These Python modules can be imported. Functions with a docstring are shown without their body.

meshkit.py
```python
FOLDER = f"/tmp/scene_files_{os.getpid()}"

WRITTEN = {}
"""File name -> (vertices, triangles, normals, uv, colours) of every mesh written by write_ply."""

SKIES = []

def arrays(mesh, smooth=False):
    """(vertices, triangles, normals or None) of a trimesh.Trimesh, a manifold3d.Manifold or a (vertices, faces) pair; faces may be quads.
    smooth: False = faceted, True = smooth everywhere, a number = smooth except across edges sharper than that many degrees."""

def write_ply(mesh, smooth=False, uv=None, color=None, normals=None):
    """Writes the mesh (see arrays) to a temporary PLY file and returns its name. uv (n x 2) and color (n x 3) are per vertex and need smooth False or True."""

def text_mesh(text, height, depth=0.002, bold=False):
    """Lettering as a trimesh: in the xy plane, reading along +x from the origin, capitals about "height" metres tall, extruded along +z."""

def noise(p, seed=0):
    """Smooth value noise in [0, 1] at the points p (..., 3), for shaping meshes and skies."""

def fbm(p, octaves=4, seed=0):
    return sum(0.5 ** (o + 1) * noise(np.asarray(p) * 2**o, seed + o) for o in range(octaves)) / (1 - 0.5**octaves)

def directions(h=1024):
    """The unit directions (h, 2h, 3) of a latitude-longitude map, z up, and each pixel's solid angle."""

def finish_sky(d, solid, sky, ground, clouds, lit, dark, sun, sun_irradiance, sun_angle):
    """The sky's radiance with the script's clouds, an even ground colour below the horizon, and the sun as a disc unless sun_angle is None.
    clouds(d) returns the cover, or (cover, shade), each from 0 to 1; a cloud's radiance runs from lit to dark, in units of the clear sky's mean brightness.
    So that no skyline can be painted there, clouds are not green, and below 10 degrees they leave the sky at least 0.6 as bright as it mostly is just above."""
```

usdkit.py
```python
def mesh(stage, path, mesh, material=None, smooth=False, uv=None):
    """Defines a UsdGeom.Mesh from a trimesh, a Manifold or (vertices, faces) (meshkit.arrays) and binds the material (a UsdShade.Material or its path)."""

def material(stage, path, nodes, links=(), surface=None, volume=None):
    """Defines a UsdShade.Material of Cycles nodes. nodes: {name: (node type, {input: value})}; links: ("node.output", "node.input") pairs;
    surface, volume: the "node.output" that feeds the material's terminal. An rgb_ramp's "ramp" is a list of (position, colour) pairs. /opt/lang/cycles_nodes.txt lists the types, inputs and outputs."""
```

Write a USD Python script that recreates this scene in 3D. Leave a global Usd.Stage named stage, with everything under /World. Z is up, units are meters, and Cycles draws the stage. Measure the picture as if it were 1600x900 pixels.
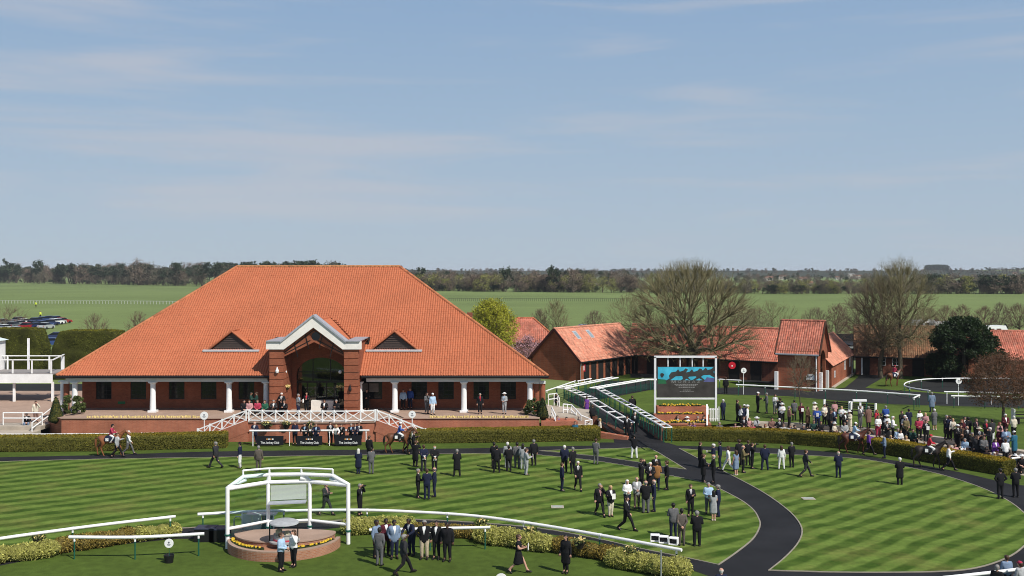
import math, random
import numpy as np
import trimesh, manifold3d as m3
from shapely.geometry import Polygon, LineString, Point
from shapely import contains_xy
import usdkit, meshkit
from pxr import Usd, UsdGeom, UsdLux, UsdShade, Gf, Sdf, Vt

stage = Usd.Stage.CreateInMemory()
UsdGeom.SetStageUpAxis(stage, UsdGeom.Tokens.z)
UsdGeom.SetStageMetersPerUnit(stage, 1.0)
UsdGeom.Xform.Define(stage, "/World")
UsdGeom.Scope.Define(stage, "/World/Looks")

# ---------------------------------------------------------------- camera, sky, sun, exposure
FPX, CAM_H, HORIZON = 1600.0, 13.4, 424.0
cam = UsdGeom.Camera.Define(stage, "/World/camera")
cam.CreateFocalLengthAttr(36.0)
cam.CreateHorizontalApertureAttr(36.0)
cam.CreateVerticalApertureAttr(20.25)
cam.CreateVerticalApertureOffsetAttr((HORIZON - 450.0) / 1600.0 * 36.0)
cam.CreateClippingRangeAttr(Gf.Vec2f(0.5, 20000))
cam.AddTranslateOp().Set(Gf.Vec3d(0, 0, CAM_H))
cam.AddRotateXOp().Set(90.0)
cam.CreateExposureAttr(0.0)

SUN_EL = math.radians(47.0)
SUN_AZ = math.atan2(0.70, -0.714)
sun_dir = np.array([math.sin(SUN_AZ) * math.cos(SUN_EL), math.cos(SUN_AZ) * math.cos(SUN_EL), math.sin(SUN_EL)])
SKY = usdkit.material(stage, "/World/Looks/sky_light", {
    "tc": ("texture_coordinate", {}),
    "s": ("sky_texture", {"sky_type": "single_scattering", "sun_disc": False, "sun_elevation": SUN_EL, "sun_rotation": SUN_AZ,
                          "altitude": 50.0, "air_density": 1.0, "aerosol_density": 0.25, "ozone_density": 1.6}),
    "sep": ("separate_xyz", {}),
    "up": ("math", {"math_type": "maximum", "value2": 0.0}),
    "hz": ("map_range", {"range_type": "smoothstep", "from_min": 0.22, "from_max": 0.75, "to_min": 0.94, "to_max": 0.08, "clamp": True}),
    "gr": ("rgb_ramp", {"ramp": [(0.0, (5.05, 6.15, 7.25)), (0.06, (4.8, 6.0, 7.35)), (0.14, (4.15, 5.6, 7.35)), (0.26, (3.25, 4.85, 7.15)), (1.0, (1.4, 2.8, 5.8))]}),
    "pale": ("mix", {"mix_type": "mix"}),
    "mp": ("mapping", {"scale": (2.2, 2.2, 22.0), "location": (5.1, 1.7, 0.3), "rotation": (0.0, 0.12, 0.0)}),
    "n": ("noise_texture", {"scale": 1.35, "detail": 7.0, "roughness": 0.52, "distortion": 0.35}),
    "cv": ("map_range", {"range_type": "smoothstep", "from_min": 0.45, "from_max": 0.72, "to_min": 0.0, "to_max": 0.58, "clamp": True}),
    "cl": ("mix", {"mix_type": "mix", "color2": (6.3, 6.4, 7.0)}),
    "b": ("background_shader", {"strength": 0.085})},
    [("tc.generated", "sep.vector"), ("sep.z", "up.value1"), ("up.value", "hz.value"), ("up.value", "gr.fac"), ("gr.color", "pale.color2"), ("hz.result", "pale.fac"), ("s.color", "pale.color1"),
     ("tc.generated", "mp.vector"), ("mp.vector", "n.vector"), ("n.fac", "cv.value"), ("cv.result", "cl.fac"), ("pale.color", "cl.color1"), ("cl.color", "b.color")],
    surface="b.background")
dome = UsdLux.DomeLight.Define(stage, "/World/sky")
UsdShade.MaterialBindingAPI.Apply(dome.GetPrim()).Bind(SKY)
dome.GetPrim().SetCustomDataByKey("kind", "structure")
sun = UsdLux.DistantLight.Define(stage, "/World/sun")
sun.CreateNormalizeAttr(True)
sun.CreateIntensityAttr(1.25)
sun.CreateAngleAttr(0.5)
sun.CreateColorAttr(Gf.Vec3f(1.0, 0.95, 0.87))
_q = Gf.Rotation(Gf.Vec3d(0, 0, -1), Gf.Vec3d(*(-sun_dir)))
sun.AddTransformOp().Set(Gf.Matrix4d().SetRotate(_q))

# ---------------------------------------------------------------- helpers
def at(px, py, z=0.0):
    D = FPX * (CAM_H - z) / (py - HORIZON)
    return np.array([(px - 800.0) * D / FPX, D, z])

def atD(px, py, D):
    return np.array([(px - 800.0) * D / FPX, D, CAM_H - (py - HORIZON) * D / FPX])

def xD(px, D):
    return (px - 800.0) * D / FPX

_names = {}
def numbered(path):
    n = _names.get(path, -1) + 1
    _names[path] = n
    return path if n == 0 else "%s_%03d" % (path, n)

def tag(prim, label=None, cat=None, group=None, kind=None):
    p = prim.GetPrim() if hasattr(prim, "GetPrim") else prim
    for k, v in (("label", label), ("category", cat), ("group", group), ("kind", kind)):
        if v:
            p.SetCustomDataByKey(k, v)
    return p

def thing(name, label, cat, loc=(0, 0, 0), rotz=0.0, group=None, scale=None):
    x = UsdGeom.Xform.Define(stage, numbered("/World/" + name))
    x.AddTranslateOp().Set(Gf.Vec3d(*[float(c) for c in loc]))
    if rotz:
        x.AddRotateZOp().Set(float(rotz))
    if scale is not None:
        s = (scale,) * 3 if np.isscalar(scale) else scale
        x.AddScaleOp().Set(Gf.Vec3f(*[float(c) for c in s]))
    tag(x, label, cat, group)
    return x

def path_of(parent):
    if parent is None:
        return "/World"
    return str(parent.GetPath()) if hasattr(parent, "GetPath") else str(parent)

class MB:
    """collects shapes into one mesh"""
    def __init__(self):
        self.v, self.f, self.c, self.n = [], [], [], 0
    def add(self, v, f, col=None):
        v = np.asarray(v, float).reshape(-1, 3)
        f = np.asarray(f, int)
        if f.ndim == 2 and f.shape[1] == 4:
            f = np.vstack([f[:, [0, 1, 2]], f[:, [0, 2, 3]]])
        self.v.append(v); self.f.append(f + self.n)
        self.c.append(np.broadcast_to(np.asarray((1, 1, 1) if col is None else col, float), (len(v), 3)))
        self.n += len(v)
        return self
    def box(self, c, s, rot=0.0, col=None):
        x, y, z = [k / 2.0 for k in s]
        v = np.array([(a * x, b * y, d * z) for a in (-1, 1) for b in (-1, 1) for d in (-1, 1)])
        if rot:
            ca, sa = math.cos(rot), math.sin(rot)
            v = v @ np.array([[ca, sa, 0], [-sa, ca, 0], [0, 0, 1]])
        f = [(0, 1, 3, 2), (4, 6, 7, 5), (0, 4, 5, 1), (2, 3, 7, 6), (0, 2, 6, 4), (1, 5, 7, 3)]
        return self.add(v + np.asarray(c, float), f, col)
    def beam(self, a, b, w, h=None, up=(0, 0, 1), col=None):
        a, b = np.asarray(a, float), np.asarray(b, float)
        h = w if h is None else h
        d = (b - a) / max(np.linalg.norm(b - a), 1e-9)
        s = np.cross(d, up)
        if np.linalg.norm(s) < 1e-6:
            s = np.array([1.0, 0, 0])
        s /= np.linalg.norm(s)
        u = np.cross(s, d)
        k = [(-1, -1), (1, -1), (1, 1), (-1, 1)]
        v = [p + s * i * w / 2 + u * j * h / 2 for p in (a, b) for i, j in k]
        f = [(0, 3, 2, 1), (4, 5, 6, 7), (0, 1, 5, 4), (1, 2, 6, 5), (2, 3, 7, 6), (3, 0, 4, 7)]
        return self.add(v, f, col)
    def tube(self, pts, r, n=8, col=None, cap=True):
        pts = np.asarray(pts, float)
        r = np.broadcast_to(np.asarray(r, float), (len(pts),))
        t = np.gradient(pts, axis=0) if len(pts) > 2 else np.repeat((pts[1:] - pts[:1]), 2, 0)
        t /= np.maximum(np.linalg.norm(t, axis=1, keepdims=True), 1e-9)
        ref = np.where(np.abs(t[:, 2:3]) < 0.9, [[0, 0, 1.0]], [[1.0, 0, 0]])
        s = np.cross(t, ref); s /= np.maximum(np.linalg.norm(s, axis=1, keepdims=True), 1e-9)
        u = np.cross(s, t)
        a = np.arange(n) * 2 * np.pi / n
        ring = pts[:, None] + r[:, None, None] * (np.cos(a)[None, :, None] * s[:, None] + np.sin(a)[None, :, None] * u[:, None])
        m = len(pts)
        i = np.arange(m - 1)[:, None] * n; j = np.arange(n)[None]; j2 = (j + 1) % n
        f = np.stack([i + j, i + n + j, i + n + j2, i + j2], -1).reshape(-1, 4)
        f = np.vstack([f[:, [0, 1, 2]], f[:, [0, 2, 3]]])
        if cap:
            f = np.vstack([f, [(0, k, k + 1) for k in range(1, n - 1)], [((m - 1) * n, (m - 1) * n + k + 1, (m - 1) * n + k) for k in range(1, n - 1)]])
        return self.add(ring.reshape(-1, 3), f, col)
    def lathe(self, prof, c=(0, 0, 0), n=16, col=None):
        p = np.asarray(prof, float); m = len(p)
        a = np.arange(n) * 2 * np.pi / n
        v = np.stack([p[:, None, 0] * np.cos(a), p[:, None, 0] * np.sin(a), np.broadcast_to(p[:, None, 1], (m, n))], -1).reshape(-1, 3)
        i = np.arange(m - 1)[:, None] * n; j = np.arange(n)[None]; j2 = (j + 1) % n
        f = np.stack([i + j, i + j2, i + n + j2, i + n + j], -1).reshape(-1, 4)
        f = np.vstack([f[:, [0, 1, 2]], f[:, [0, 2, 3]], [(0, k + 1, k) for k in range(1, n - 1)], [((m - 1) * n, (m - 1) * n + k, (m - 1) * n + k + 1) for k in range(1, n - 1)]])
        return self.add(v + np.asarray(c, float), f, col)
    def prism(self, poly, z0, z1, col=None):
        pg = poly if hasattr(poly, "geom_type") else Polygon(poly)
        if not pg.is_valid:
            pg = pg.buffer(0)
        for g in getattr(pg, "geoms", [pg]):
            m = trimesh.creation.extrude_polygon(g, z1 - z0, engine="earcut")
            self.add(np.array(m.vertices) + (0, 0, z0), np.array(m.faces), col)
        return self
    def mesh(self, m, off=(0, 0, 0), col=None):
        if hasattr(m, "to_mesh"):
            k = m.to_mesh(); v, f = k.vert_properties[:, :3], k.tri_verts
        else:
            v, f = m.vertices, m.faces
        return self.add(np.array(v) + np.asarray(off, float), np.array(f), col)
    def poly3(self, pts, col=None):
        n = len(pts)
        return self.add(pts, [(0, k, k + 1) for k in range(1, n - 1)], col)
    def arrays(self):
        return np.vstack(self.v), np.vstack(self.f)
    def build(self, name, material, parent=None, smooth=False, colors=False, **kw):
        v, f = self.arrays()
        return define(name, v, f, material, parent, smooth, np.vstack(self.c) if colors else None, **kw)

def define(name, v, f, material, parent=None, smooth=False, col=None, label=None, cat=None, group=None, kind=None):
    path = numbered(path_of(parent) + "/" + name)
    m = usdkit.mesh(stage, path, (v, f), material, smooth)
    if col is not None:
        UsdGeom.PrimvarsAPI(m).CreatePrimvar("tone", Sdf.ValueTypeNames.Color3fArray, "vertex").Set(Vt.Vec3fArray.FromNumpy(np.asarray(col, np.float32)))
    tag(m, label, cat, group, kind)
    return m

# ---------------------------------------------------------------- materials
MATS = {}
def M(name, col, rough=0.75, var=0.18, scale=4.0, spec=0.3, bump=0.0, bscale=30.0, tone=False, metallic=0.0, trans=None, detail=4.0, stretch=(1, 1, 1), var2=0.0, scale2=0.3):
    if name in MATS:
        return MATS[name]
    nodes = {"g": ("geometry", {}), "mp": ("mapping", {"scale": stretch}), "n": ("noise_texture", {"scale": scale, "detail": detail, "roughness": 0.6}),
             "r": ("map_range", {"from_min": 0.25, "from_max": 0.75, "to_min": 1.0 - var, "to_max": 1.0 + var, "clamp": True}),
             "x": ("mix", {"mix_type": "multiply", "fac": 1.0, "color1": col}),
             "p": ("principled_bsdf", {"roughness": rough, "specular_ior_level": spec, "metallic": metallic})}
    links = [("g.position", "mp.vector"), ("mp.vector", "n.vector"), ("n.fac", "r.value"), ("r.result", "x.color2")]
    out = "x.color"
    if var2:
        nodes["n2"] = ("noise_texture", {"scale": scale2, "detail": 3.0})
        nodes["r2"] = ("map_range", {"from_min": 0.3, "from_max": 0.7, "to_min": 1.0 - var2, "to_max": 1.0 + var2, "clamp": True})
        nodes["x2"] = ("mix", {"mix_type": "multiply", "fac": 1.0})
        links += [("g.position", "n2.vector"), ("n2.fac", "r2.value"), (out, "x2.color1"), ("r2.result", "x2.color2")]
        out = "x2.color"
    if tone:
        nodes["at"] = ("attribute", {})
        nodes["xt"] = ("mix", {"mix_type": "multiply", "fac": 1.0})
        links += [(out, "xt.color1"), ("at.color", "xt.color2")]
        out = "xt.color"
    links.append((out, "p.base_color"))
    if bump:
        nodes["bn"] = ("noise_texture", {"scale": bscale, "detail": 3.0})
        nodes["bp"] = ("bump", {"strength": bump, "distance": 0.02})
        links += [("g.position", "bn.vector"), ("bn.fac", "bp.height"), ("bp.normal", "p.normal")]
    surf = "p.BSDF"
    if trans:
        nodes["t"] = ("translucent_bsdf", {})
        nodes["tm"] = ("mix", {"mix_type": "multiply", "fac": 1.0, "color2": trans})
        nodes["mx"] = ("mix_closure", {"fac": 0.35})
        links += [(out, "tm.color1"), ("tm.color", "t.color"), ("p.BSDF", "mx.closure1"), ("t.BSDF", "mx.closure2")]
        surf = "mx.closure"
    m = usdkit.material(stage, "/World/Looks/" + name, nodes, links, surface=surf)
    if tone:
        stage.GetPrimAtPath("/World/Looks/%s/at" % name).CreateAttribute("inputs:attribute", Sdf.ValueTypeNames.String).Set("tone")
    MATS[name] = m
    return m

def brick_mat(name, c1, c2, mortar, bw=0.225, rh=0.075):
    nodes = {"g": ("geometry", {}), "s": ("separate_xyz", {}), "a": ("math", {"math_type": "add"}), "c": ("combine_xyz", {}),
             "b": ("brick_texture", {"color1": c1, "color2": c2, "mortar": mortar, "scale": 1.0, "mortar_size": 0.008, "brick_width": bw, "row_height": rh, "mortar_smooth": 0.3}),
             "n": ("noise_texture", {"scale": 0.7, "detail": 5.0}), "r": ("map_range", {"from_min": 0.3, "from_max": 0.7, "to_min": 0.8, "to_max": 1.18, "clamp": True}),
             "x": ("mix", {"mix_type": "multiply", "fac": 1.0}), "p": ("principled_bsdf", {"roughness": 0.9, "specular_ior_level": 0.2})}
    m = usdkit.material(stage, "/World/Looks/" + name, nodes,
        [("g.position", "s.vector"), ("s.x", "a.value1"), ("s.y", "a.value2"), ("a.value", "c.x"), ("s.z", "c.y"), ("c.vector", "b.vector"),
         ("g.position", "n.vector"), ("n.fac", "r.value"), ("b.color", "x.color1"), ("r.result", "x.color2"), ("x.color", "p.base_color")], surface="p.BSDF")
    MATS[name] = m
    return m

def pane_mat(name, tint=(0.85, 0.95, 0.93), ior=1.45, gloss=(1, 1, 1)):
    m = usdkit.material(stage, "/World/Looks/" + name, {"t": ("transparent_bsdf", {"color": tint}), "g": ("glossy_bsdf", {"roughness": 0.03, "color": gloss}),
        "f": ("fresnel", {"IOR": ior}), "m": ("mix_closure", {})},
        [("f.fac", "m.fac"), ("t.BSDF", "m.closure1"), ("g.BSDF", "m.closure2")], surface="m.closure")
    MATS[name] = m
    return m

WHITE = M("white_paint", (0.82, 0.82, 0.81), 0.5, 0.07, 2.5, spec=0.35, var2=0.05, scale2=.8)
WHITE2 = M("white_joinery", (0.74, 0.74, 0.73), 0.6, 0.08, 2.0, var2=0.06)
CREAMP = M("cream_paint", (0.78, 0.75, 0.69), 0.6, 0.08, 2.0)
LEAD = M("grey_lead", (0.33, 0.35, 0.39), 0.5, 0.12, 3.0)
BLACKM = M("black_metal", (0.012, 0.012, 0.013), 0.4, 0.2)
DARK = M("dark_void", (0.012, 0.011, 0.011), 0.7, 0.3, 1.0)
GREENM = M("green_paint", (0.012, 0.09, 0.06), 0.45, 0.15)
SKIRT = usdkit.material(stage, "/World/Looks/green_mesh_screen", {"d": ("diffuse_bsdf", {"color": (.014, .055, .045)}), "t": ("transparent_bsdf", {"color": (1, 1, 1)}), "m": ("mix_closure", {"fac": .58})}, [("d.BSDF", "m.closure1"), ("t.BSDF", "m.closure2")], surface="m.closure")
STEEL = M("steel", (0.45, 0.46, 0.47), 0.35, 0.1, metallic=0.6)
BRICK = brick_mat("red_brick", (0.30, 0.092, 0.045), (0.235, 0.066, 0.032), (0.24, 0.12, 0.08))
BRICK_OLD = brick_mat("brown_brick", (0.20, 0.070, 0.042), (0.15, 0.050, 0.032), (0.19, 0.11, 0.08))
BRICK_PODIUM = brick_mat("podium_brick", (0.36, 0.17, 0.10), (0.29, 0.125, 0.072), (0.34, 0.24, 0.18))
BRICK_WALL = brick_mat("terrace_brick", (0.40, 0.135, 0.075), (0.32, 0.098, 0.055), (0.36, 0.20, 0.14))
TILE = M("clay_tile", (0.42, 0.130, 0.060), 0.75, 0.08, 6.0, tone=True, var2=0.07, scale2=0.35, stretch=(1, 1, 1))
TILE_PALE = M("pale_clay_tile", (0.53, 0.225, 0.145), 0.75, 0.14, 5.0, tone=True, var2=0.10, scale2=0.3)
TILE_OLD = M("old_clay_tile", (0.41, 0.140, 0.092), 0.8, 0.30, 4.0, tone=True, var2=0.22, scale2=0.5)
TILE_MOSS = M("mossy_clay_tile", (0.20, 0.105, 0.055), 0.85, 0.40, 3.0, tone=True, var2=0.3, scale2=0.6)
PAVING = M("buff_paving", (0.36, 0.25, 0.19), 0.85, 0.12, 1.2, var2=0.08)
STONE = M("stone_edging", (0.27, 0.24, 0.19), 0.85, 0.2, 2.0)
CONCRETE = M("concrete", (0.42, 0.36, 0.29), 0.9, 0.15, 2.0, var2=0.1)
TARMAC = M("tarmac", (0.014, 0.014, 0.016), 0.85, 0.15, 20.0, spec=0.25, bump=0.3, bscale=120.0, var2=0.38, scale2=0.35)
TARMAC_OLD = M("old_tarmac", (0.021, 0.022, 0.022), 0.9, 0.2, 8.0, spec=0.2, var2=0.2, scale2=0.2)  # base tone lowered so the colour carries the tree shade over the yard
FIELD = M("field_grass", (0.150, 0.195, 0.070), 0.95, 0.12, 0.05, spec=0.05, stretch=(1, 6, 1), var2=0.14, scale2=0.011)
VERGE = M("verge_grass", (0.066, 0.101, 0.017), 0.95, 0.22, 2.0, spec=0.1, bump=0.5, bscale=25.0, var2=0.15, scale2=0.25)
YELLOWF = M("yellow_flower", (0.75, 0.50, 0.04), 0.8, 0.3, 9.0)
PALEF = M("cream_flower", (0.70, 0.55, 0.22), 0.8, 0.3, 9.0)
GLASS = pane_mat("clear_pane")
WINDOW = M("dark_window_glass", (0.006, 0.007, 0.008), 0.12, 0.3, spec=0.5)

def lawn_material(name, light, dark, a1, a2, w1, w2):
    """mown lawn: two crossing sets of soft stripes, lying in the grass itself"""
    def axis(a):
        return (math.cos(a), math.sin(a), 0.0)
    n = {"g": ("geometry", {}), "wn": ("noise_texture", {"scale": 0.35, "detail": 2.0}), "wd": ("vector_math", {"vector_math_type": "scale", "math_type": "scale", "scale": 0.9}),
         "wa": ("vector_math", {"math_type": "add"}),
         "d1": ("vector_math", {"math_type": "dot_product", "vector2": axis(a1)}), "m1": ("math", {"math_type": "multiply", "value2": 2 * math.pi / w1}), "s1": ("math", {"math_type": "sine"}),
         "d2": ("vector_math", {"math_type": "dot_product", "vector2": axis(a2)}), "m2": ("math", {"math_type": "multiply", "value2": 2 * math.pi / w2}), "s2": ("math", {"math_type": "sine"}),
         "r1": ("map_range", {"range_type": "smoothstep", "from_min": -0.6, "from_max": 0.6, "to_min": 0.0, "to_max": 0.72, "clamp": True}),
         "r2": ("map_range", {"range_type": "smoothstep", "from_min": -0.6, "from_max": 0.6, "to_min": 0.0, "to_max": 0.26, "clamp": True}),
         "ad": ("math", {"math_type": "add"}), "c": ("mix", {"mix_type": "mix", "color1": dark, "color2": light}),
         "n": ("noise_texture", {"scale": 2.2, "detail": 6.0, "roughness": 0.65}), "nr": ("map_range", {"from_min": 0.25, "from_max": 0.75, "to_min": 0.72, "to_max": 1.28, "clamp": True}),
         "n3": ("noise_texture", {"scale": 0.3, "detail": 7.0, "roughness": 0.65}), "n3r": ("map_range", {"from_min": 0.50, "from_max": 0.75, "to_min": 0.0, "to_max": 0.55, "clamp": True}),
         "dry": ("mix", {"mix_type": "mix", "color2": (0.20, 0.18, 0.055)}),
         "x": ("mix", {"mix_type": "multiply", "fac": 1.0}), "bn": ("noise_texture", {"scale": 30.0, "detail": 2.0}), "bp": ("bump", {"strength": 0.5, "distance": 0.03}),
         "p": ("principled_bsdf", {"roughness": 0.95, "specular_ior_level": 0.08})}
    del n["wd"][1]["vector_math_type"]
    m = usdkit.material(stage, "/World/Looks/" + name, n,
        [("g.position", "wn.vector"), ("wn.color", "wd.vector1"), ("g.position", "wa.vector1"), ("wd.vector", "wa.vector2"), ("wa.vector", "d1.vector1"), ("wa.vector", "d2.vector1"),
         ("d1.value", "m1.value1"), ("m1.value", "s1.value1"), ("d2.value", "m2.value1"), ("m2.value", "s2.value1"), ("s1.value", "r1.value"), ("s2.value", "r2.value"),
         ("r1.result", "ad.value1"), ("r2.result", "ad.value2"), ("ad.value", "c.fac"), ("g.position", "n.vector"), ("n.fac", "nr.value"),
         ("g.position", "n3.vector"), ("n3.fac", "n3r.value"), ("c.color", "dry.color1"), ("n3r.result", "dry.fac"),
         ("dry.color", "x.color1"), ("nr.result", "x.color2"), ("x.color", "p.base_color"), ("g.position", "bn.vector"), ("bn.fac", "bp.height"), ("bp.normal", "p.normal")], surface="p.BSDF")
    MATS[name] = m
    return m

R = random.Random(7)
NR = np.random.default_rng(7)
# ---------------------------------------------------------------- ground, paths, lawns
ZB = 0.9      # the level of the ground behind the hedges
ZT = 1.6      # the terrace
HEDGE_R = [at(px, py)[:2] for px, py in ((1040, 689), (1100, 690), (1170, 691.5), (1230, 694), (1310, 701), (1400, 713), (1480, 728), (1568, 744))]
_hl = LineString(HEDGE_R)
def hedge_off(d):
    """the right hedge's front line moved d metres away from the parade ring"""
    p = np.array(HEDGE_R); t = np.gradient(p, axis=0); t /= np.linalg.norm(t, axis=1, keepdims=True)
    return p + d * np.stack([-t[:, 1], t[:, 0]], 1)
def extend(p, a, b):
    p = np.asarray(p)
    d0 = (p[0] - p[1]) / np.linalg.norm(p[0] - p[1]); d1 = (p[-1] - p[-2]) / np.linalg.norm(p[-1] - p[-2])
    return np.vstack([p[0] + d0 * a, p, p[-1] + d1 * b])

def sheet(name, poly, z, mat, kind="structure", parent=None, **kw):
    pg = poly if hasattr(poly, "geom_type") else Polygon(poly)
    if not pg.is_valid:
        pg = pg.buffer(0)
    mb = MB()
    for g in getattr(pg, "geoms", [pg]):
        v, f = trimesh.creation.triangulate_polygon(g, engine="earcut")
        v = np.column_stack([v, np.full(len(v), z)])
        f = np.asarray(f)
        a, b, c = v[f[:, 0]], v[f[:, 1]], v[f[:, 2]]
        flip = np.cross(b - a, c - a)[:, 2] < 0
        f[flip] = f[flip][:, ::-1]
        mb.add(v, f)
    return mb.build(name, mat, parent, kind=kind, **kw)

def smooth(pts, n=6, closed=False):
    """Catmull-Rom through the points"""
    p = np.asarray(pts, float); out = []
    m = len(p)
    for i in range(m if closed else m - 1):
        if closed:
            a, b, c, d = p[(i - 1) % m], p[i], p[(i + 1) % m], p[(i + 2) % m]
        else:
            a, b, c, d = p[max(i - 1, 0)], p[i], p[i + 1], p[min(i + 2, m - 1)]
        for t in np.arange(n) / n:
            out.append(0.5 * ((2 * b) + (c - a) * t + (2 * a - 5 * b + 4 * c - d) * t * t + (3 * b - a - 3 * c + d) * t ** 3))
    if not closed:
        out.append(p[-1])
    return np.array(out)

sheet("ground", [(-160, 12), (160, 12), (160, 95), (-160, 95)], 0.0, VERGE)
# the raised ground behind the hedges, cut out where the sunken horse walk comes down
o48 = extend(hedge_off(4.8), 0, 90)
upper = [(-5000, 84.5), (3.2, 84.5), (3.2, 88.6), (7.35, 88.6), (6.6, 92.0), (9.6, 92.0), (11.55, 83.2), (16.6, 83.2)] + [tuple(p) for p in o48 if p[0] > 16.7] + [(5000, 40), (5000, 9000), (-5000, 9000)]
UPPER = Polygon(upper)
sheet("field", UPPER, ZB, FIELD)
BACKG = M("back_lawn_grass", (0.076, 0.115, 0.021), 0.95, 0.24, 1.2, spec=0.1, bump=0.5, bscale=25.0, var2=0.2, scale2=0.12)
sheet("back_lawn", UPPER.intersection(Polygon([(7, 70), (140, 30), (140, 126), (60, 128), (7, 126)])), ZB + 0.004, BACKG)
# face of the raised ground towards the walk and towards the terrace steps
rw = MB()
for a, b in (((7.35, 88.6), (6.6, 92.0)), ((9.6, 92.0), (11.55, 83.2)), ((3.2, 88.6), (7.35, 88.6)), ((11.55, 83.2), (11.75, 81.6))):
    rw.beam((a[0], a[1], 0.43), (b[0], b[1], 0.43), 0.2, 0.94)
rw.beam((11.62, 82.4, 0.62), (11.95, 81.1, 0.62), 0.34, 1.25)
rw.build("retaining_wall", BRICK_OLD, label="low brown brick retaining wall along the sunken horse walk", cat="wall")
# ring paths (one tarmac sheet; the lawns lie on it)
def pxs(pts, z=0.0):
    return [tuple(at(px, py, z)[:2]) for px, py in pts]
ring_out = smooth(pxs([(-260, 722), (-120, 718), (0, 714.5), (160, 711), (340, 705.3), (600, 702.3), (760, 700), (860, 697.3), (1000, 696), (1100, 697.5), (1200, 700), (1300, 706.5), (1400, 720), (1500, 738), (1580, 757)]), 5)
ring_in_far = [(36.0, 62.5), (38.5, 58.0), (39.0, 52.0), (36.5, 45.5), (31.0, 42.4), (22, 41.2), (10, 41.0), (9.0, 44.5)]
near_edge = pxs([(1075, 889), (1010, 868), (930, 845), (840, 832), (740, 825), (560, 821), (345, 846), (310, 842), (272, 842), (180, 852), (90, 866), (0, 884), (-200, 935)])
path_poly = Polygon([tuple(p) for p in ring_out] + ring_in_far + near_edge)
sheet("ring_path", path_poly.buffer(0), 0.004, TARMAC)
gate = Polygon(pxs([(925, 700), (938, 690), (1042, 689.5), (1060, 700)]) + []).buffer(0)
walk_lo = Polygon([(6.9, 80.2), (12.2, 80.0), (13.3, 77.0), (6.6, 77.0)])
sheet("gateway_path", walk_lo, 0.008, TARMAC)
# horse walk: ramp from the ring up to the stable level
wl = [(8.0, 80.0, 0.012), (12.0, 80.0, 0.012), (11.62, 83.0, 0.05), (9.58, 92.0, ZB + 0.012), (6.62, 92.0, ZB + 0.012), (7.6, 86.5, 0.45), (8.2, 82.5, 0.05)]
mb = MB()
mb.poly3([wl[0], wl[1], wl[2], wl[6]]); mb.poly3([wl[6], wl[2], (10.75, 87.0, 0.45), wl[5]]); mb.poly3([wl[5], (10.75, 87.0, 0.45), wl[3], wl[4]])
mb.build("horse_walk_path", TARMAC, kind="structure")
sheet("horse_walk_upper_path", [(6.62, 92.0), (9.58, 92.0), (8.3, 99.5), (15.0, 108.4), (19, 110.5), (19, 117), (10.6, 117), (5.2, 99.6)], ZB + 0.012, TARMAC_OLD)

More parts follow.
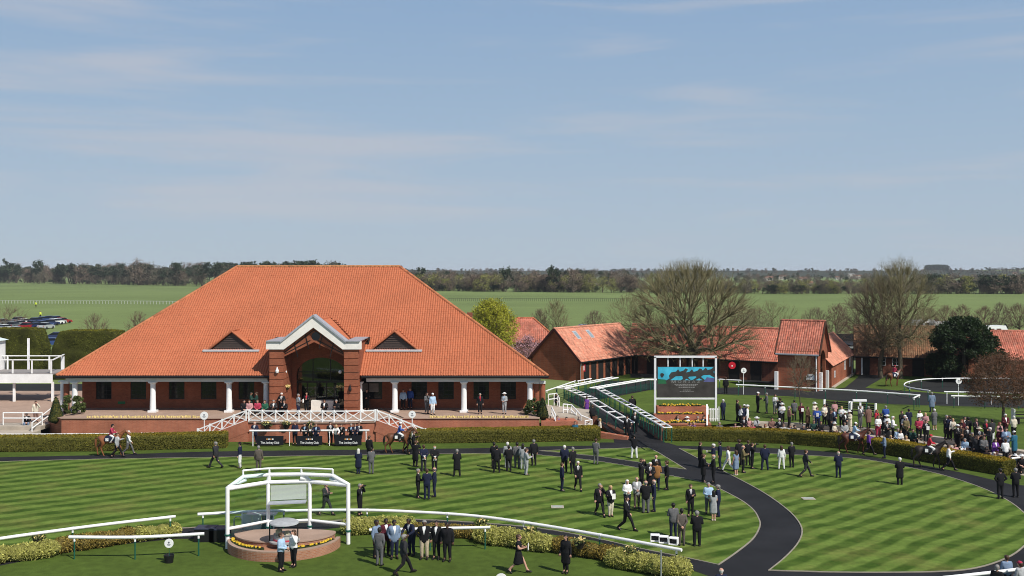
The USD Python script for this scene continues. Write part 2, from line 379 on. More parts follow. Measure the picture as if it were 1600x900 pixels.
LAWN_L = lawn_material("mown_grass_near_ring", (0.128, 0.190, 0.036), (0.040, 0.078, 0.010), math.radians(125), math.radians(74), 1.5, 2.3)
LAWN_R = lawn_material("mown_grass_round_lawn", (0.126, 0.188, 0.036), (0.041, 0.079, 0.010), math.radians(133), math.radians(70), 1.3, 2.2)
left_lawn = pxs([(-250, 730), (-100, 726), (0, 721.5), (160, 717.5), (420, 713.5), (600, 711), (740, 709), (830, 709.5)]) + \
    [tuple(p) for p in smooth(pxs([(840, 711), (920, 719), (992, 730.5), (1043, 742.5), (1102, 755), (1150, 777), (1176, 795), (1187, 812), (1188, 824), (1177, 843), (1150, 865), (1123, 883.5)]), 5)] + \
    [tuple(p) for p in smooth(pxs([(1068, 871.5), (1000, 858), (930, 842), (840, 826), (740, 817), (640, 812), (560, 812)]), 4)] + pxs([(345, 824), (310, 824.5), (272, 826.5), (180, 836), (90, 848), (0, 864), (-200, 905)])
tri_lawn = pxs([(842, 704.6), (925, 701.8), (1014, 699.6), (1030, 708), (1073, 734), (1035, 729.5), (992, 722), (930, 713)])
right_lawn = [tuple(p) for p in smooth(pxs([(1060, 701), (1110, 704.3), (1167, 706.7), (1217, 710), (1287, 713.3), (1353, 718.5), (1417, 730), (1477, 743.5), (1533, 762), (1573, 781), (1600, 801), (1622, 828), (1600, 855), (1573, 873), (1527, 888), (1467, 894), (1333, 895.3), (1200, 892)]), 4)] + \
    [tuple(p) for p in smooth(pxs([(1200, 892), (1227, 870), (1247, 847), (1252, 827), (1240, 807), (1217, 787), (1187, 767), (1148, 746), (1110, 727), (1060, 701)]), 4)][1:-1]
for nm, poly, mt in (("lawn", left_lawn, LAWN_L), ("lawn", tri_lawn, LAWN_L), ("lawn", right_lawn, LAWN_R)):
    pg = Polygon(poly).buffer(0)
    sheet(nm, pg.buffer(-0.06), 0.030, mt)
    ring = pg.difference(pg.buffer(-0.07))
    MB().prism(ring, 0.0, 0.040).build("stone_edging", STONE, kind="structure")
# drain covers in the lawn
for px, py, lab in ((871, 792, "pale metal drain cover set in the striped lawn behind the running rail"), (1263, 779, "pale metal drain cover in the round lawn beside the curved path")):
    p = at(px, py, 0.03); t = thing("drain_cover", lab, "drain cover", (p[0], p[1], 0.03))
    MB().box((0, 0, 0.012), (0.72, 0.62, 0.024)).build("frame", CONCRETE, t); MB().box((0, 0, 0.018), (0.56, 0.46, 0.03)).build("lid", M("galvanised", (0.34, 0.37, 0.33), 0.5, 0.2), t)

# low viewing steps behind the right hedge
for k, (d0, d1, z) in enumerate(((1.9, 3.4, 0.3), (3.4, 4.85, 0.6))):
    a, b = extend(hedge_off(d0), 0, 40), extend(hedge_off(d1), 0, 40)
    pg = Polygon([tuple(p) for p in a if p[0] > 12.0] + [tuple(p) for p in b[::-1] if p[0] > 12.0]).difference(Polygon([(0, 60), (16.6, 60), (16.6, 100), (0, 100)]))
    MB().prism(pg, 0.0, z).build("viewing_step", CONCRETE, kind="structure")
a, b = extend(hedge_off(4.8), 0, 40), extend(hedge_off(5.5), 0, 40)
MB().prism(Polygon([tuple(p) for p in a if p[0] > 16.7] + [tuple(p) for p in b[::-1] if p[0] > 16.7]), 0.5, ZB + 0.03).build("viewing_step", CONCRETE, kind="structure")
sheet("viewing_walkway", Polygon([tuple(p) for p in extend(hedge_off(1.3), 0, 40)] + [tuple(p) for p in extend(hedge_off(1.95), 0, 40)[::-1]]), 0.006, CONCRETE)

# paths of the stable yard and the paved areas at the left
def bpoly(name, pts, z, mat):
    return sheet(name, pxs(pts, ZB), z, mat)
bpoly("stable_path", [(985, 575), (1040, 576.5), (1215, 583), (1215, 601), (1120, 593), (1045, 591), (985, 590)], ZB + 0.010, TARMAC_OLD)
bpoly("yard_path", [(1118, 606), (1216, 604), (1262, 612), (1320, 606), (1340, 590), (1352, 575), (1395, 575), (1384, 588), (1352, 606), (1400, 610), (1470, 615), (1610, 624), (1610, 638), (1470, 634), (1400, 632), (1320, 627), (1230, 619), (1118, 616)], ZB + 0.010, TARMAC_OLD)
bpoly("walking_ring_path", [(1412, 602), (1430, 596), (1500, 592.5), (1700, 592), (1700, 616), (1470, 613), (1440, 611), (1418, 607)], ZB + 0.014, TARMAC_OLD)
sheet("side_paving", [(-75, 84.5), (-36.8, 84.5), (-36.8, 108), (-75, 108)], ZB + 0.010, PAVING)
sheet("side_road", [(-120, 107), (-38.2, 107), (-38.2, 113.5), (-120, 113.5)], ZB + 0.014, TARMAC_OLD)
for k in range(3):
    MB().prism([(-70, 79.2 + k * 1.7), (-38.0, 79.2 + k * 1.7), (-38.0, 84.6), (-70, 84.6)], 0, 0.3 * (k + 1)).build("paved_step", CONCRETE, kind="structure")
# far ground: gentle rises beyond the field that carry the horizon
def hill(name, x0, x1, y, h, depth, mat, seed):
    n = 48
    xs = np.linspace(x0, x1, n); mb = MB(); rows = []
    for j, (t, k) in enumerate(((0, 0), (0.3, 0.45), (0.6, 0.85), (1.0, 1.0), (1.6, 0.7), (2.4, 0.0))):
        env = np.clip(np.sin(np.linspace(0.02, math.pi - 0.02, n)) * 1.6, 0, 1)
        hh = h * k * env * (0.75 + 0.5 * meshkit.fbm(np.stack([xs / 400.0, np.full(n, seed * 3.1), np.zeros(n)], -1), 3, seed))
        rows.append(np.stack([xs, np.full(n, y + depth * t), ZB - 2 + hh + (2 if k else 0)], -1))
    v = np.concatenate(rows); f = [(j * n + i, j * n + i + 1, (j + 1) * n + i + 1, (j + 1) * n + i) for j in range(5) for i in range(n - 1)]
    mb.add(v, f).build(name, mat, smooth=True, kind="structure")
HILLM = M("hill_fields", (0.16, 0.19, 0.075), 0.95, 0.25, 0.004, spec=0.05, var2=0.25, scale2=0.0025)
HILLW = M("hill_woods", (0.045, 0.052, 0.035), 0.95, 0.3, 0.02, spec=0.05, var2=0.3, scale2=0.004)
hill("hill", 700, 3400, 2300, 17, 500, HILLM, 1)
hill("hill", -600, 1500, 2100, 15.5, 300, HILLW, 2)
hill("hill", -3200, 400, 2400, 20, 500, HILLW, 3)
hill("hill", 1500, 4200, 3400, 30, 600, HILLW, 4)
# ---------------------------------------------------------------- buildings
def ridge_tiles(mb, a, b, r=0.13, seg=0.42, seed=0, tint=(1, 1.04, 1.05)):
    a, b = np.asarray(a, float), np.asarray(b, float); L = np.linalg.norm(b - a); n = max(int(L / seg), 1); rng = np.random.default_rng(seed)
    for k in range(n):
        p, q = a + (b - a) * k / n, a + (b - a) * (k + 1.04) / n
        g = 1 + rng.normal(0, .12)
        mb.tube([p, q], [r * 1.06, r * 0.97], 8, (g * tint[0], g * tint[1], g * tint[2]))

def column(parent, x, y, z0, z1, r=0.27):
    t = UsdGeom.Xform.Define(stage, numbered(path_of(parent) + "/column"))
    MB().lathe([(r * 0.92, z0 + 0.16), (r * 0.92, z0 + 0.5), (r * 0.78, z1 - 0.22)], (x, y, 0), 20).build("shaft", WHITE, t, 40)
    MB().box((x, y, z0 + 0.08), (r * 2.5, r * 2.5, 0.16)).build("plinth", WHITE, t)
    m = MB().lathe([(r * 0.80, z1 - 0.22), (r * 1.02, z1 - 0.14), (r * 1.02, z1 - 0.10)], (x, y, 0), 20); m.box((x, y, z1 - 0.05), (r * 2.3, r * 2.3, 0.10)); m.build("capital", WHITE, t)

def window(parent, c, w, h, axis=0, frame=WHITE2, bars=(1, 2), depth=0.06, glass=None, name="window"):
    """frame as the part, pane and glazing bars as its sub-parts; axis: angle of the wall's run"""
    t = UsdGeom.Xform.Define(stage, numbered(path_of(parent) + "/" + name))
    c = np.asarray(c, float); ux = np.array([math.cos(axis), math.sin(axis), 0]); uz = np.array([0, 0, 1.0])
    fm = MB()
    for sgn in (-1, 1):
        fm.beam(c + ux * sgn * (w / 2 - .03) - uz * h / 2, c + ux * sgn * (w / 2 - .03) + uz * h / 2, 0.06, depth, up=ux)
        fm.beam(c - ux * (w / 2 - .06) + uz * sgn * (h / 2 - .03), c + ux * (w / 2 - .06) + uz * sgn * (h / 2 - .03), depth, 0.06)
    fm.build("frame", frame, t)
    nrm = np.array([ux[1], -ux[0], 0]) * 0.0
    MB().beam(c - ux * (w / 2 - .05) + nrm, c + ux * (w / 2 - .05) + nrm, 0.02, h - .1).build("pane", glass or WINDOW, t)
    bm = MB()
    for k in range(1, bars[0] + 1):
        x = -w / 2 + w * k / (bars[0] + 1); bm.beam(c + ux * x - uz * (h / 2 - .05), c + ux * x + uz * (h / 2 - .05), 0.035, 0.035, up=ux)
    for k in range(1, bars[1] + 1):
        z = -h / 2 + h * k / (bars[1] + 1); bm.beam(c - ux * (w / 2 - .05) + uz * z, c + ux * (w / 2 - .05) + uz * z, 0.033, 0.033)
    if bars[0] + bars[1]:
        bm.build("glazing_bar", frame, t)
    return t

# --- terrace under the main building
tw = MB()
x_l, x_r = -36.3, 2.2
tw.prism([(x_l, 82.5), (-20.75, 82.5), (-20.75, 80.6), (-18.5, 80.1), (-13.0, 80.1), (-10.7, 80.6), (-10.7, 82.5), (x_r, 82.5), (x_r, 112), (-38.2, 112), (-38.2, 84.4)], 0.0, ZT - 0.08)
T = thing("terrace", "raised paved terrace with brick walls in front of the red roofed building", "terrace", (0, 0, 0))
tw.build("brick_wall", BRICK_WALL, T)
MB().prism([(x_l - .05, 82.42), (-20.8, 82.42), (-20.8, 80.52), (-18.5, 80.02), (-13.0, 80.02), (-10.65, 80.52), (-10.65, 82.42), (x_r + .05, 82.42), (x_r + .05, 112), (-38.2, 112), (-38.25, 84.3)], ZT - 0.08, ZT).build("paving", PAVING, T)
# the two flights of steps that run down beside the bay
for side, xs, sg in (("", -20.75, -1), ("", -10.7, 1)):
    m = MB()
    for k in range(11):
        m.box((xs + sg * (0.19 + k * 0.38), 81.5, (ZT - 0.145 * (k + 1)) / 2), (0.38, 1.9, ZT - 0.145 * (k + 1)))
    m.build("flight_of_steps", BRICK_WALL, T)
    s = MB()
    s.poly3([(xs, 80.45, 0), (xs, 80.45, ZT + .1), (xs + sg * 4.2, 80.45, 0.1), (xs + sg * 4.2, 80.45, 0)][::sg])
    s.beam((xs, 80.5, ZT - 0.35), (xs + sg * 4.2, 80.5, -0.35), 0.14, 0.9)
    s.build("stringer", BRICK_WALL, T)
MB().beam((-20.75, 82.6, ZT + 0.75), (-24.6, 82.6, 0.85), 0.07).build("handrail", BLACKM, T); MB().beam((-10.7, 82.6, ZT + 0.75), (-6.9, 82.6, 0.85), 0.07).build("handrail", BLACKM, T)

# crossed white balustrade round the bay and down the steps
def balustrade(pts, z, label):
    t = thing("balustrade", label, "balustrade")
    for i, (a, b) in enumerate(zip(pts[:-1], pts[1:])):
        a, b = np.array(a, float), np.array(b, float)
        n = max(1, round(np.linalg.norm((b - a)[:2]) / 0.98))
        for k in range(n):
            p, q = a + (b - a) * k / n, a + (b - a) * (k + 1) / n
            for hgt, sz in ((0.10, 0.07), (0.86, 0.09)):
                MB().beam(p + (0, 0, hgt), q + (0, 0, hgt), 0.07, sz).build("rail", WHITE, t)
            MB().beam(p + (0, 0, 0.12), q + (0, 0, 0.84), 0.04, 0.06).build("cross_brace", WHITE, t)
            MB().beam(p + (0, -0.045, 0.84), q + (0, -0.045, 0.12), 0.04, 0.06).build("cross_brace", WHITE, t)
            MB().box(p + (0, 0, 0.47), (0.10, 0.10, 0.96)).build("post", WHITE, t)
    MB().box(b + (0, 0, 0.47), (0.12, 0.12, 0.98)).build("post", WHITE, t)
    return t
balustrade([(-20.7, 80.55, ZT), (-18.5, 80.15, ZT), (-13.0, 80.15, ZT), (-10.75, 80.55, ZT)], ZT, "white crossed timber balustrade round the terrace bay below the portico")
balustrade([(-20.9, 80.5, ZT), (-24.7, 80.5, 0.10)], ZT, "white crossed stair balustrade sloping down towards the clipped hedge end")
balustrade([(-10.6, 80.5, ZT), (-6.8, 80.5, 0.10)], ZT, "white crossed stair balustrade sloping down behind the bay horse")
fl = MB()
for x0, x1 in ((-34.2, -25.0), (-6.6, 1.4)):
    for x in np.arange(x0, x1, 0.11):
        fl.box((x + R.uniform(-.05, .05), 82.62 + R.uniform(-.12, .12), ZT + 0.06), (0.09, 0.09, R.uniform(.10, .22)), R.uniform(0, 1))
fl.build("flower_border", PALEF, label="line of cream daffodils along the terrace wall top", cat="flowers", kind="stuff")

# --- the main building
E_Y, E_Z, R_Y, R_Z = 85.2, 4.68, 98.0, 13.8
EL, ER, BL, BR, BY = -37.9, 2.95, -37.9, 2.95, 110.8
RL, RR = -26.3, -10.75
B = thing("clubhouse_building", "large red brick building with a huge hipped clay tile roof and white portico", "building")
def unit_(v):
    return np.asarray(v) / np.linalg.norm(v)
def slope(o, b):
    o, b = np.array(o, float), np.array(b, float); return (b - o) / np.linalg.norm(b - o)
fs = np.array([0, R_Y - E_Y, R_Z - E_Z]); FL = np.linalg.norm(fs); fs /= FL
rt = MB()
# front plane, cut for the portico and the two gablets
PX0, PX1 = -20.1, -12.55
front = Polygon([(0, 0), (ER - EL, 0), (RR - EL, FL), (RL - EL, FL)])
def fpoly(xz):
    return [(x - EL, (z - E_Z) / fs[2]) for x, z in xz]
front = front.difference(Polygon(fpoly([(PX0 + .1, 3), (PX0 + .1, 7.2), (-19.0, 7.3), (-16.35, 9.4), (-13.7, 7.3), (PX1 - .1, 7.2), (PX1 - .1, 3)])))
GAB = [(-24.05, 4.2), (-10.1, 4.2)]
for gx, gw in GAB:
    front = front.difference(Polygon(fpoly([(gx - gw / 2 + .1, 6.65), (gx, 8.2), (gx + gw / 2 - .1, 6.65)])))
def planes(mb, o, u, s, pg, w, h, seed, shade=0.16):
    for g in getattr(pg, "geoms", [pg]):
        tile_plane_h(mb, o, u, s, g, w, h, seed, shade)
def tile_plane_h(mb, o, u, s, g, w, h, seed, shade):
    """every pantile of a roof plane as its own curved piece with a raised tail, on a plain under-sheet; g in (along eave, up slope) metres"""
    tile_cells(mb, o, u, s, g, w, h, seed, shade)
    v, f = trimesh.creation.triangulate_polygon(g, engine="earcut")
    o, u, s = (np.asarray(k, float) for k in (o, u, s)); nrm = np.cross(u, s)
    mb.add(o + v[:, :1] * u + v[:, 1:2] * s + 0.012 * nrm, f)
def tile_cells(mb, o, u, s, g, w, h, seed, shade, lift=0.05):
    o, u, s = (np.asarray(k, float) for k in (o, u, s)); nrm = np.cross(u, s)
    x0, y0, x1, y1 = g.bounds
    X, Y = np.meshgrid(np.arange(x0 + w / 2, x1, w), np.arange(y0 + h / 2, y1, h)); X, Y = X.ravel(), Y.ravel()
    ok = contains_xy(g, X, Y); X, Y = X[ok], Y[ok]
    N = len(X); rng = np.random.default_rng(seed)
    t = np.array([0, .22, .5, .78, 1.0]); hx = np.array([-.004, .038, .052, .025, -.007])
    du = np.tile((t - .5) * w, 3); ds = np.repeat([h * .55, -h * .5, -h * .5], 5); dn = np.concatenate([hx, hx + .014, hx * 0 - .01])
    jit = rng.normal(0, 0.004, (N, 1))
    v = o + (X[:, None] + du)[..., None] * u + (Y[:, None] + ds)[..., None] * s + (dn[None] + jit + lift)[..., None] * nrm
    f = []
    for r in (0, 5):
        for k in range(4):
            f += [(r + 5 + k, r + 5 + k + 1, r + k + 1), (r + 5 + k, r + k + 1, r + k)]
    F_ = (np.array(f)[None] + (np.arange(N) * 15)[:, None, None]).reshape(-1, 3)
    tone = 1 + rng.normal(0, shade * 0.6, N); hue = rng.normal(0, shade * 0.35, N)
    col = np.stack([tone, tone * (1 + hue), tone * (1 + hue * 1.3)], -1).clip(0.35, 1.7)
    mb.add(v.reshape(-1, 3), F_, np.repeat(col, 15, 0))
planes(rt, (EL, E_Y, E_Z), (1, 0, 0), fs, front, 0.21, 0.31, 1, .04)
RF = rt.build("roof", TILE, B, colors=True)
sd = MB()
dl = np.array([RL - EL, 0, R_Z - E_Z]); LL = np.linalg.norm(dl); dl /= LL
planes(sd, (EL, BY, E_Z), (0, -1, 0), dl, Polygon([(0, 0), (BY - E_Y, 0), ((BY - R_Y), LL)]), 0.24, 0.36, 2, .1)
BRX = -0.4          # the plan narrows towards the back on this side
o_ = np.array([ER, E_Y, E_Z]); u_ = np.array([BRX - ER, BY - E_Y, 0.0]); ul_ = np.linalg.norm(u_); u_ /= ul_
top_ = np.array([RR, R_Y, R_Z]) - o_; nn_ = np.cross(u_, top_); nn_ /= np.linalg.norm(nn_); s_ = np.cross(nn_, u_)
planes(sd, o_, u_, s_, Polygon([(0, 0), (ul_, 0), (float(top_ @ u_), float(top_ @ s_))]), 0.24, 0.36, 3, .1)
bs = np.array([0, R_Y - BY, R_Z - E_Z]); bl_ = np.linalg.norm(bs); bs /= bl_
planes(sd, (BRX, BY, E_Z), (-1, 0, 0), bs, Polygon([(0, 0), (BRX - EL, 0), (BRX - RL, bl_), (BRX - RR, bl_)]), 0.48, 0.72, 4)
sd.build("hip_slope", TILE, RF, colors=True)
rg = MB(); up = np.array([0, 0, 0.05])
for k, (a, b) in enumerate((((RL, R_Y, R_Z), (RR, R_Y, R_Z)), ((EL, E_Y, E_Z), (RL, R_Y, R_Z)), ((ER, E_Y, E_Z), (RR, R_Y, R_Z)), ((EL, BY, E_Z), (RL, R_Y, R_Z)), ((BRX, BY, E_Z), (RR, R_Y, R_Z)))):
    ridge_tiles(rg, np.array(a) + up, np.array(b) + up, 0.15, 0.40, k, (.98, 1.38, 1.25) if k == 0 else (.96, 1.12, 1.1))
rg.build("ridge_tile", TILE, RF, True, colors=True, kind="stuff")
# gutter, fascia beam and soffit
for x0, x1 in ((EL, PX0 - .02), (PX1 + .02, ER)):
    MB().tube([(x0, E_Y - .05, E_Z - .06), (x1, E_Y - .05, E_Z - .06)], 0.11, 8).build("gutter", BLACKM, B)
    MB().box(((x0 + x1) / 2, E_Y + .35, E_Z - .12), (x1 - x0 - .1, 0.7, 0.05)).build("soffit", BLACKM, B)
MB().tube([(ER + .03, E_Y, E_Z - .06), (BRX + .03, BY, E_Z - .06)], 0.10, 8).build("gutter", BLACKM, B); MB().tube([(EL - .03, E_Y, E_Z - .06), (EL - .03, BY, E_Z - .06)], 0.10, 8).build("gutter", BLACKM, B)
MB().box(((EL + PX0) / 2 + .1, 85.86, 4.33), (PX0 - EL - .9, 0.34, 0.34)).build("fascia_beam", WHITE2, B)
MB().box(((ER + PX1) / 2 - .1, 85.86, 4.33), (ER - PX1 - .9, 0.34, 0.34)).build("fascia_beam", WHITE2, B)
for px in (117, 239, 358, 416, 562, 617, 725, 828):
    column(B, xD(px, 85.9), 85.9, ZT, 4.16)
column(B, xD(93, 85.9), 86.6, ZB, 4.16)
for px in (104, 838.5, 847.5):
    m = MB().lathe([(0.24, ZT), (0.24, 3.95)], (xD(px, 86.2), 86.2, 0), 14); m.build("brick_pier", BRICK, B, 40)
    MB().box((xD(px, 86.2), 86.2, 4.06), (0.52, 0.52, 0.2)).build("pier_cap", WHITE, B)
# veranda back wall with openings left for the windows; side and rear walls
WY = 88.5
wins = [(162, 0), (216, 0), (276, 0), (326, 0), (385, 0), (585, 0), (655, 0), (697, 0), (752, 0), (794, 0)]
wz0, wz1, ww = 2.35, 3.85, 1.35
wb = MB(); xs = sorted([xD(p, WY) for p, _ in wins])
edges = [EL + .75] + [e for x in xs if x < PX0 for e in (x - ww / 2, x + ww / 2)] + [PX0]
def wall_run(edges):
    for a, b in zip(edges[::2], edges[1::2]):
        wb.box(((a + b) / 2, WY + .15, (wz0 + wz1) / 2), (b - a, 0.3, wz1 - wz0))
    wb.box(((edges[0] + edges[-1]) / 2, WY + .15, (ZT + wz0) / 2), (edges[-1] - edges[0], 0.3, wz0 - ZT))
    wb.box(((edges[0] + edges[-1]) / 2, WY + .15, (wz1 + 4.6) / 2), (edges[-1] - edges[0], 0.3, 4.6 - wz1))
wall_run(edges)
edges = [PX1] + [e for x in xs if x > PX1 for e in (x - ww / 2, x + ww / 2)] + [ER - .75]
wall_run(edges)
wb.box((EL + .9, (WY + .3 + BY - 1) / 2, 3.0), (0.3, BY - 1.3 - WY, 3.6))
wb.beam((ER - .95, WY + .3, 3.0), (BRX - .75, BY - 1.15, 3.0), 0.3, 3.6)
wb.box(((EL + BRX) / 2, BY - 1, 3.0), (BRX - EL - 1.5, 0.3, 3.6))
wb.build("wall", BRICK, B)
for x in xs:
    window(B, (x, WY + .1, (wz0 + wz1) / 2), ww - .02, wz1 - wz0 - .02, 0, BLACKM, (2, 3))
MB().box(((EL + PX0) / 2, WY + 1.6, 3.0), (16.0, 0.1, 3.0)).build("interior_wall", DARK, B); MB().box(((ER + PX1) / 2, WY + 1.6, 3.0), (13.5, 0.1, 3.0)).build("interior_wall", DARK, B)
MB().box((xD(190, WY), WY - .01, 2.05), (0.62, 0.05, 0.22)).build("exit_sign", M("green_sign", (0.02, 0.16, 0.06), 0.5), B)
nb = MB().box((xD(578, WY), WY - .02, 3.35), (1.5, 0.05, 0.75)).build("notice_board", M("grey_board", (0.22, 0.20, 0.18), 0.6), B)
# gablets
for gx, gw in GAB:
    y0, z0, zt = 87.9, 6.62, 8.25
    yt = E_Y + (zt - E_Z) / fs[2] * fs[1]
    g = UsdGeom.Xform.Define(stage, numbered(path_of(B) + "/gablet"))
    p = MB(); n = 9
    p.poly3([(gx - gw / 2 + .25, y0 + .14, z0), (gx + gw / 2 - .25, y0 + .14, z0), (gx, y0 + .14, zt - .12)])
    for k in range(n):
        z = z0 + .05 + k * .16; hw = (gw / 2 - .3) * (1 - (z - z0) / (zt - z0 - .1))
        if hw > .1:
            p.beam((gx - hw, y0 + .09, z), (gx + hw, y0 + .09, z), 0.07, 0.05)
    p.build("louvre_panel", M("brown_louvre", (0.115, 0.085, 0.075), 0.7, 0.1), g)
    c = MB()
    for sg in (-1, 1):
        e = np.array([gx + sg * (gw / 2 + .05), y0 - .12, z0 - .02]); a = np.array([gx, y0 - .12, zt + .03])
        eb = np.array([gx + sg * gw / 2, y0 + .1, z0]); ab = np.array([gx, yt + .25, zt + .03])
        q = [e, a, ab, eb]; c.poly3(q if sg < 0 else q[::-1]); c.poly3([k - (0, 0, .09) for k in (q if sg > 0 else q[::-1])])
        ridge_tiles(c, e, a, 0.085, .34, 5)
    ridge_tiles(c, (gx, y0 - .12, zt + .06), ab + (0, 0, .04), 0.10, .4, 9)
    c.build("roof_tile", TILE, g, colors=True)
    MB().beam((gx - gw / 2 - .3, y0 - .24, z0 + .0), (gx + gw / 2 + .3, y0 - .24, z0 + .0), 0.30, 0.15).build("lead_sill", M("pale_lead", (0.55, 0.56, 0.58), 0.5, 0.15), g)
# portico: two brick pillars, white gabled cornice, deep brick porch and arched glass doors
PYF, PYB = 84.4, 88.2
pl = UsdGeom.Xform.Define(stage, numbered(path_of(B) + "/portico"))
PW = [(-20.0, -18.86), (-13.85, -12.68)]
for a, b in PW:
    m = MB(); z = ZT
    k = 0
    while z < 6.95:
        h = 0.52 if k % 2 == 0 else 0.06
        h = min(h, 6.95 - z); ins = 0.0 if k % 2 == 0 else 0.06
        m.box(((a + b) / 2, (PYF + 86.4) / 2, z + h / 2), (b - a - 2 * ins, 86.4 - PYF - 2 * ins, h)); z += h; k += 1
    m.build("brick_pillar", BRICK, pl)
mw = MB()
for x in (-18.86 - .2, -13.85 + .2):
    mw.box((x, (86.4 + PYB) / 2, 4.6), (0.4, PYB - 86.4, 6.0))
# arched back wall: brick with an arched opening
ac, ar, spring = -16.38, 2.12, 4.55
wallp = Polygon([(-18.9, ZT), (-13.8, ZT), (-13.8, 7.4), (-16.38, 9.0), (-18.9, 7.4)])
arch = Polygon([(ac - ar, ZT - .1)] + [(ac - ar * math.cos(t), spring + 1.45 * math.sin(t)) for t in np.linspace(0, math.pi, 24)] + [(ac + ar, ZT - .1)])
def wall_prism(pg, y0, y1, mb):
    m = trimesh.creation.extrude_polygon(pg, y1 - y0, engine="earcut")
    v = np.array(m.vertices); mb.add(np.stack([v[:, 0], y1 - v[:, 2], v[:, 1]], -1), np.array(m.faces))
wall_prism(wallp.difference(arch), PYB - .35, PYB, mw)
# the brick tympanum a little forward with its round window
tym = Polygon([(-18.86, 6.9), (-16.38, 8.78), (-13.85, 6.9), (-13.85, 6.35), (-16.38, 7.55), (-18.86, 6.35)]).difference(Point(-16.25, 8.02).buffer(0.36, 12))
mw2 = MB(); wall_prism(tym, PYF + .32, PYF + .62, mw2); mw2.build("gable_wall", BRICK, pl)
mw.build("porch_wall", BRICK, pl)
MB().tube([(-16.25, PYF + .42, 8.02), (-16.25, PYF + .5, 8.02)], 0.36, 20).build("round_window", WINDOW, pl)
for sg in (-1, 1):
    w0 = np.array([-16.38, PYF + .29, 8.55]); w1 = np.array([-16.38 + sg * 2.4, PYF + .29, 6.72]); e_ = w1 - w0
    for k_, off in ((0, .0), (1, -.62)):
        MB().beam(w0 + e_ * .12 * k_ + (0, 0, off), w1 + (0, 0, off * .2), .03, .06).build("porch_beam", BLACKM, pl)
    for t_ in (.30, .68):
        p_ = w0 + e_ * t_; MB().beam(p_ + (0, 0, .22), p_ + (sg * -.30, -.01, -1.0), .03, .06).build("porch_beam", BLACKM, pl)
sf = MB()
for sg in (-1, 1):
    q = [(-16.38 + sg * 2.55, PYF + .3, 6.98), (-16.38, PYF + .3, 8.86), (-16.38, PYB, 8.86), (-16.38 + sg * 2.55, PYB, 6.98)]
    sf.poly3(q)
    for t in (0.36, 0.72):
        a = np.array([-16.38 + sg * 2.5 * (1 - t), PYF + .4, 6.98 + 1.86 * t - .06]); sf.beam(a, a + (0, 3.2, 0), 0.1, 0.12)
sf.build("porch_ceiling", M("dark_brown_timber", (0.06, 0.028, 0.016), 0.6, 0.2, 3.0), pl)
cn = MB()
outer = [(-20.25, 6.98), (-20.25, 7.62), (-19.05, 7.62), (-16.36, 9.72), (-13.65, 7.62), (-12.42, 7.62), (-12.42, 6.98), (-13.95, 6.98), (-16.36, 8.78), (-18.78, 6.98)]
wall_prism(Polygon(outer), PYF - .12, PYF + .3, cn); cn.build("cornice", CREAMP, pl)
lt, ptile = MB(), MB()
for sg in (-1, 1):
    x0, x1 = -16.36 + sg * 2.72, -16.36
    a, b = np.array([x0, PYF - .22, 7.66]), np.array([x1, PYF - .22, 9.84])
    q = [a, b, b + (0, 1.25, 0), a + (0, 1.25, 0)]; lt.poly3(q if sg < 0 else q[::-1])
    q2 = [k - (0, 0, .14) for k in q]; lt.poly3(q2 if sg > 0 else q2[::-1]); lt.beam(a - (0, 0, .07), b - (0, 0, .07), 0.02, 0.14); lt.beam(a + (0, 1.25, -.07), b + (0, 1.25, -.07), 0.02, 0.14)
    sl_ = unit_((b - a)); o_ = a + (0, 1.24, -.62) if sg > 0 else a + (0, 6.2, -.62); LL_ = float(np.linalg.norm(b - a))
    planes(ptile, o_, np.array([0, 1.0, 0]) if sg > 0 else np.array([0, -1.0, 0]), sl_, Polygon([(0, 0), (5.0, 0), (8.0, LL_), (0, LL_)]) if sg > 0 else Polygon([(0, 0), (4.96, 0), (4.96, LL_), (-3.2, LL_)]), .21, .31, 15 + sg, .085)
    xa = -16.36 + sg * 3.86
    lt.box(((x0 + xa) / 2, PYF + 2.4, 7.66), (abs(xa - x0), 5.3, 0.07))
ridge_tiles(ptile, (-16.36, PYF + 1.1, 9.30), (-16.36, 92.0, 9.30), .13, .4, 8)
ptile.build("roof_tile", TILE, pl, colors=True)
lt.build("lead_roof", LEAD, pl)
# cheeks of the porch above the eaves
for x in (-19.9, -12.78):
    MB().box((x, 87.3, 6.13), (0.18, 4.4, 2.96)).build("cheek_wall", BRICK, pl)

# glass front inside the arch
gl = UsdGeom.Xform.Define(stage, numbered(path_of(B) + "/entrance_glazing"))
gm = MB(); wall_prism(arch.buffer(-.02), PYB + .0, PYB + .03, gm); gm.build("pane", pane_mat("green_pane", (0.32, 0.42, 0.32), 1.9), gl)
fm = MB()
for x in np.linspace(ac - ar + .06, ac + ar - .06, 6):
    fm.box((x, PYB - .03, (ZT + 3.9) / 2), (0.07, 0.08, 3.9 - ZT))
fm.box((ac, PYB - .035, 3.9), (2 * ar, 0.09, 0.16)); fm.box((ac, PYB - .035, 4.75), (2 * ar - .1, 0.07, 0.07))
for x in (-0.75, .75):
    fm.box((ac + x, PYB - .03, 4.9), (0.06, 0.07, 2.0))
fm.build("glazing_frame", M("bronze_frame", (0.02, 0.017, 0.014), 0.4), gl)
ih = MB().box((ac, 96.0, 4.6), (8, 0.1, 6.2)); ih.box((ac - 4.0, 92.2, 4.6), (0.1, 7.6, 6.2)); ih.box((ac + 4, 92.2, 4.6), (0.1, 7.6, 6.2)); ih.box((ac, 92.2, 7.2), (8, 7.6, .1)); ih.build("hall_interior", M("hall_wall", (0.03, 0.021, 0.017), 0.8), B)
MB().box((ac + .3, PYB - 1.1, ZT + .42), (1.9, 0.7, 0.84)).build("reception_desk", CREAMP, B)
